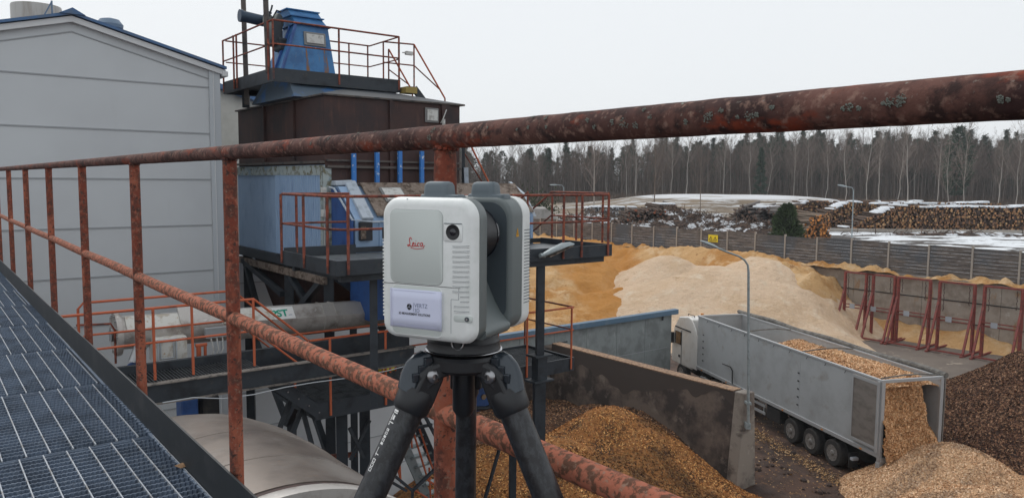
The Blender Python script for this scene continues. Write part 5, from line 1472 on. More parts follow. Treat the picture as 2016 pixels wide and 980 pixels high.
for k, pts in enumerate(([(-.3, 14.35), (-.22, 14.46), (-.12, 14.42)], [(-.1, 14.32), (.0, 14.5), (.1, 14.48)], [(-.2, 14.3), (-.12, 14.52), (-.1, 14.6)])):
    p = MB().path([G(2.4, *q) for q in pts], .02, 6); p.build('hose', m_black, dr, smooth=True)
for (px, a_) in ((481, None), (526, 1.5)):
    if a_ is None: base = pb(485, 148, -.35)
    else: base = pa(528, 140, a_)
    p = MB().bar((base[0], base[1], 12.5 if a_ is None else 13.0), (base[0] - .05, base[1], 16.2), .10, .10)
    tag(p.build('steel_column', m_brownedge, None, origin=(base[0], base[1], 13.0)), 'tall brown steel column at the %s of the blue chute, running out of the picture' % ('outer left' if a_ is None else 'near left edge'), 'column')

# ---- top platform
tp = thing('top_platform', 'black edged service platform round the blue chute at the top of the hopper', 'platform', G(2.5, 1, 12.8), TH)
p = MB(); p.box(1.2, 1.24, -.55, 2.42, 12.80, 13.08); p.box(1.2, 4.4, -.57, -.53, 12.80, 13.08); p.box(1.24, 4.4, 2.38, 2.42, 12.80, 13.08); p.box(4.36, 4.4, -.53, 2.38, 12.80, 13.08); p.build('edge_beam', m_black, tp)
grating(MB(), 1.24, 4.36, -.53, -.12, 12.96).build('deck_grating', m_black, tp)
MB().box(1.24, 1.84, -.10, 2.38, 12.93, 12.96).build('deck_plate', m_black, tp)
MB().box(3.0, 4.36, -.10, 2.38, 12.93, 12.96).build('deck_plate', m_black, tp)
MB().bar(G(4.2, -.1, 12.5), G(4.2, -.1, 12.8), .16, .16).build('bracket', m_black, tp)
zr = 14.05
Lp = [G(4.38, -.55, zr), G(1.22, -.55, zr), G(1.22, 2.40, zr)]
aL = [abz(pb(x_, 100, -.55))[0] for x_ in (438, 463, 469)]
railing('top_railing', 'rust-brown tubular railing along the front and left of the top platform', Lp, m_orange_dark, .021, (.48,), 1.0,
        [G(4.36, -.57, zr), G(aL[1], -.59, zr), G(aL[2], -.59, zr), G(1.22, -.55, zr), G(1.45, -.57, zr), G(1.19, .90, zr), G(1.19, 2.38, zr)], skirt=.2)
railing('back_railing', 'thin brown railing at the back of the top platform, right of the blue chute', [G(2.75, 1.25, zr), G(2.75, 2.45, zr), G(1.24, 2.40, zr)], m_orange_dark, .018, (.5,), 1.0, [G(2.75, 1.9, zr), G(2.75, 2.4, zr), G(2.0, 2.42, zr)])
railing('back_railing', 'thin brown railing at the back left of the top platform, beyond the brown column', [G(4.38, -.5, zr), G(4.38, .75, zr)], m_orange_dark, .018, (.5,), 1.0, [G(4.38, .72, zr)])
# stair down from the top platform
st = thing('upper_stair', 'steep service stair with one red handrail going down right from the top platform', 'stair', G(1.6, 3.2, 12.5), TH)
for a_, mt, lab in ((1.2, m_orange, 0), (2.1, m_orange, 0)):
    q0 = pa(815, 88, a_) if a_ < 2 else pa(765, 97, a_); q1 = pa(876, 194, a_) if a_ < 2 else pa(812, 180, a_)
    MB().tube(q0, q1, .02, 8).build('handrail', m_orange if a_ < 2 else m_orange, st, smooth=True)
    MB().tube(q0 - UP * .48, q1 - UP * .02 - (q1 - q0) * .2, .016, 8).build('middle_rail', m_orange_dark, st, smooth=True)
    MB().tube(q0 - UP * 1.0, q0, .018, 8).build('post', m_orange_dark, st, smooth=True)
    MB().tube(q1 - UP * .35, q1, .018, 8).build('post', m_orange_dark, st, smooth=True)
    MB().bar(q0 - UP * 1.0, q1 - UP * .75, .05, .16).build('stringer', m_black, st)
for k in range(5): MB().box(1.22, 2.08, 2.62 + k * .17, 2.80 + k * .17, 12.93 - k * .22, 12.96 - k * .22).build('tread', m_black, st)
q0, q1 = pa(815, 88, 1.2), G(1.22, 2.4, 14.0)
MB().path([G(2.0, 2.42, zr), q0], .018, 8).build('link_rail', m_orange_dark, st); MB().path([G(2.0, 2.42, zr - .48), q0 - UP * .48], .016, 8).build('link_rail', m_orange_dark, st)
p = MB().box(1.0, 1.3, 2.45, 2.75, 12.78, 12.92); tag(p.build('lamp_box', M('ochre_box', (.30, .22, .06), .7), None, origin=tuple(G(1.15, 2.6, 12.8))), 'small ochre yellow box on the hopper roof by the stair foot', 'box')
p = MB(); c_ = pa(800, 103, 1.2); p.obox(c_, BX, AX, UP, -.02, .16, -.04, .04, -.06, .02); p.obox(c_, BX, AX, UP, -.10, -.02, -.02, .02, -.03, -.01)
tag(p.build('spot_lamp', m_whitehatch, None, origin=tuple(c_)), 'small pale floodlight sticking out from the top platform railing', 'lamp')

# ---- lower flight seen between the thick post and the trees
st = thing('far_stair', 'steep stair flight with red handrail right of the hopper, seen above the scanner', 'stair', G(.5, 4.0, 10), TH)
MB().tube(pa(925, 283, .4), pa(975, 385, .4), .022, 8).build('handrail', m_orange, st, smooth=True)
MB().tube(pa(913, 300, .4), pa(950, 360, .4), .018, 8).build('middle_rail', m_orange_dark, st, smooth=True)
MB().bar(pa(912, 285, .4), pa(912, 380, .4), .07, .07).build('post', m_black, st)
MB().bar(pa(917, 330, .3), pa(918, 362, .3), .14, .1).build('pale_panel', m_duct, st)
MB().bar(pa(900, 366, .3), pa(985, 369, .3), .05, .08).build('landing_beam', m_black, st)
MB().bar(pa(900, 376, .3), pa(1000, 381, .3), .05, .06).build('landing_edge', m_trim, st)

# ---- middle platform in front of the feeder
mp_ = thing('middle_platform', 'black steel service platform in front of the feeder, level with the scanner', 'platform', G(-2.2, 1.5, 9.4), TH)
p = MB()
p.box(-3.31, -3.27, -1.33, 4.82, 9.27, 9.51); p.box(-3.27, -1.05, -1.33, -1.29, 9.27, 9.51); p.box(-3.27, -1.05, 4.78, 4.82, 9.27, 9.51); p.build('edge_beam', m_black, mp_)
p = MB(); p.box(-1.09, -1.05, -1.29, .12, 9.3, 9.56); p.box(-1.06, -1.04, .12, 4.78, 9.4, 9.5); p.build('toe_plate', m_black, mp_)
MB().box(-3.27, -1.09, -1.29, 4.78, 9.36, 9.385).build('deck_plate', M('grey_deck_sheet', (.17, .185, .195), .45, .4, [((.09, .095, .10), 4, .45, .65)]), mp_)
p = MB().box(-3.2, -3.1, -1.2, 4.7, 9.15, 9.27); p.box(-1.3, -1.2, -1.2, 4.7, 9.15, 9.27)
for b_ in (-1.1, .8, 2.7, 4.5): p.box(-3.1, -1.3, b_, b_ + .08, 9.15, 9.27)
p.build('joist', m_black, mp_)
zr = 10.53
aP = [abz(pb(x_, 450, -1.31))[0] for x_ in (557, 601, 648)]
bP = [abz(pa(x_, 450, -3.29))[1] for x_ in (683, 780, 870, 960, 1107, 1143, 1195)]
railing('middle_railing', 'rusty railing along the front and left of the platform beside the scanner', [G(-1.07, 0.0, zr), G(-1.07, -1.31, zr), G(-3.0, -1.31, zr), G(-3.29, -1.12, zr), G(-3.29, 4.72, zr)], m_orange_dark, .024, (.53,), 1.02,
        [G(-1.07, -.02, zr)] + [G(-1.07, -1.05, zr)] + [G(a_, -1.34, zr) for a_ in aP] + [G(-3.33, b_, zr) for b_ in bP], skirt=.22)
railing('side_railing', 'rust-brown railing on the far right side of the middle platform', [G(-3.29, 4.72, zr + .03), G(-1.5, 4.72, zr + .03), G(.6, 4.72, zr - 1.25)], m_orange_dark, .022, (.52,), 1.0, [G(-3.1, 4.74, zr), G(-2.3, 4.74, zr), G(-1.5, 4.74, zr)], skirt=.0)
railing('stair_railing', 'inner slanted rail of the stair behind the middle platform', [G(-1.6, 3.95, zr + .03), G(.5, 3.95, zr - 1.25)], m_orange_dark, .022, (.52,), 1.0, [G(-1.6, 3.95, zr)])
p = MB()
for a_, b_ in ((-3.1, 3.07),):
    p.bar(G(a_, b_, 7.40), G(a_, b_, 9.2), .15, .15); p.box(a_ - .16, a_ + .16, b_ - .22, b_ + .22, 7.36, 7.40); p.box(a_ - .1, a_ + .1, b_ - .12, b_ + .12, 6.9, 7.36); p.box(a_ - .16, a_ + .16, b_ - .25, b_ + .25, 6.86, 6.9)
    p.bar(G(a_, b_, 0), G(a_, b_, 6.86), .22, .22)
p.build('support_column', m_black, mp_, bevel=.004)
for px, a_, y1 in ((735, -2.9, 700), (868, -2.9, 720)):
    q_ = pa(px, 550, a_); MB().bar((q_[0], q_[1], 6.9), (q_[0], q_[1], 9.2), .13, .13).build('support_column', m_black, mp_)
fl = thing('flood_lamp', 'grey lamp head fixed to the platform edge just right of the scanner', 'lamp', pa(1070, 500, -3.45), TH)
e0, e1 = pa(1068, 503, -3.45), pa(1128, 474, -3.45)
p = MB(); p.tube(e0 - BX * .06, e0 + BX * .06, .045, 14); p.build('lamp_bracket', m_lamp, fl, smooth=True)
d = e1 - e0; LL = np.linalg.norm(d); d /= LL; s_ = np.cross(d, UP); s_ /= np.linalg.norm(s_); uz = np.cross(s_, d)
R_ = []
for f_, wd, hu, hd in ((-.02, .02, .02, .02), (.08, .07, .04, .04), (.35, .11, .06, .06), (.70, .12, .07, .03), (.92, .10, .05, .01), (1.0, .05, .02, .0)):
    R_.append([e0 + d * LL * f_ - UP * .06 * max(0, f_ - .6) / .4 + s_ * wd * cos(t) + uz * (hu if sin(t) > 0 else hd) * sin(t) for t in np.linspace(0, 2 * pi, 17)[:-1]])
MB().rings(R_).build('lamp_head', m_lamp, fl, smooth=True)
MB().obox(e0 + d * .12, d, s_, uz, 0, LL * .75, -.08, .08, -.075, -.055).build('lamp_glass', m_board, fl)

# ---- lower platform with its railing
lp = thing('lower_platform', 'low black grating platform with ribbed deck behind the tripod', 'platform', G(-1.5, 1.8, 6.9), TH)
p = MB(); p.box(-2.27, -2.23, -1.26, 4.77, 6.66, 6.95); p.box(-2.23, -.6, -1.26, -1.22, 6.66, 6.95); p.box(-2.23, -.6, 4.73, 4.77, 6.66, 6.95); p.box(-.64, -.6, -1.22, 4.73, 6.66, 6.95); p.build('edge_beam', m_black, lp)
p = MB(); grating(p, -2.23, -.64, -1.22, 4.73, 6.90, .075, .03); p.build('deck_grating', m_grate2, lp)
MB().box(-2.22, -.65, -1.21, 4.72, 6.72, 6.74).build('under_plate', m_dark, lp)
zr = 8.06
bq = [abz(pa(x_, 700, -2.25))[1] for x_ in (648, 757, 892, 978, 1035, 1122)]
railing('lower_railing', 'orange railing along the front of the low grating platform', [G(-2.25, -1.34, zr), G(-2.25, 4.75, zr)], m_orange, .021, (.5,), 1.1, [G(-2.29, b_, zr) for b_ in bq], skirt=.25)
railing('end_railing', 'rust-coloured railing closing the right end of the low platform', [G(-2.25, 4.75, zr), G(-.6, 4.75, zr), G(-.6, 3.2, zr)], m_orange_dark, .021, (.5,), 1.1, [G(-.62, 4.7, zr)])
# stair stringers and slanted legs from upper walk to the low platform
sg_ = thing('short_stair', 'black holed stringers of the short stair joining the two lower walkways', 'stair', G(-2.2, -1.8, 6.9), TH)
for a_ in (-2.25, -1.2):
    MB().bar(G(a_, -2.2, 7.62), G(a_, -1.1, 6.72), .05, .2).build('stringer', m_black, sg_)
    p = MB()
    for k in range(6):
        f_ = (k + .5) / 6; c_ = G(a_, -2.2, 7.62) + (G(a_, -1.1, 6.72) - G(a_, -2.2, 7.62)) * f_
        p.tube(c_ - AX * .035, c_ - AX * .028, .014, 8)
    p.build('bolt_head', m_bolt, sg_)
for k in range(4): MB().box(-2.2, -1.25, -2.1 + k * .25, -1.88 + k * .25, 7.5 - k * .2, 7.53 - k * .2).build('tread', m_black, sg_)
for (x0, y0, x1, y1) in ((578, 768, 548, 850), (600, 788, 570, 868), (590, 785, 622, 905)):
    MB().bar(pa(x0, y0, -2.0), pa(x1, y1, -2.0), .07, .07).build('leg', m_black, sg_)

# ---- upper left walkway with edge beam and orange railings
uw = thing('left_walkway', 'narrow grating walkway with a long black edge beam below the warehouse wall', 'walkway', G(-1.7, -3, 7.7), TH)
b_end = abz(pa(815, 690, -2.35))[1]
p = MB(); p.box(-2.36, -2.34, -4.9, b_end, 7.44, 7.72); p.build('edge_beam', m_black, uw)
p = MB(); p.box(-2.42, -2.28, -4.9, b_end, 7.722, 7.74); p.box(-2.42, -2.28, -4.9, b_end, 7.42, 7.438); p.build('beam_flange', m_flange, uw)
p = MB(); grating(p, -2.26, -1.5, -4.9, -2.2, 7.73, .05, .03, 'a'); p.build('deck_grating', m_grate2, uw)
p = MB(); p.box(-1.5, -1.4, -4.9, b_end + .4, 7.5, 7.85); p.box(-1.0, -.95, -4.9, b_end, 7.35, 7.5); p.build('rear_beam', m_black, uw)
zr = 8.85
bq = [abz(pa(x_, 660, -2.25))[1] for x_ in (233 - 60, 302, 378, 499)]
railing('orange_railing', 'bright orange railing stepping down along the near side of the left walkway', [G(-2.25, -5.6, zr), G(-2.25, -2.28, zr + .01), G(-2.25, -1.36, 8.06)], m_orange, .021, (.52,), 1.08, [G(-2.27, b_, zr) for b_ in bq], skirt=.0)
railing('orange_railing', 'bright orange railing on the warehouse side of the left walkway', [G(-1.0, -4.60, zr - 1.0), G(-1.0, -4.60, zr - .1), G(-1.0, -4.52, zr - .01), G(-1.0, -2.2, zr - .01), G(-1.0, -1.19, 7.93), G(-1.0, 3.0, 7.93)], m_orange, .021, (.52,), 1.0, [G(-1.0, -2.2, zr), G(-1.0, -1.1, 7.92), G(-1.0, .9, 7.92)])

# ---- screw conveyor tube
cv = thing('tube_conveyor', 'long stainless trough conveyor with a flanged end and green lettered sticker', 'conveyor', G(-.4, -1.5, 8.1), TH)
prof = [(.29 * cos(t) , .29 * sin(t)) for t in np.linspace(pi, 2 * pi, 13)] + [(.29, .06), (.16, .26), (-.10, .27), (-.29, .06)]
sl_ = -.03
def trough(mb, b0, b1, dz=0.0, k=1.0):
    for (bb0, bb1) in ((b0, b1),):
        R_ = [[G(-.4 + x * k, bb, 8.13 + z * k + sl_ * (bb + 1.5) + dz) for x, z in prof] for bb in (bb0, bb1)]
        mb.rings(R_)
    return mb
trough(MB(), -3.9, 3.2).build('trough', m_steel, cv, smooth=True, angle=25)
p = MB()
for b_ in (-1.9, -.35, -.1, 1.3): trough(p, b_, b_ + .03, 0, 1.06)
p.build('flange_ring', m_steel, cv)
MB().lathe([(.1, -.02), (.36, -.02), (.37, 0), (.37, .05), (.36, .07), (.1, .07)], G(-.4, -3.98, 8.18), BX, 40).build('end_flange', m_steel, cv, smooth=True)
p = MB().tube(G(-.4, -4.05, 8.18), G(-.4, -3.98, 8.18), .12, 20)
for k in range(14):
    an = 2 * pi * k / 14; c_ = G(-.4 + .32 * cos(an), -3.99, 8.18 + .32 * sin(an)); p.tube(c_ - BX * .03, c_, .015, 6)
p.build('end_bearing', m_bolt, cv)
def on_facet(b, t): # point on upper front facet of the trough; t 0 bottom 1 top
    return G(-.4 + (-.29 + (.19) * t), b, 8.13 + (.06 + .21 * t) + sl_ * (b + 1.5))
fn = np.cross(BX, on_facet(0, 1) - on_facet(0, 0)); fn /= np.linalg.norm(fn); fn = fn if fn[2] > 0 else -fn
fu = on_facet(0, 1) - on_facet(0, 0); fl_ = np.linalg.norm(fu); fu /= fl_
def facet_plate(b0, b1, t0, t1, th, mt, nm, par=cv, lift=.002):
    p = MB(); c = [on_facet(b0, t0), on_facet(b1, t0), on_facet(b1, t1), on_facet(b0, t1)]
    p.hexa([q + fn * lift for q in c] + [q + fn * (lift + th) for q in c]); return p.build(nm, mt, par)
facet_plate(-3.85, -2.95, .0, 1.0, .02, m_whitebody, 'white_cover')
facet_plate(-3.0, -2.3, .1, 1.35, .05, m_steel, 'raised_lid')
facet_plate(-2.28, -1.35, .0, 1.0, .02, m_whitebody, 'white_cover')
bs = [abz(on_plane(x_, 615, on_facet(0, .5), fn))[1] for x_ in (483, 578)]
stk = facet_plate(bs[0], bs[1], .02, .98, .003, m_white, 'sticker', lift=.004)
bt = abz(on_plane(531, 615, on_facet(0, .5), fn))[1]
text_mesh('sticker_text', 'PST', .205, m_green, on_facet(bt, .22) + fn * .009, BX, fu, stk, depth=.001, bold=.006, sx=1.0, shear=.0)
p = MB(); p.obox(on_facet(bs[1] - .05, .3) + fn * .008, BX, fu, fn, -.07, 0, 0, .012, 0, .001); p.build('sticker_mark', m_printgrey, stk)
# control box, motor and cables below the conveyor
cb = thing('hatch_box', 'white hatch box with a double frame hanging below the conveyor, behind the orange rails', 'box', G(-.9, -3.1, 7.6), TH)
q0, q1 = pa(304, 668, -.9), pa(370, 708, -.9)
A0_, A1_ = abz(q0), abz(q1)
MB().box(-.9, -.5, A0_[1], A1_[1], A1_[2], A0_[2]).build('box_body', m_whitebody, cb, bevel=.02)
p = MB(); x0, x1, z0, z1 = A0_[1] + .05, A0_[1] + .05 + (A1_[1] - A0_[1]) * .55, A1_[2] + .04, A0_[2] - .02
p.path([G(-.92, x0, z0), G(-.92, x1, z0), G(-.92, x1, z1), G(-.92, x0, z1), G(-.92, x0, z0)], .016, 6)
p.path([G(-.92, x0 + .04, z0 + .04), G(-.92, x1 - .04, z0 + .04), G(-.92, x1 - .04, z1 - .02), G(-.92, x0 + .04, z1 - .02), G(-.92, x0 + .04, z0 + .04)], .012, 6)
p.build('latch_frame', m_trim, cb)
for lab, (x0, y0, x1, y1), mt in (('small grey junction panel with cables under the conveyor', (405, 647, 448, 662), m_seam), ('round brown valve pedestal under the conveyor', (385, 680, 408, 708), m_orange)):
    q0, q1 = abz(pa(x0, y0, -.9)), abz(pa(x1, y1, -.9))
    t = thing('junction_panel' if mt is m_seam else 'valve_stand', lab, 'panel' if mt is m_seam else 'valve', G(-.9, q0[1], q1[2]), TH)
    if mt is m_seam:
        MB().box(-.9, -.8, q0[1], q1[1], q1[2], q0[2]).build('panel_box', mt, t, bevel=.01)
        for k in range(3):
            MB().path([G(-.91, q0[1] + .08 + k * .1, q1[2]), G(-.93, q0[1] + .12 + k * .08, q1[2] - .2), G(-.92, q0[1] + .05 + k * .06, q1[2] - .42)], .012, 6).build('cable', m_whitehatch, t, smooth=True)
    else:
        MB().tube(G(-.9, q0[1], q0[2]), G(-.9, q1[1], q0[2]), .03, 10).build('handwheel_bar', mt, t); MB().tube(G(-.9, q0[1] + .05, q1[2]), G(-.9, q0[1] + .05, q0[2]), .04, 10).build('valve_body', mt, t); MB().tube(G(-.9, q1[1] - .03, q1[2]), G(-.9, q1[1] - .03, q0[2]), .025, 10).build('valve_stem', mt, t)
t = thing('pump_unit', 'small blue and grey pump tucked behind the kick plate under the conveyor', 'pump', G(-1.2, -4.3, 7.3), TH)
q_ = pa(265, 712, -1.2); MB().tube(q_, q_ + UP * .25 + BX * .1, .10, 14).build('pump_body', m_bolt, t, smooth=True); MB().tube(q_ - UP * .28 + BX * .05, q_ - UP * .02 + BX * .0, .11, 14).build('pump_motor', m_blue, t, smooth=True)
t = thing('brown_pipe_loop', 'thin brown pipe loop at the far left end of the conveyor', 'pipe', G(-.6, -5, 7.6), TH)
MB().path([pa(150, 640, -.6), pa(218, 637, -.6), pa(226, 650, -.6), pa(228, 715, -.6)], .018, 8).build('pipe', m_orange_dark, t, smooth=True)

# ---- legs and braces of the plant
def beam(name, label, px, a, w=.14, mat=m_black, cat='beam'):
    (x0, y0), (x1, y1) = px
    q0, q1 = pa(x0, y0, a), pa(x1, y1, a)
    p = MB().bar(q0, q1, w, w)
    return tag(p.build(name, mat, None, origin=tuple((q0 + q1) / 2)), label, cat)
fr_ = thing('support_frame', 'black steel legs and crossed braces carrying the pale blue cabin', 'frame', G(2.5, 0, 0), TH)
for a_, b_ in ((4.9, .1), (2.2, .1), (.1, .1), (.1, 3.0), (4.9, 3.0)):
    MB().bar(G(a_, b_, 0), G(a_, b_, 8.9), .2, .2).build('leg', m_black, fr_)
def brace(mb, q0, q1, w=.12): return mb.bar(q0, q1, w, w)
for q0, q1 in ((G(4.8, -.02, 8.8), G(3.6, -.02, 7.2)), (G(4.9, -.02, 8.75), G(2.3, -.02, 8.2)), (G(2.2, .02, 8.8), G(.2, .02, 7.7)), (G(.1, 0, 8.8), G(1.9, 0, 7.7)), (G(0, .2, 8.8), G(0, 1.8, 7.6)), (G(0, 2.8, 8.8), G(0, 1.2, 7.6)),
               (G(4.9, 0, 7.4), G(2.2, 0, 5.2)), (G(2.2, 0, 7.4), G(.1, 0, 5.2)), (G(.1, 0, 7.4), G(2.2, 0, 5.2))):
    brace(MB(), q0, q1).build('brace', m_black, fr_)
MB().bar(G(-.02, -.03, 8.75), G(5.2, -.03, 8.75), .08, .16).build('tie_beam', m_board, fr_)
MB().prism([(0, 8.9), (5.1, 8.9), (3.3, 7.3), (1.8, 7.3)], C0, AX, BX, UP, .3, 2.8).build('hopper_cone', m_brown, hp)

f2_ = thing('column_frame', 'black columns and diagonal braces under the low grating platform, behind the tripod', 'frame', G(-2, 1, 0), TH)
for x_ in (673, 718, 930, 1010):
    q_ = pa(x_, 830, -2.0 if x_ != 718 else -1.4); MB().bar((q_[0], q_[1], 0), (q_[0], q_[1], 6.66), .2 if x_ < 800 else .14, .2 if x_ < 800 else .14).build('column', m_black, f2_)
for (x0, y0, x1, y1, a_) in ((688, 842, 716, 900, -1.9), (728, 826, 690, 905, -1.6), (822, 790, 882, 905, -1.9), (850, 800, 880, 905, -.9), (880, 900, 812, 965, -1.9), (770, 930, 812, 965, -1.9), (1003, 815, 955, 980, -2.1), (740, 930, 800, 965, -1.9), (812, 960, 812, 990, -1.9), (800, 845, 850, 835, -1.5)):
    MB().bar(pa(x0, y0, a_), pa(x1, y1, a_), .055, .055).build('brace', m_black, f2_)
MB().bar(pa(600, 905, -1.0), pa(700, 893, -1.0), .05, .10).build('brown_rail', m_orange_dark, f2_)
# long stair below, seen between the tripod legs
ls = thing('lower_stair', 'long steel stair with red handrails between the tripod legs, over the chips', 'stair', G(0, 2, 0), TH)
AS = -.6
s0, s1 = pa(782, 845, AS), pa(846, 990, AS); s2, s3 = pa(822, 835, AS + .05), pa(884, 975, AS + .05)
MB().bar(s0, s1, .05, .2).build('stringer', m_lamp, ls); MB().bar(s2 + (s2 - s3) * .3, s3, .05, .2).build('stringer', m_black, ls)
for k in range(9):
    f_ = k / 8; c0 = s0 + (s1 - s0) * f_; c1 = s2 + (s3 - s2) * f_
    MB().bar(c0, c1, .16, .03).build('tread', m_lamp, ls)
for x0, y0, x1, y1, x2, y2 in ((807, 828, 843, 945, 900, 980), (815, 812, 852, 922, 902, 948), (772, 880, 790, 948, 850, 985)):
    MB().path([pa(x0, y0, AS - .2), pa(x1, y1, AS - .2), pa(x2, y2, AS - .2)], .022, 8).build('handrail', m_orange, ls, smooth=True)
for x_, y0, y1 in ((845, 920, 985), (808, 830, 880), (786, 890, 950)):
    MB().tube(pa(x_, y0, AS - .2), pa(x_ + 3, y1, AS - .2), .02, 8).build('post', m_orange, ls)
t = thing('ground_pump', 'blue pump body with a round brass cap and pipes, seen between the tripod legs', 'pump', pa(955, 790, -1.0), TH)
q_ = pa(955, 790, -1.0)
MB().obox(q_, BX, AX, UP, -.35, .5, 0, .5, -.2, .55).build('pump_body', m_blue, t, bevel=.04); MB().tube(q_ - AX * .03 + UP * .12 - BX * .05, q_ + AX * .02 + UP * .12 - BX * .05, .06, 14).build('brass_cap', M('brass_cap', (.35, .25, .15), .5, .3), t)
MB().path([q_ + UP * -.1 - BX * .3, q_ + UP * -.15, q_ - UP * .1 + BX * .5, q_ + UP * .0 + BX * .7], .05, 8).build('pipe', m_black, t)
# yellow cabinet glimpsed behind the beam end
t = thing('yellow_cabinet', 'small yellow electrical cabinet on red legs behind the beam end', 'cabinet', pa(770, 725, -.8), TH)
q0, q1 = abz(pa(752, 714, -.8)), abz(pa(778, 742, -.8))
MB().box(-.8, -.5, q0[1], q1[1], q1[2], q0[2]).build('cabinet_body', m_yellow, t, bevel=.01)
for b_ in (q0[1], q1[1]): MB().tube(G(-.82, b_, q1[2] - .3), G(-.82, b_, q0[2] + .1), .02, 6).build('leg', m_orange, t)
# cable
p = MB().path([pa(320, 792, -2.7), pa(380, 782, -2.7), pa(440, 784, -2.7), pa(500, 776, -2.7), pa(560, 762, -2.7), pa(620, 752, -2.7), pa(690, 743, -2.7), pa(760, 730, -2.7), pa(830, 712, -2.7)], .008, 6)
tag(p.build('pale_cable', m_trim, None, smooth=True, origin=tuple(pa(560, 762, -2.7))), 'thin pale cable slung below the long black edge beam', 'cable')

# ---- tank beside the walkway
TB_, TZ, TR = -3.9, 5.73, 2.10
tk_ = thing('horizontal_tank', 'large brown-grey stainless tank lying beside the grating walkway', 'tank', G(-5.4, TB_, TZ), TH)
prof = [(TR, -7.45), (TR, -6.4), (TR, -5.5), (TR * .985, -4.8), (TR * .945, -4.2), (TR * .87, -3.6), (TR * .76, -3.1), (TR * .58, -2.65), (TR * .3, -2.35), (0, -2.25)]
MB().lathe(prof, G(0, TB_, TZ), AX, 128).build('tank_shell', m_tank, tk_, smooth=True, angle=60)
for a_ in (-6.55, -5.5):
    MB().lathe([(TR - .02, a_ - .02), (TR + .006, a_ - .015), (TR + .006, a_ + .015), (TR - .02, a_ + .02)], G(0, TB_, TZ), AX, 128, closed=True).build('weld_band', m_tank, tk_, smooth=True)
MB().lathe([(TR - .05, -7.56), (TR - .01, -7.56), (TR - .01, -7.46), (TR - .05, -7.46)], G(0, TB_, TZ), AX, 128, closed=True).build('groove', m_brown, tk_, smooth=True)
MB().lathe([(TR - .10, -7.74), (TR + .012, -7.74), (TR + .02, -7.70), (TR + .012, -7.57), (TR - .10, -7.57)], G(0, TB_, TZ), AX, 128, closed=True).build('end_flange', m_steel, tk_, smooth=True)
MB().lathe([(TR - .16, -9.4), (TR - .16, -7.5), (.0, -7.5)], G(0, TB_, TZ), AX, 128).build('recess_shade_drum', m_dark, tk_, smooth=True, angle=30)  # near-black body stands in for the shade inside the rim
for a_ in (-6.8, -4.6): MB().box(a_, a_ + .3, TB_ - 1.7, TB_ + 1.7, 0, TZ - 1.1).build('saddle', m_black, tk_)
for nm, mt, (x0, y0, x1, y1), lb in (('blue_motor', m_blue, (358, 786, 392, 806), 'blue motor behind the far end of the brown tank'), ('dark_gearbox', m_chassis, (398, 782, 434, 806), 'dark gearbox with rusty spots beside the blue motor behind the tank')):
    q0, q1 = abz(pa(x0, y0, -1.8)), abz(pa(x1, y1, -1.8))
    p = MB().box(-1.8, -1.4, q0[1], q1[1], q1[2] - .2, q0[2])
    tag(p.build(nm, mt, None, bevel=.05, origin=tuple(G(-1.6, q0[1], q1[2]))), lb, 'motor' if nm[0] == 'b' else 'gearbox')

# ================================================================== THE WALKWAY UNDER THE CAMERA
DZ = 9.67
wk = thing('grating_walkway', 'galvanised steel grating walkway with a black kick plate, in the near left corner', 'walkway', G(-10, -6.4, DZ), TH)
def grating_panel():
    """one panel, 1.09 x 1.33 m, its corner at a=0, b=0 going to negative b"""
    bars = MB(); waves = MB()
    b = 0.0
    for k in range(17):
        bb = -k * .0835
        bars.box(0, 1.085, bb - .0022, bb + .0022, DZ - .032, DZ)
    waves.box(0, .0025, -1.34, 0, DZ - .036, DZ - .006); waves.box(1.0845, 1.087, -1.34, 0, DZ - .036, DZ - .006)
    nseg = 400
    xs = np.linspace(0, -1.336, nseg + 1)
    for j in range(1, 24):
        a = j * .0453
        off = .0034 * np.sin(xs / .0167 * 2 * pi + (j % 2) * pi)
        V = []
        for x_, o_ in zip(xs, off):
            V += [G(a + o_ - .0016, x_, DZ - .044), G(a + o_ - .0016, x_, DZ - .002), G(a + o_ + .0016, x_, DZ - .002), G(a + o_ + .0016, x_, DZ - .044)]
        F = []
        for i in range(nseg):
            for k in range(4):
                F.append((i * 4 + k, i * 4 + (k + 1) % 4, (i + 1) * 4 + (k + 1) % 4, (i + 1) * 4 + k))
        waves.add(V, F)
    g_ = waves.build('grating_panel', m_grate, wk)
    b_ = bars.build('bearing_bars', m_gratebar, g_)
    return g_
A0W = -8.74 - 1.1 * 7
gp = grating_panel()
offs = []
for i in range(18):
    c = gp if i == 0 else gp.copy()
    if i: col.objects.link(c)
    c.parent = wk
    sh = .028 * ((i * 7) % 3 - 1)
    # the panel mesh lies at a=0,b=0 of the plant frame: move it inside its thing's own axes (x = b, y = a)
    c.location = (-5.782 + sh, A0W + 1.1 * i + .006, random.uniform(-.002, .002))
    if i:
        for ch_ in [x for x in bpy.data.objects if x.parent == gp]:
            cc_ = ch_.copy(); col.objects.link(cc_); cc_.parent = c
p = MB().box(-17, 12, -5.776, -5.768, DZ - .05, 9.812); p.build('kick_plate', m_kick, wk)
p = MB().box(-17, 12, -5.79, -5.777, DZ - .07, DZ - .006); p.build('edge_angle', m_grate, wk)
p = MB()
for k in range(18): p.box(A0W + 1.1 * k - .03, A0W + 1.1 * k + .03, -7.1, -5.80, DZ - .16, DZ - .036)
p.box(-17, 12, -5.80, -5.74, DZ - .30, DZ - .075); p.box(-17, 12, -7.16, -7.1, DZ - .28, DZ - .04); p.build('joist', m_black, wk)
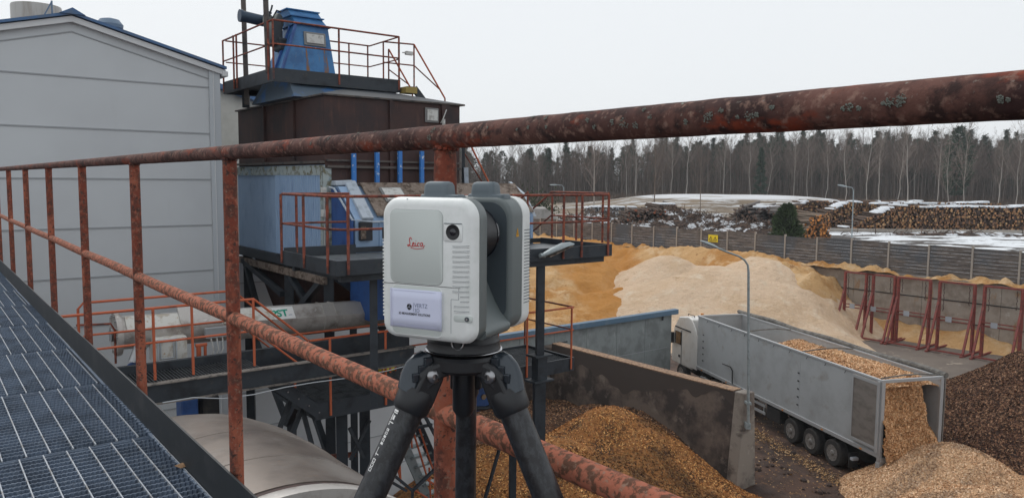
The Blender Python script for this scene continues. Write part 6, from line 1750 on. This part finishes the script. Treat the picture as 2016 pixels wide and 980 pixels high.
# dry leaf
q_ = on_plane(360, 919, np.array([0, 0, DZ]), UP)
lf = MB().add([q_ + UP * .008, q_ + BX * .03 + UP * .004, q_ + BX * .02 + AX * .025 + UP * .012, q_ - BX * .01 + AX * .03 + UP * .006, q_ - BX * .03 + AX * .008 + UP * .010, q_ - BX * .012 - AX * .018 + UP * .004], [(0, 1, 2), (0, 2, 3), (0, 3, 4), (0, 4, 5), (0, 5, 1)])
tag(lf.build('dry_leaf', M('dry_leaf', (.28, .16, .08), .8), None, origin=tuple(q_)), 'small dry brown leaf lying on the walkway grating', 'leaf')

# ================================================================== RUSTY GUARD RAIL
RB = -5.742
gr = thing('guard_rail', 'rusty red tubular guard rail with lichen, crossing the whole picture in front', 'guard rail', G(-10, RB, DZ), TH)
def rough_tube(a0, a1, z, r, n, seg, amp, wob=0.0):
    R_ = []
    for i in range(n + 1):
        a = a0 + (a1 - a0) * i / n
        ring = []
        for k in range(seg):
            t = 2 * pi * k / seg
            nz = float(fbm(np.array(a * 1.0), np.array(t * .35 + 5), 22, 3)) if amp else 0
            rr = r + amp * nz
            ring.append(G(a, RB + rr * cos(t) + wob * sin(a * 2.1), z + rr * sin(t)))
        R_.append(ring)
    return MB().rings(R_)
rough_tube(-14.9, -10.2, 10.885, .0235, 560, 28, .0009).rings([[G(a, RB + .0235 * cos(2 * pi * k / 20), 10.885 + .0235 * sin(2 * pi * k / 20)) for k in range(20)] for a in (-10.2, 8)]).rings(
    [[G(a, RB + .0235 * cos(2 * pi * k / 20), 10.885 + .0235 * sin(2 * pi * k / 20)) for k in range(20)] for a in (-17, -14.9)]).build('top_rail', m_toprail, gr, smooth=True, angle=60)
MB().path([G(a, RB, 10.333 + .002 * sin(a * 3)) for a in np.linspace(-17, 8, 60)], .0228, 20).build('middle_rail', m_midrail, gr, smooth=True, angle=60)
PA = [-14.62, -13.25, -11.95, -10.58, -9.18, -7.74, -6.25, -4.74, -3.3, -1.9]
for a in PA:
    lean = .004 * sin(a * 5)
    R_ = []
    for z, k1, k2 in ((9.62, 1, 1), (10.0, 1, 1), (10.5, 1, 1), (10.82, 1, 1), (10.845, .85, 1), (10.868, .45, 1.02)):
        R_.append([G(a + lean + .0228 * k1 * cos(t), RB + .0228 * k2 * sin(t), z) for t in np.linspace(0, 2 * pi, 25)[:-1]])
    MB().rings(R_).build('post', m_rustpipe, gr, smooth=True, angle=50)
# weld beads where posts meet the rails
p = MB()
for a in PA[:7]:
    for k in range(14):
        t = 2 * pi * k / 14
        p.path([G(a + .0225 * cos(t), RB + .0225 * sin(t), 10.862 - .004 * abs(sin(t)) * 0), G(a + .0225 * cos(t + .35), RB + .0225 * sin(t + .35), 10.860)], .0035, 5)
p.build('weld_bead', m_toprail, gr, smooth=True, kind='stuff')
# lichen rosettes on the top rail
p = MB()
def rosette(a, t, size, r=.0240, z0=10.885):
    for k in range(int(16 + size * 1500)):
        rr = .8 * size * sqrt(random.random()); th_ = random.uniform(0, 2 * pi)
        aa_, tt_ = a + rr * cos(th_), t + rr * sin(th_) / r
        s_ = random.uniform(.0007, .0015)
        c_ = G(aa_, RB + r * cos(tt_), z0 + r * sin(tt_)); nrm = BX * cos(tt_) + UP * sin(tt_)
        tg = -BX * sin(tt_) + UP * cos(tt_)
        an = [random.uniform(-.4, .4) + j * 2 * pi / 5 for j in range(5)]
        ring = [c_ + (AX * cos(x_) + tg * sin(x_)) * s_ * random.uniform(.6, 1.3) + nrm * .0006 for x_ in an]
        p.add(ring + [c_ + nrm * .0016], [(j, (j + 1) % 5, 5) for j in range(5)])
for px, py, s_ in ((592, 276, .006), (612, 283, .008), (648, 272, .008), (706, 262, .006), (738, 260, .005), (853, 256, .010), (845, 272, .009), (1018, 255, .006), (1040, 251, .007), (1050, 231, .004), (1075, 232, .006), (1075, 250, .006),
                   (1157, 237, .007), (1170, 250, .008), (1205, 241, .010), (1229, 243, .012), (1251, 247, .008), (1268, 217, .007), (1280, 231, .009), (1392, 233, .009), (1400, 225, .006), (1452, 230, .006), (1475, 229, .009), (1490, 226, .007), (1520, 212, .007),
                   (1660, 214, .007), (1672, 212, .009), (1690, 214, .006), (1752, 201, .012), (1768, 201, .011), (1775, 195, .008), (1970, 196, .006), (1985, 196, .005), (1740, 202, .007), (1350, 240, .006), (1420, 218, .005), (960, 252, .004)):
    d = _cm @ np.array([(px - 1008) / 1514., -(py - 490) / 1514., -1.]); d /= np.linalg.norm(d)
    # nearest hit with the rail cylinder (axis along AX through RB, z 10.885)
    o2 = np.array([np.dot(EYEP - G(0, RB, 10.885), BX), np.dot(EYEP - G(0, RB, 10.885), UP)]); d2 = np.array([np.dot(d, BX), d[2]])
    A_ = d2 @ d2; B_ = o2 @ d2; C_ = o2 @ o2 - .0238 ** 2
    disc = B_ * B_ - A_ * C_
    if disc <= 0: continue
    tt = (-B_ - sqrt(disc)) / A_
    hit = EYEP + d * tt; hb = o2 + d2 * tt
    rosette(ab_of(hit[0], hit[1])[0], atan2(hb[1], hb[0]), s_ * random.uniform(.45, .95))
p.build('lichen', m_lichen, gr, kind='stuff')

# ================================================================== LASER SCANNER
SC = Vector((-.0766, 1.2228, 10.56)); SR = radians(-26)
scn = thing('laser_scanner', 'white and dark grey laser scanner on the tripod, a printed paper taped to its side', 'scanner', SC, SR)
su = np.array([cos(SR), sin(SR), 0]); sw = np.array([-sin(SR), cos(SR), 0]); so = np.array(SC)
def S(x, y, z): return so + su * x + sw * (y - .0985) + UP * z
def rrect(x0, x1, z0, z1, rt, rb, n=9):
    pts = []
    for cx, cz, r_, a0 in ((x1 - rt, z1 - rt, rt, 0), (x0 + rt, z1 - rt, rt, pi / 2), (x0 + rb, z0 + rb, rb, pi), (x1 - rb, z0 + rb, rb, 3 * pi / 2)):
        for k in range(n):
            t = a0 + pi / 2 * k / (n - 1)
            pts.append((cx + r_ * cos(t), cz + r_ * sin(t)))
    return pts
def shell(layers, hw, z0, z1, rt, rb, name, mat, par=scn):
    R_ = []
    for y, ins in layers:
        R_.append([S(x, y, z) for x, z in rrect(-hw - .009 + ins, hw - .009 - ins, z0 + ins, z1 - ins, max(rt - ins, .004), max(rb - ins, .004))])
    return MB().rings(R_).build(name, mat, par, smooth=True, angle=50)
fil = [(0, .0125), (.0012, .0085), (.0035, .0048), (.0065, .0022), (.010, .0007), (.0135, 0), (.0142, 0)]
near = shell(fil, .0825, -.001, .2145, .030, .024, 'side_cover', m_scanwhite)
farc = shell([(.200 - y, i) for y, i in fil[:-1]] + [(.1615, 0)], .0825, -.001, .2145, .030, .024, 'side_cover', m_scanwhite)
shell([(.0143, .0010), (.0155, .0010), (.0155, 0), (.038, 0), (.0405, .0012), (.0415, .004)], .0823, .0, .2135, .031, .026, 'grey_tower', m_scangrey)
g2 = shell([(.1195, .006), (.1205, .0025), (.123, .0006), (.126, 0), (.1600, 0), (.1600, .0010), (.1614, .0010)], .0823, .0, .2135, .031, .026, 'grey_tower', m_scangrey)
R_ = [[S(x, y, z) for x, z in rrect(-.082, .0655, .02, .206, .03, .02)] for y in (.1186, .1197)]
MB().rings(R_).build('inner_face_shade', m_scandark, g2, smooth=True, angle=50)  # darker plate paints the shade on the far tower's slot side
# bridge between the towers with the sloping trough
prf = [(-.088, .001), (.066, .001), (.0715, .006), (.0720, .014), (.066, .021), (.056, .032), (.046, .048), (.037, .066), (.029, .084), (.019, .098), (.004, .106), (-.03, .106), (-.088, .06)]
R_ = [[S(x, y, z) for x, z in prf] for y in (.039, .1215)]
MB().rings(R_).build('bridge', m_scangrey, scn, smooth=True, angle=50)
mp2 = MB().lathe([(.0, .040), (.041, .040), (.0415, .044), (.0415, .098), (.039, .102), (.0, .1035)], so - sw * .0985 + UP * .157 + su * .022, sw, 64).build('mirror_drum', m_blackplastic, scn, smooth=True, angle=30)
MB().lathe([(.0, .092), (.0424, .092), (.0424, .096), (.0, .096)], so - sw * .0985 + UP * .157 + su * .022, sw, 64).build('mirror_ring', m_gloss, mp2, smooth=True, angle=30)
# grips on top
for y0, gx in ((.030, -.014), (.1285, .014)):
    R_ = []
    for z, ins in ((.2125, -.002), (.216, -.0005), (.222, 0.0), (.232, .0008), (.2365, .003), (.2382, .007)):
        R_.append([S(x, y, z) for x, y in [(px_ + gx, y0 + .0165 + py_) for px_, py_ in rrect(-.021 + ins, .0215 - ins, -.0165 + ins, .0165 - ins, .008, .008, 6)]])
    gg = MB().rings(R_).build('carry_grip', m_grip, scn, smooth=True, angle=50)
    R_ = [[S(x, y, z) for x, y in [(px_ + gx, y0 + .0165 + py_) for px_, py_ in rrect(-.027 + ins, .040 - ins, -.016 + ins, .016 - ins, .007, .007, 6)]] for z, ins in ((.210, 0), (.2165, 0), (.2185, .002))]
    MB().rings(R_).build('grip_foot', m_grip, gg, smooth=True, angle=50)
# front face details
def F_box(x0, x1, z0, z1, y0, y1, name, mat, par=near, bevel=0):
    return MB().obox(so - sw * .0985, su, sw, UP, x0, x1, y0, y1, z0, z1).build(name, mat, par, bevel=bevel)
def F_round(x0, x1, z0, z1, r_, y0, y1, name, mat, par=near, ins=.0006):
    R_ = [[S(x, y, z) for x, z in rrect(x0 + i_, x1 - i_, z0 + i_, z1 - i_, r_, r_)] for y, i_ in ((y1, 0), (y0 + ins, 0), (y0, ins))]
    return MB().rings(R_).build(name, mat, par, smooth=True, angle=40)
F_round(-.0735, .0210, .0842, .1965, .011, -.0002, .006, 'panel_groove', m_scangrey)
F_round(-.0727, .0202, .0850, .1957, .0105, -.0011, .006, 'upper_panel', m_scanpanel)
F_round(-.0715, .0205, .0055, .0822, .0105, -.0002, .006, 'panel_rim', m_scanwhite)
F_round(-.0700, .0190, .0075, .0815, .0095, -.0007, .006, 'lower_panel', m_scanpanel)
F_box(-.0860, .0500, .0829, .0837, -.0004, .004, 'split_line', m_print)
F_box(.0340, .0347, .0150, .0660, -.0004, .004, 'door_line', m_seam)
F_box(.0347, .0470, .0657, .0664, -.0004, .004, 'door_line', m_seam)
F_box(.0470, .0477, .0660, .0829, -.0004, .004, 'door_line', m_seam)
F_round(.0205, .0545, .1500, .1785, .004, -.0002, .004, 'lens_surround', m_trim)
F_round(.0215, .0538, .1508, .1777, .0036, -.0010, .004, 'lens_bezel', m_scanwhite)
MB().lathe([(.0112, -.0002), (.0114, -.0014), (.0106, -.0017), (.0092, -.0012), (.0, -.0010)], so - sw * .0985 + su * .0376 + UP * .1648, sw, 40).build('camera_lens', m_blackplastic, near, smooth=True, angle=30)
MB().lathe([(.0, -.0018), (.003, -.0017), (.0050, -.0014), (.0054, -.0010)], so - sw * .0985 + su * .0376 + UP * .1648, sw, 40).build('lens_glass', m_gloss, near, smooth=True)
p = MB(); p.path([S(x, -.0012, .1772) for x in (.0225, .0528)], .0006, 6); p.build('bezel_painted_shadow', m_scandark, near)  # dark line paints a shadow along the top edge of the bezel
p = MB(); p2 = MB()
for k in range(14):
    z = .1440 - k * .00735
    if k in (11,): pass
    x0 = .0370 if k < 10 else (.0500 if k < 12 else .0395)
    pts = [S(x, -.0004, z + .0016 * ((x - .037) / .028) ** 2) for x in np.linspace(x0, .0650, 9)]
    p.path(pts, .00055, 6)
    p2.path([q + UP * -.0011 for q in pts], .0008, 6)
p.build('vent_slot', m_scandark, near, smooth=True); p2.build('vent_lip', m_scanwhite, near, smooth=True)
F_round(.0385, .0690, .0330, .0440, .004, -.0004, .004, 'screw_recess', m_scanpanel)
MB().tube(S(.0615, -.0016, .0385), S(.0615, .002, .0385), .0036, 20).build('lock_screw', m_scandark, near)
MB().tube(S(.0615, -.0020, .0385), S(.0615, .002, .0385), .0016, 12).build('screw_core', m_chrome, near)
F_box(-.0460, -.0440, .2030, .2120, .0045, .0075, 'top_mark', m_plate)
p = MB().obox(so - sw * .0985, su, sw, UP, -.0920, -.0900, .006, .012, .150, .167); p.build('side_latch', m_print, near)
# vent ribs on the edges of both covers
p = MB()
for k in range(24):
    z = .040 + k * .0052
    p.obox(so - sw * .0985, su, sw, UP, .0726, .0739, .168, .192, z, z + .0012)
p.build('edge_slots', m_scandark, farc)
p = MB()
for k in range(22):
    z = .030 + k * .0056
    p.obox(so - sw * .0985, su, sw, UP, -.0930, -.0906, .008, .014, z, z + .0030)
p.build('edge_ribs', m_scanwhite, near, bevel=.0005)
# warning triangle on the grey edge
p = MB().prism([(-.0052, -.006), (.0052, -.006), (0, .0075)], S(.0736, .142, .157), sw, su, UP, 0, .0004); tr_ = p.build('warning_triangle', m_yellowtri, g2)
MB().prism([(-.0007, -.0035), (.0007, -.0035), (0, .003)], S(.0741, .142, .157), sw, su, UP, 0, .0003).build('triangle_mark', m_print, tr_)
# red script logo
def catmull(P, n=8):
    P = [np.array(p_, float) for p_ in P]; P = [2 * P[0] - P[1]] + P + [2 * P[-1] - P[-2]]
    out = []
    for i in range(1, len(P) - 2):
        for t in np.linspace(0, 1, n, endpoint=False):
            out.append(.5 * ((2 * P[i]) + (-P[i - 1] + P[i + 1]) * t + (2 * P[i - 1] - 5 * P[i] + 4 * P[i + 1] - P[i + 2]) * t * t + (-P[i - 1] + 3 * P[i] - 3 * P[i + 1] + P[i + 2]) * t ** 3))
    out.append(P[-2]); return out
strokes = [[(1.9, 3.5), (1.5, 4.4), (.9, 4.2), (.8, 3.0), (1.0, 1.6), (.5, .6), (-.1, .7), (.1, 1.2), (.9, .9), (1.9, .45), (2.4, .8)],
           [(2.3, 1.2), (3.1, 1.7), (2.9, 2.3), (2.4, 1.8), (2.4, .9), (2.9, .55), (3.6, 1.0)],
           [(3.9, 2.2), (3.75, 1.1), (4.1, .55), (4.6, 1.0)], [(4.05, 3.0), (4.2, 3.15)],
           [(5.9, 1.9), (5.4, 2.25), (4.85, 1.5), (5.1, .7), (5.9, .8)],
           [(7.6, 2.0), (6.9, 2.3), (6.3, 1.5), (6.7, .65), (7.3, 1.2), (7.6, 2.1)], [(7.6, 2.1), (7.45, 1.0), (7.9, .6), (8.5, 1.2)],
           [(1.4, -.2), (4.2, -.55), (6.6, -.35), (8.3, .05)]]
p = MB()
for i, s_ in enumerate(strokes):
    pts = [S(-.0400 + x * .00345, -.0013, .1395 + y * .0033) for x, y in catmull(s_, 6)]
    p.path(pts, .00062 if i < 7 else .0005, 6)
p.build('red_script_logo', m_logo, near, smooth=True)
# printed paper
pp = MB()
nx_ = 12
V = []
for j in range(5):
    for i in range(nx_):
        x = -.0727 + .0931 * i / (nx_ - 1); z = .0172 + .0590 * j / 4
        lift = -.0015 - .0022 * max(0, (i / (nx_ - 1) - .82) / .18) ** 2
        V.append(S(x, lift, z))
F = [(j * nx_ + i, j * nx_ + i + 1, (j + 1) * nx_ + i + 1, (j + 1) * nx_ + i) for j in range(4) for i in range(nx_ - 1)]
paper = pp.add(V, F).build('printed_paper', m_paper, near, smooth=True)
sol = paper.modifiers.new('thick', 'SOLIDIFY'); sol.thickness = .0002
p = MB()
for (x0, z0, x1, z1) in ((-.0722, .0737, .0175, .0737), (-.0722, .0200, .0175, .0200), (-.0697, .0180, -.0697, .0757), (.0160, .0180, .0160, .0757)):
    p.bar(S(x0, -.00172, z0), S(x1, -.00172, z1), .0003, .0003)
p.build('tape_edge', M('tape_edge', (.50, .50, .68), .4), paper)
lc = (-.0378, .0495)
p = MB()
hexr = .0056
hx = [(lc[0] + hexr * .92 * sin(k * pi / 3 + .12), lc[1] + hexr * cos(k * pi / 3 + .12)) for k in range(6)]
for k in (0, 2, 4):
    q4 = [lc, hx[k], hx[(k + 1) % 6], hx[(k + 2) % 6]]
    cx_, cz_ = sum(a for a, b in q4) / 4, sum(b for a, b in q4) / 4
    q4 = [(cx_ + (a - cx_) * .82, cz_ + (b - cz_) * .82) for a, b in q4]
    p.prism(q4, so - sw * .0985, su, sw, UP, -.0020, -.0016)
p.build('cube_emblem', m_print, paper)
p = MB().obox(so - sw * .0985, su, sw, UP, -.0306, -.0302, -.0020, -.0016, .0425, .0562); p.build('divider', m_printgrey, paper)
text_mesh('print', 'VERTZ', .0092, m_printgrey, S(-.0288, -.0018, .0492), su, UP, paper, .00008, 1.0, sx=.86)
text_mesh('print', '3D', .0080, m_printgrey, S(-.0288, -.0018, .0420), su, UP, paper, .00008, 1.0, sx=.95)
text_mesh('print', '3D MEASUREMENT SOLUTIONS', .0050, m_print, S(-.0570, -.0018, .0372), su, UP, paper, .00008, 1.0, bold=.00006, sx=.80)
# rotating neck, screws
MB().lathe([(.052, .004), (.055, -.002), (.056, -.010), (.0585, -.014), (.0585, -.024), (.060, -.027), (.052, -.029)], so, UP, 64).build('rotating_base', m_blackplastic, scn, smooth=True, angle=30)
MB().lathe([(.056, -.0275), (.0612, -.0275), (.0625, -.0290), (.0612, -.0305), (.056, -.0305)], so, UP, 96).build('polished_ring', m_chrome, scn, smooth=True, angle=60)
q_ = so - UP * .010 + np.array([-.006, -.0565, 0])
MB().path([q_ + np.array([.009 * cos(t), -.002, .009 * sin(t)]) for t in np.linspace(0, 2 * pi, 25)], .0012, 6).build('locking_ring', m_bolt, scn, smooth=True)
MB().tube(q_, q_ + np.array([0, -.004, 0]), .005, 16).build('locking_knob', m_blackplastic, scn)

# ================================================================== TRIPOD
tri = thing('survey_tripod', 'black carbon tripod with three round legs standing on the walkway under the scanner', 'tripod', (SC.x, SC.y, DZ), 0)
TC = np.array([SC.x, SC.y, 0.])
m_carbon = M('woven_carbon', (0.020, 0.021, 0.024), .34, 0, [((.034, .036, .041), 160, .46, .56, (1, 1, .35)), ((.013, .013, .015), 60, .5, .6)], bump=.35, bscale=170, bdist=.0008, spec=.5)
MB().lathe([(.050, 10.526), (.062, 10.526), (.066, 10.521), (.066, 10.506), (.058, 10.500), (.030, 10.498)], TC, UP, 64).build('head_plate', m_blackplastic, tri, smooth=True, angle=30)
MB().lathe([(.018, 10.50), (.018, 10.43), (.012, 10.42)], TC, UP, 24).build('centre_screw', m_blackplastic, tri, smooth=True)
feet = [np.array([-.50, .985, DZ + .005]), np.array([.335, .985, DZ + .005]), np.array([-.085, 1.345, DZ + .005])]
dirs = [np.array([-.87, -.5, 0]), np.array([.87, -.5, 0]), np.array([0.02, 1, 0])]
for i, (ft, e) in enumerate(zip(feet, dirs)):
    e = e / np.linalg.norm(e)
    s_ = np.array([-e[1], e[0], 0])
    hinge = TC + e * .064 + UP * 10.500
    ax = ft - hinge; L_leg = np.linalg.norm(ax); ax /= L_leg
    nrm = np.cross(s_, ax); nrm = nrm / np.linalg.norm(nrm)
    if np.dot(nrm, e) < 0: nrm = -nrm
    # arm of the head
    p = MB()
    R_ = []
    for d_, w_, z0_, z1_ in ((.030, .034, 10.500, 10.524), (.056, .034, 10.494, 10.522), (.072, .027, 10.478, 10.514), (.086, .024, 10.470, 10.502)):
        R_.append([TC + e * d_ + s_ * w_ * k + UP * z for k, z in ((-1, z0_), (1, z0_), (1, z1_ - .004), (.8, z1_), (-.8, z1_), (-1, z1_ - .004))])
    p.rings(R_); p.build('head_arm', m_blackplastic, tri, bevel=.003)
    p = MB()
    for k in range(3):
        c_ = TC + e * (.066 + k * .0095) + UP * (10.524 - k * .0115)
        p.obox(c_, e, s_, UP, -.003, .010, -.020 + k * .001, .020 - k * .001, -.012, .002)
    p.build('stepped_ridge', m_satin, tri, bevel=.0015)
    # hinge fork
    p = MB()
    for sg in (-1, 1):
        R_ = []
        for d_, hw in ((-.018, .010), (-.010, .017), (.003, .020), (.028, .021), (.050, .022)):
            c_ = hinge + ax * d_
            R_.append([c_ + s_ * sg * y + nrm * (x) for x, y in ((-hw, .015), (hw * .8, .015), (hw * .8, .0265), (-hw, .0265))])
        p.rings(R_)
    p.build('hinge_cheek', m_blackplastic, tri, bevel=.004)
    R_ = []
    for d_, rx, ry, off in ((-.026, .010, .012, .014), (-.015, .020, .0145, .014), (.0, .026, .0148, .014), (.018, .029, .0148, .011), (.040, .0290, .022, .005)):
        c_ = hinge + ax * d_ + nrm * off
        R_.append([c_ + s_ * ry * cos(t) + nrm * rx * sin(t) for t in np.linspace(0, 2 * pi, 25)[:-1]])
    MB().rings(R_).build('hinge_casing', m_satin, tri, smooth=True, angle=60)
    R_ = []
    kk = 1.0 if i < 2 else .70
    for d_, rx, ry in ((.030, .026 * kk, .0285 * kk), (.038, .0295 * kk, .0315 * kk), (.062, .0285 * kk, .0300 * kk), (.068, .0250 * kk, .0265 * kk)):
        c_ = hinge + ax * d_
        R_.append([c_ + s_ * ry * cos(t) + nrm * rx * sin(t) for t in np.linspace(0, 2 * pi, 33)[:-1]])
    MB().rings(R_).build('leg_collar', m_blackplastic, tri, smooth=True, angle=50)
    lg = MB().path([hinge + ax * .062, hinge + ax * (L_leg * .62)], .0228 if i < 2 else .0178, 32).build('leg', m_carbon, tri, smooth=True, angle=60)
    MB().path([hinge + ax * (L_leg * .60), hinge + ax * (L_leg * .66)], .027, 24).build('leg_lock', m_blackplastic, lg, smooth=True, angle=50)
    MB().path([hinge + ax * (L_leg * .66), hinge + ax * (L_leg * .96), hinge + ax * L_leg], [.016, .016, .004], 24).build('lower_leg', m_carbon, lg, smooth=True, angle=50)
    for sg in (-1, 1):
        c_ = hinge + s_ * .0266 * sg + ax * .002
        MB().lathe([(.0115, 0), (.0115, .002), (.0095, .0048), (.0045, .0062), (.0040, .0040), (.0, .0040)], c_, s_ * sg, 28).build('hinge_bolt', m_bolt, tri, smooth=True, angle=40)
    if i == 0:   # small white marking along the outer side of the left leg
        side = -nrm * 0 + np.cross(ax, UP); side /= np.linalg.norm(side)
        tocam = EYEP - (hinge + ax * .18); tocam -= ax * np.dot(tocam, ax); tocam /= np.linalg.norm(tocam)
        lat = np.cross(ax, tocam)
        if lat[0] > 0: lat = -lat
        th_ = radians(52); base_n = tocam * cos(th_) + lat * sin(th_); acr = -tocam * sin(th_) + lat * cos(th_)
        p = MB(); r_ = .0229
        def gl(d0, d1, y0, y1): p.obox(hinge + base_n * r_, ax, acr, base_n, d0, d1, y0, y1, -.0006, .0003)
        d = .071
        for seg in ((0, .003, -.005, .005), (.004, .0055, -.005, .0045), (.0075, .018, .003, .0045), (.009, .016, -.003, .001), (.020, .0215, -.005, .005), (.0225, .026, .003, .0045)):
            gl(d + seg[0], d + seg[1], seg[2], seg[3])
        d += .031
        for k in range(5):
            x = d + k * .0055
            gl(x, x + .0009, -.002, .003); gl(x, x + .004, .002, .003); gl(x + (.0031 if k % 2 else 0), x + .004, -.002, .003 if k % 3 else 0); gl(x, x + .004, -.0028, -.0018)
        gl(.133, .147, .002, .0028); gl(.143, .1442, -.004, .004)
        for k in range(3):
            x = .151 + k * .007
            gl(x, x + .001, -.003, .003); gl(x, x + .006, .0022, .0032); gl(x + .005, x + .006, -.003, .003); gl(x, x + .006, -.0032, -.0022)
        p.build('leg_marking', m_white, lg)
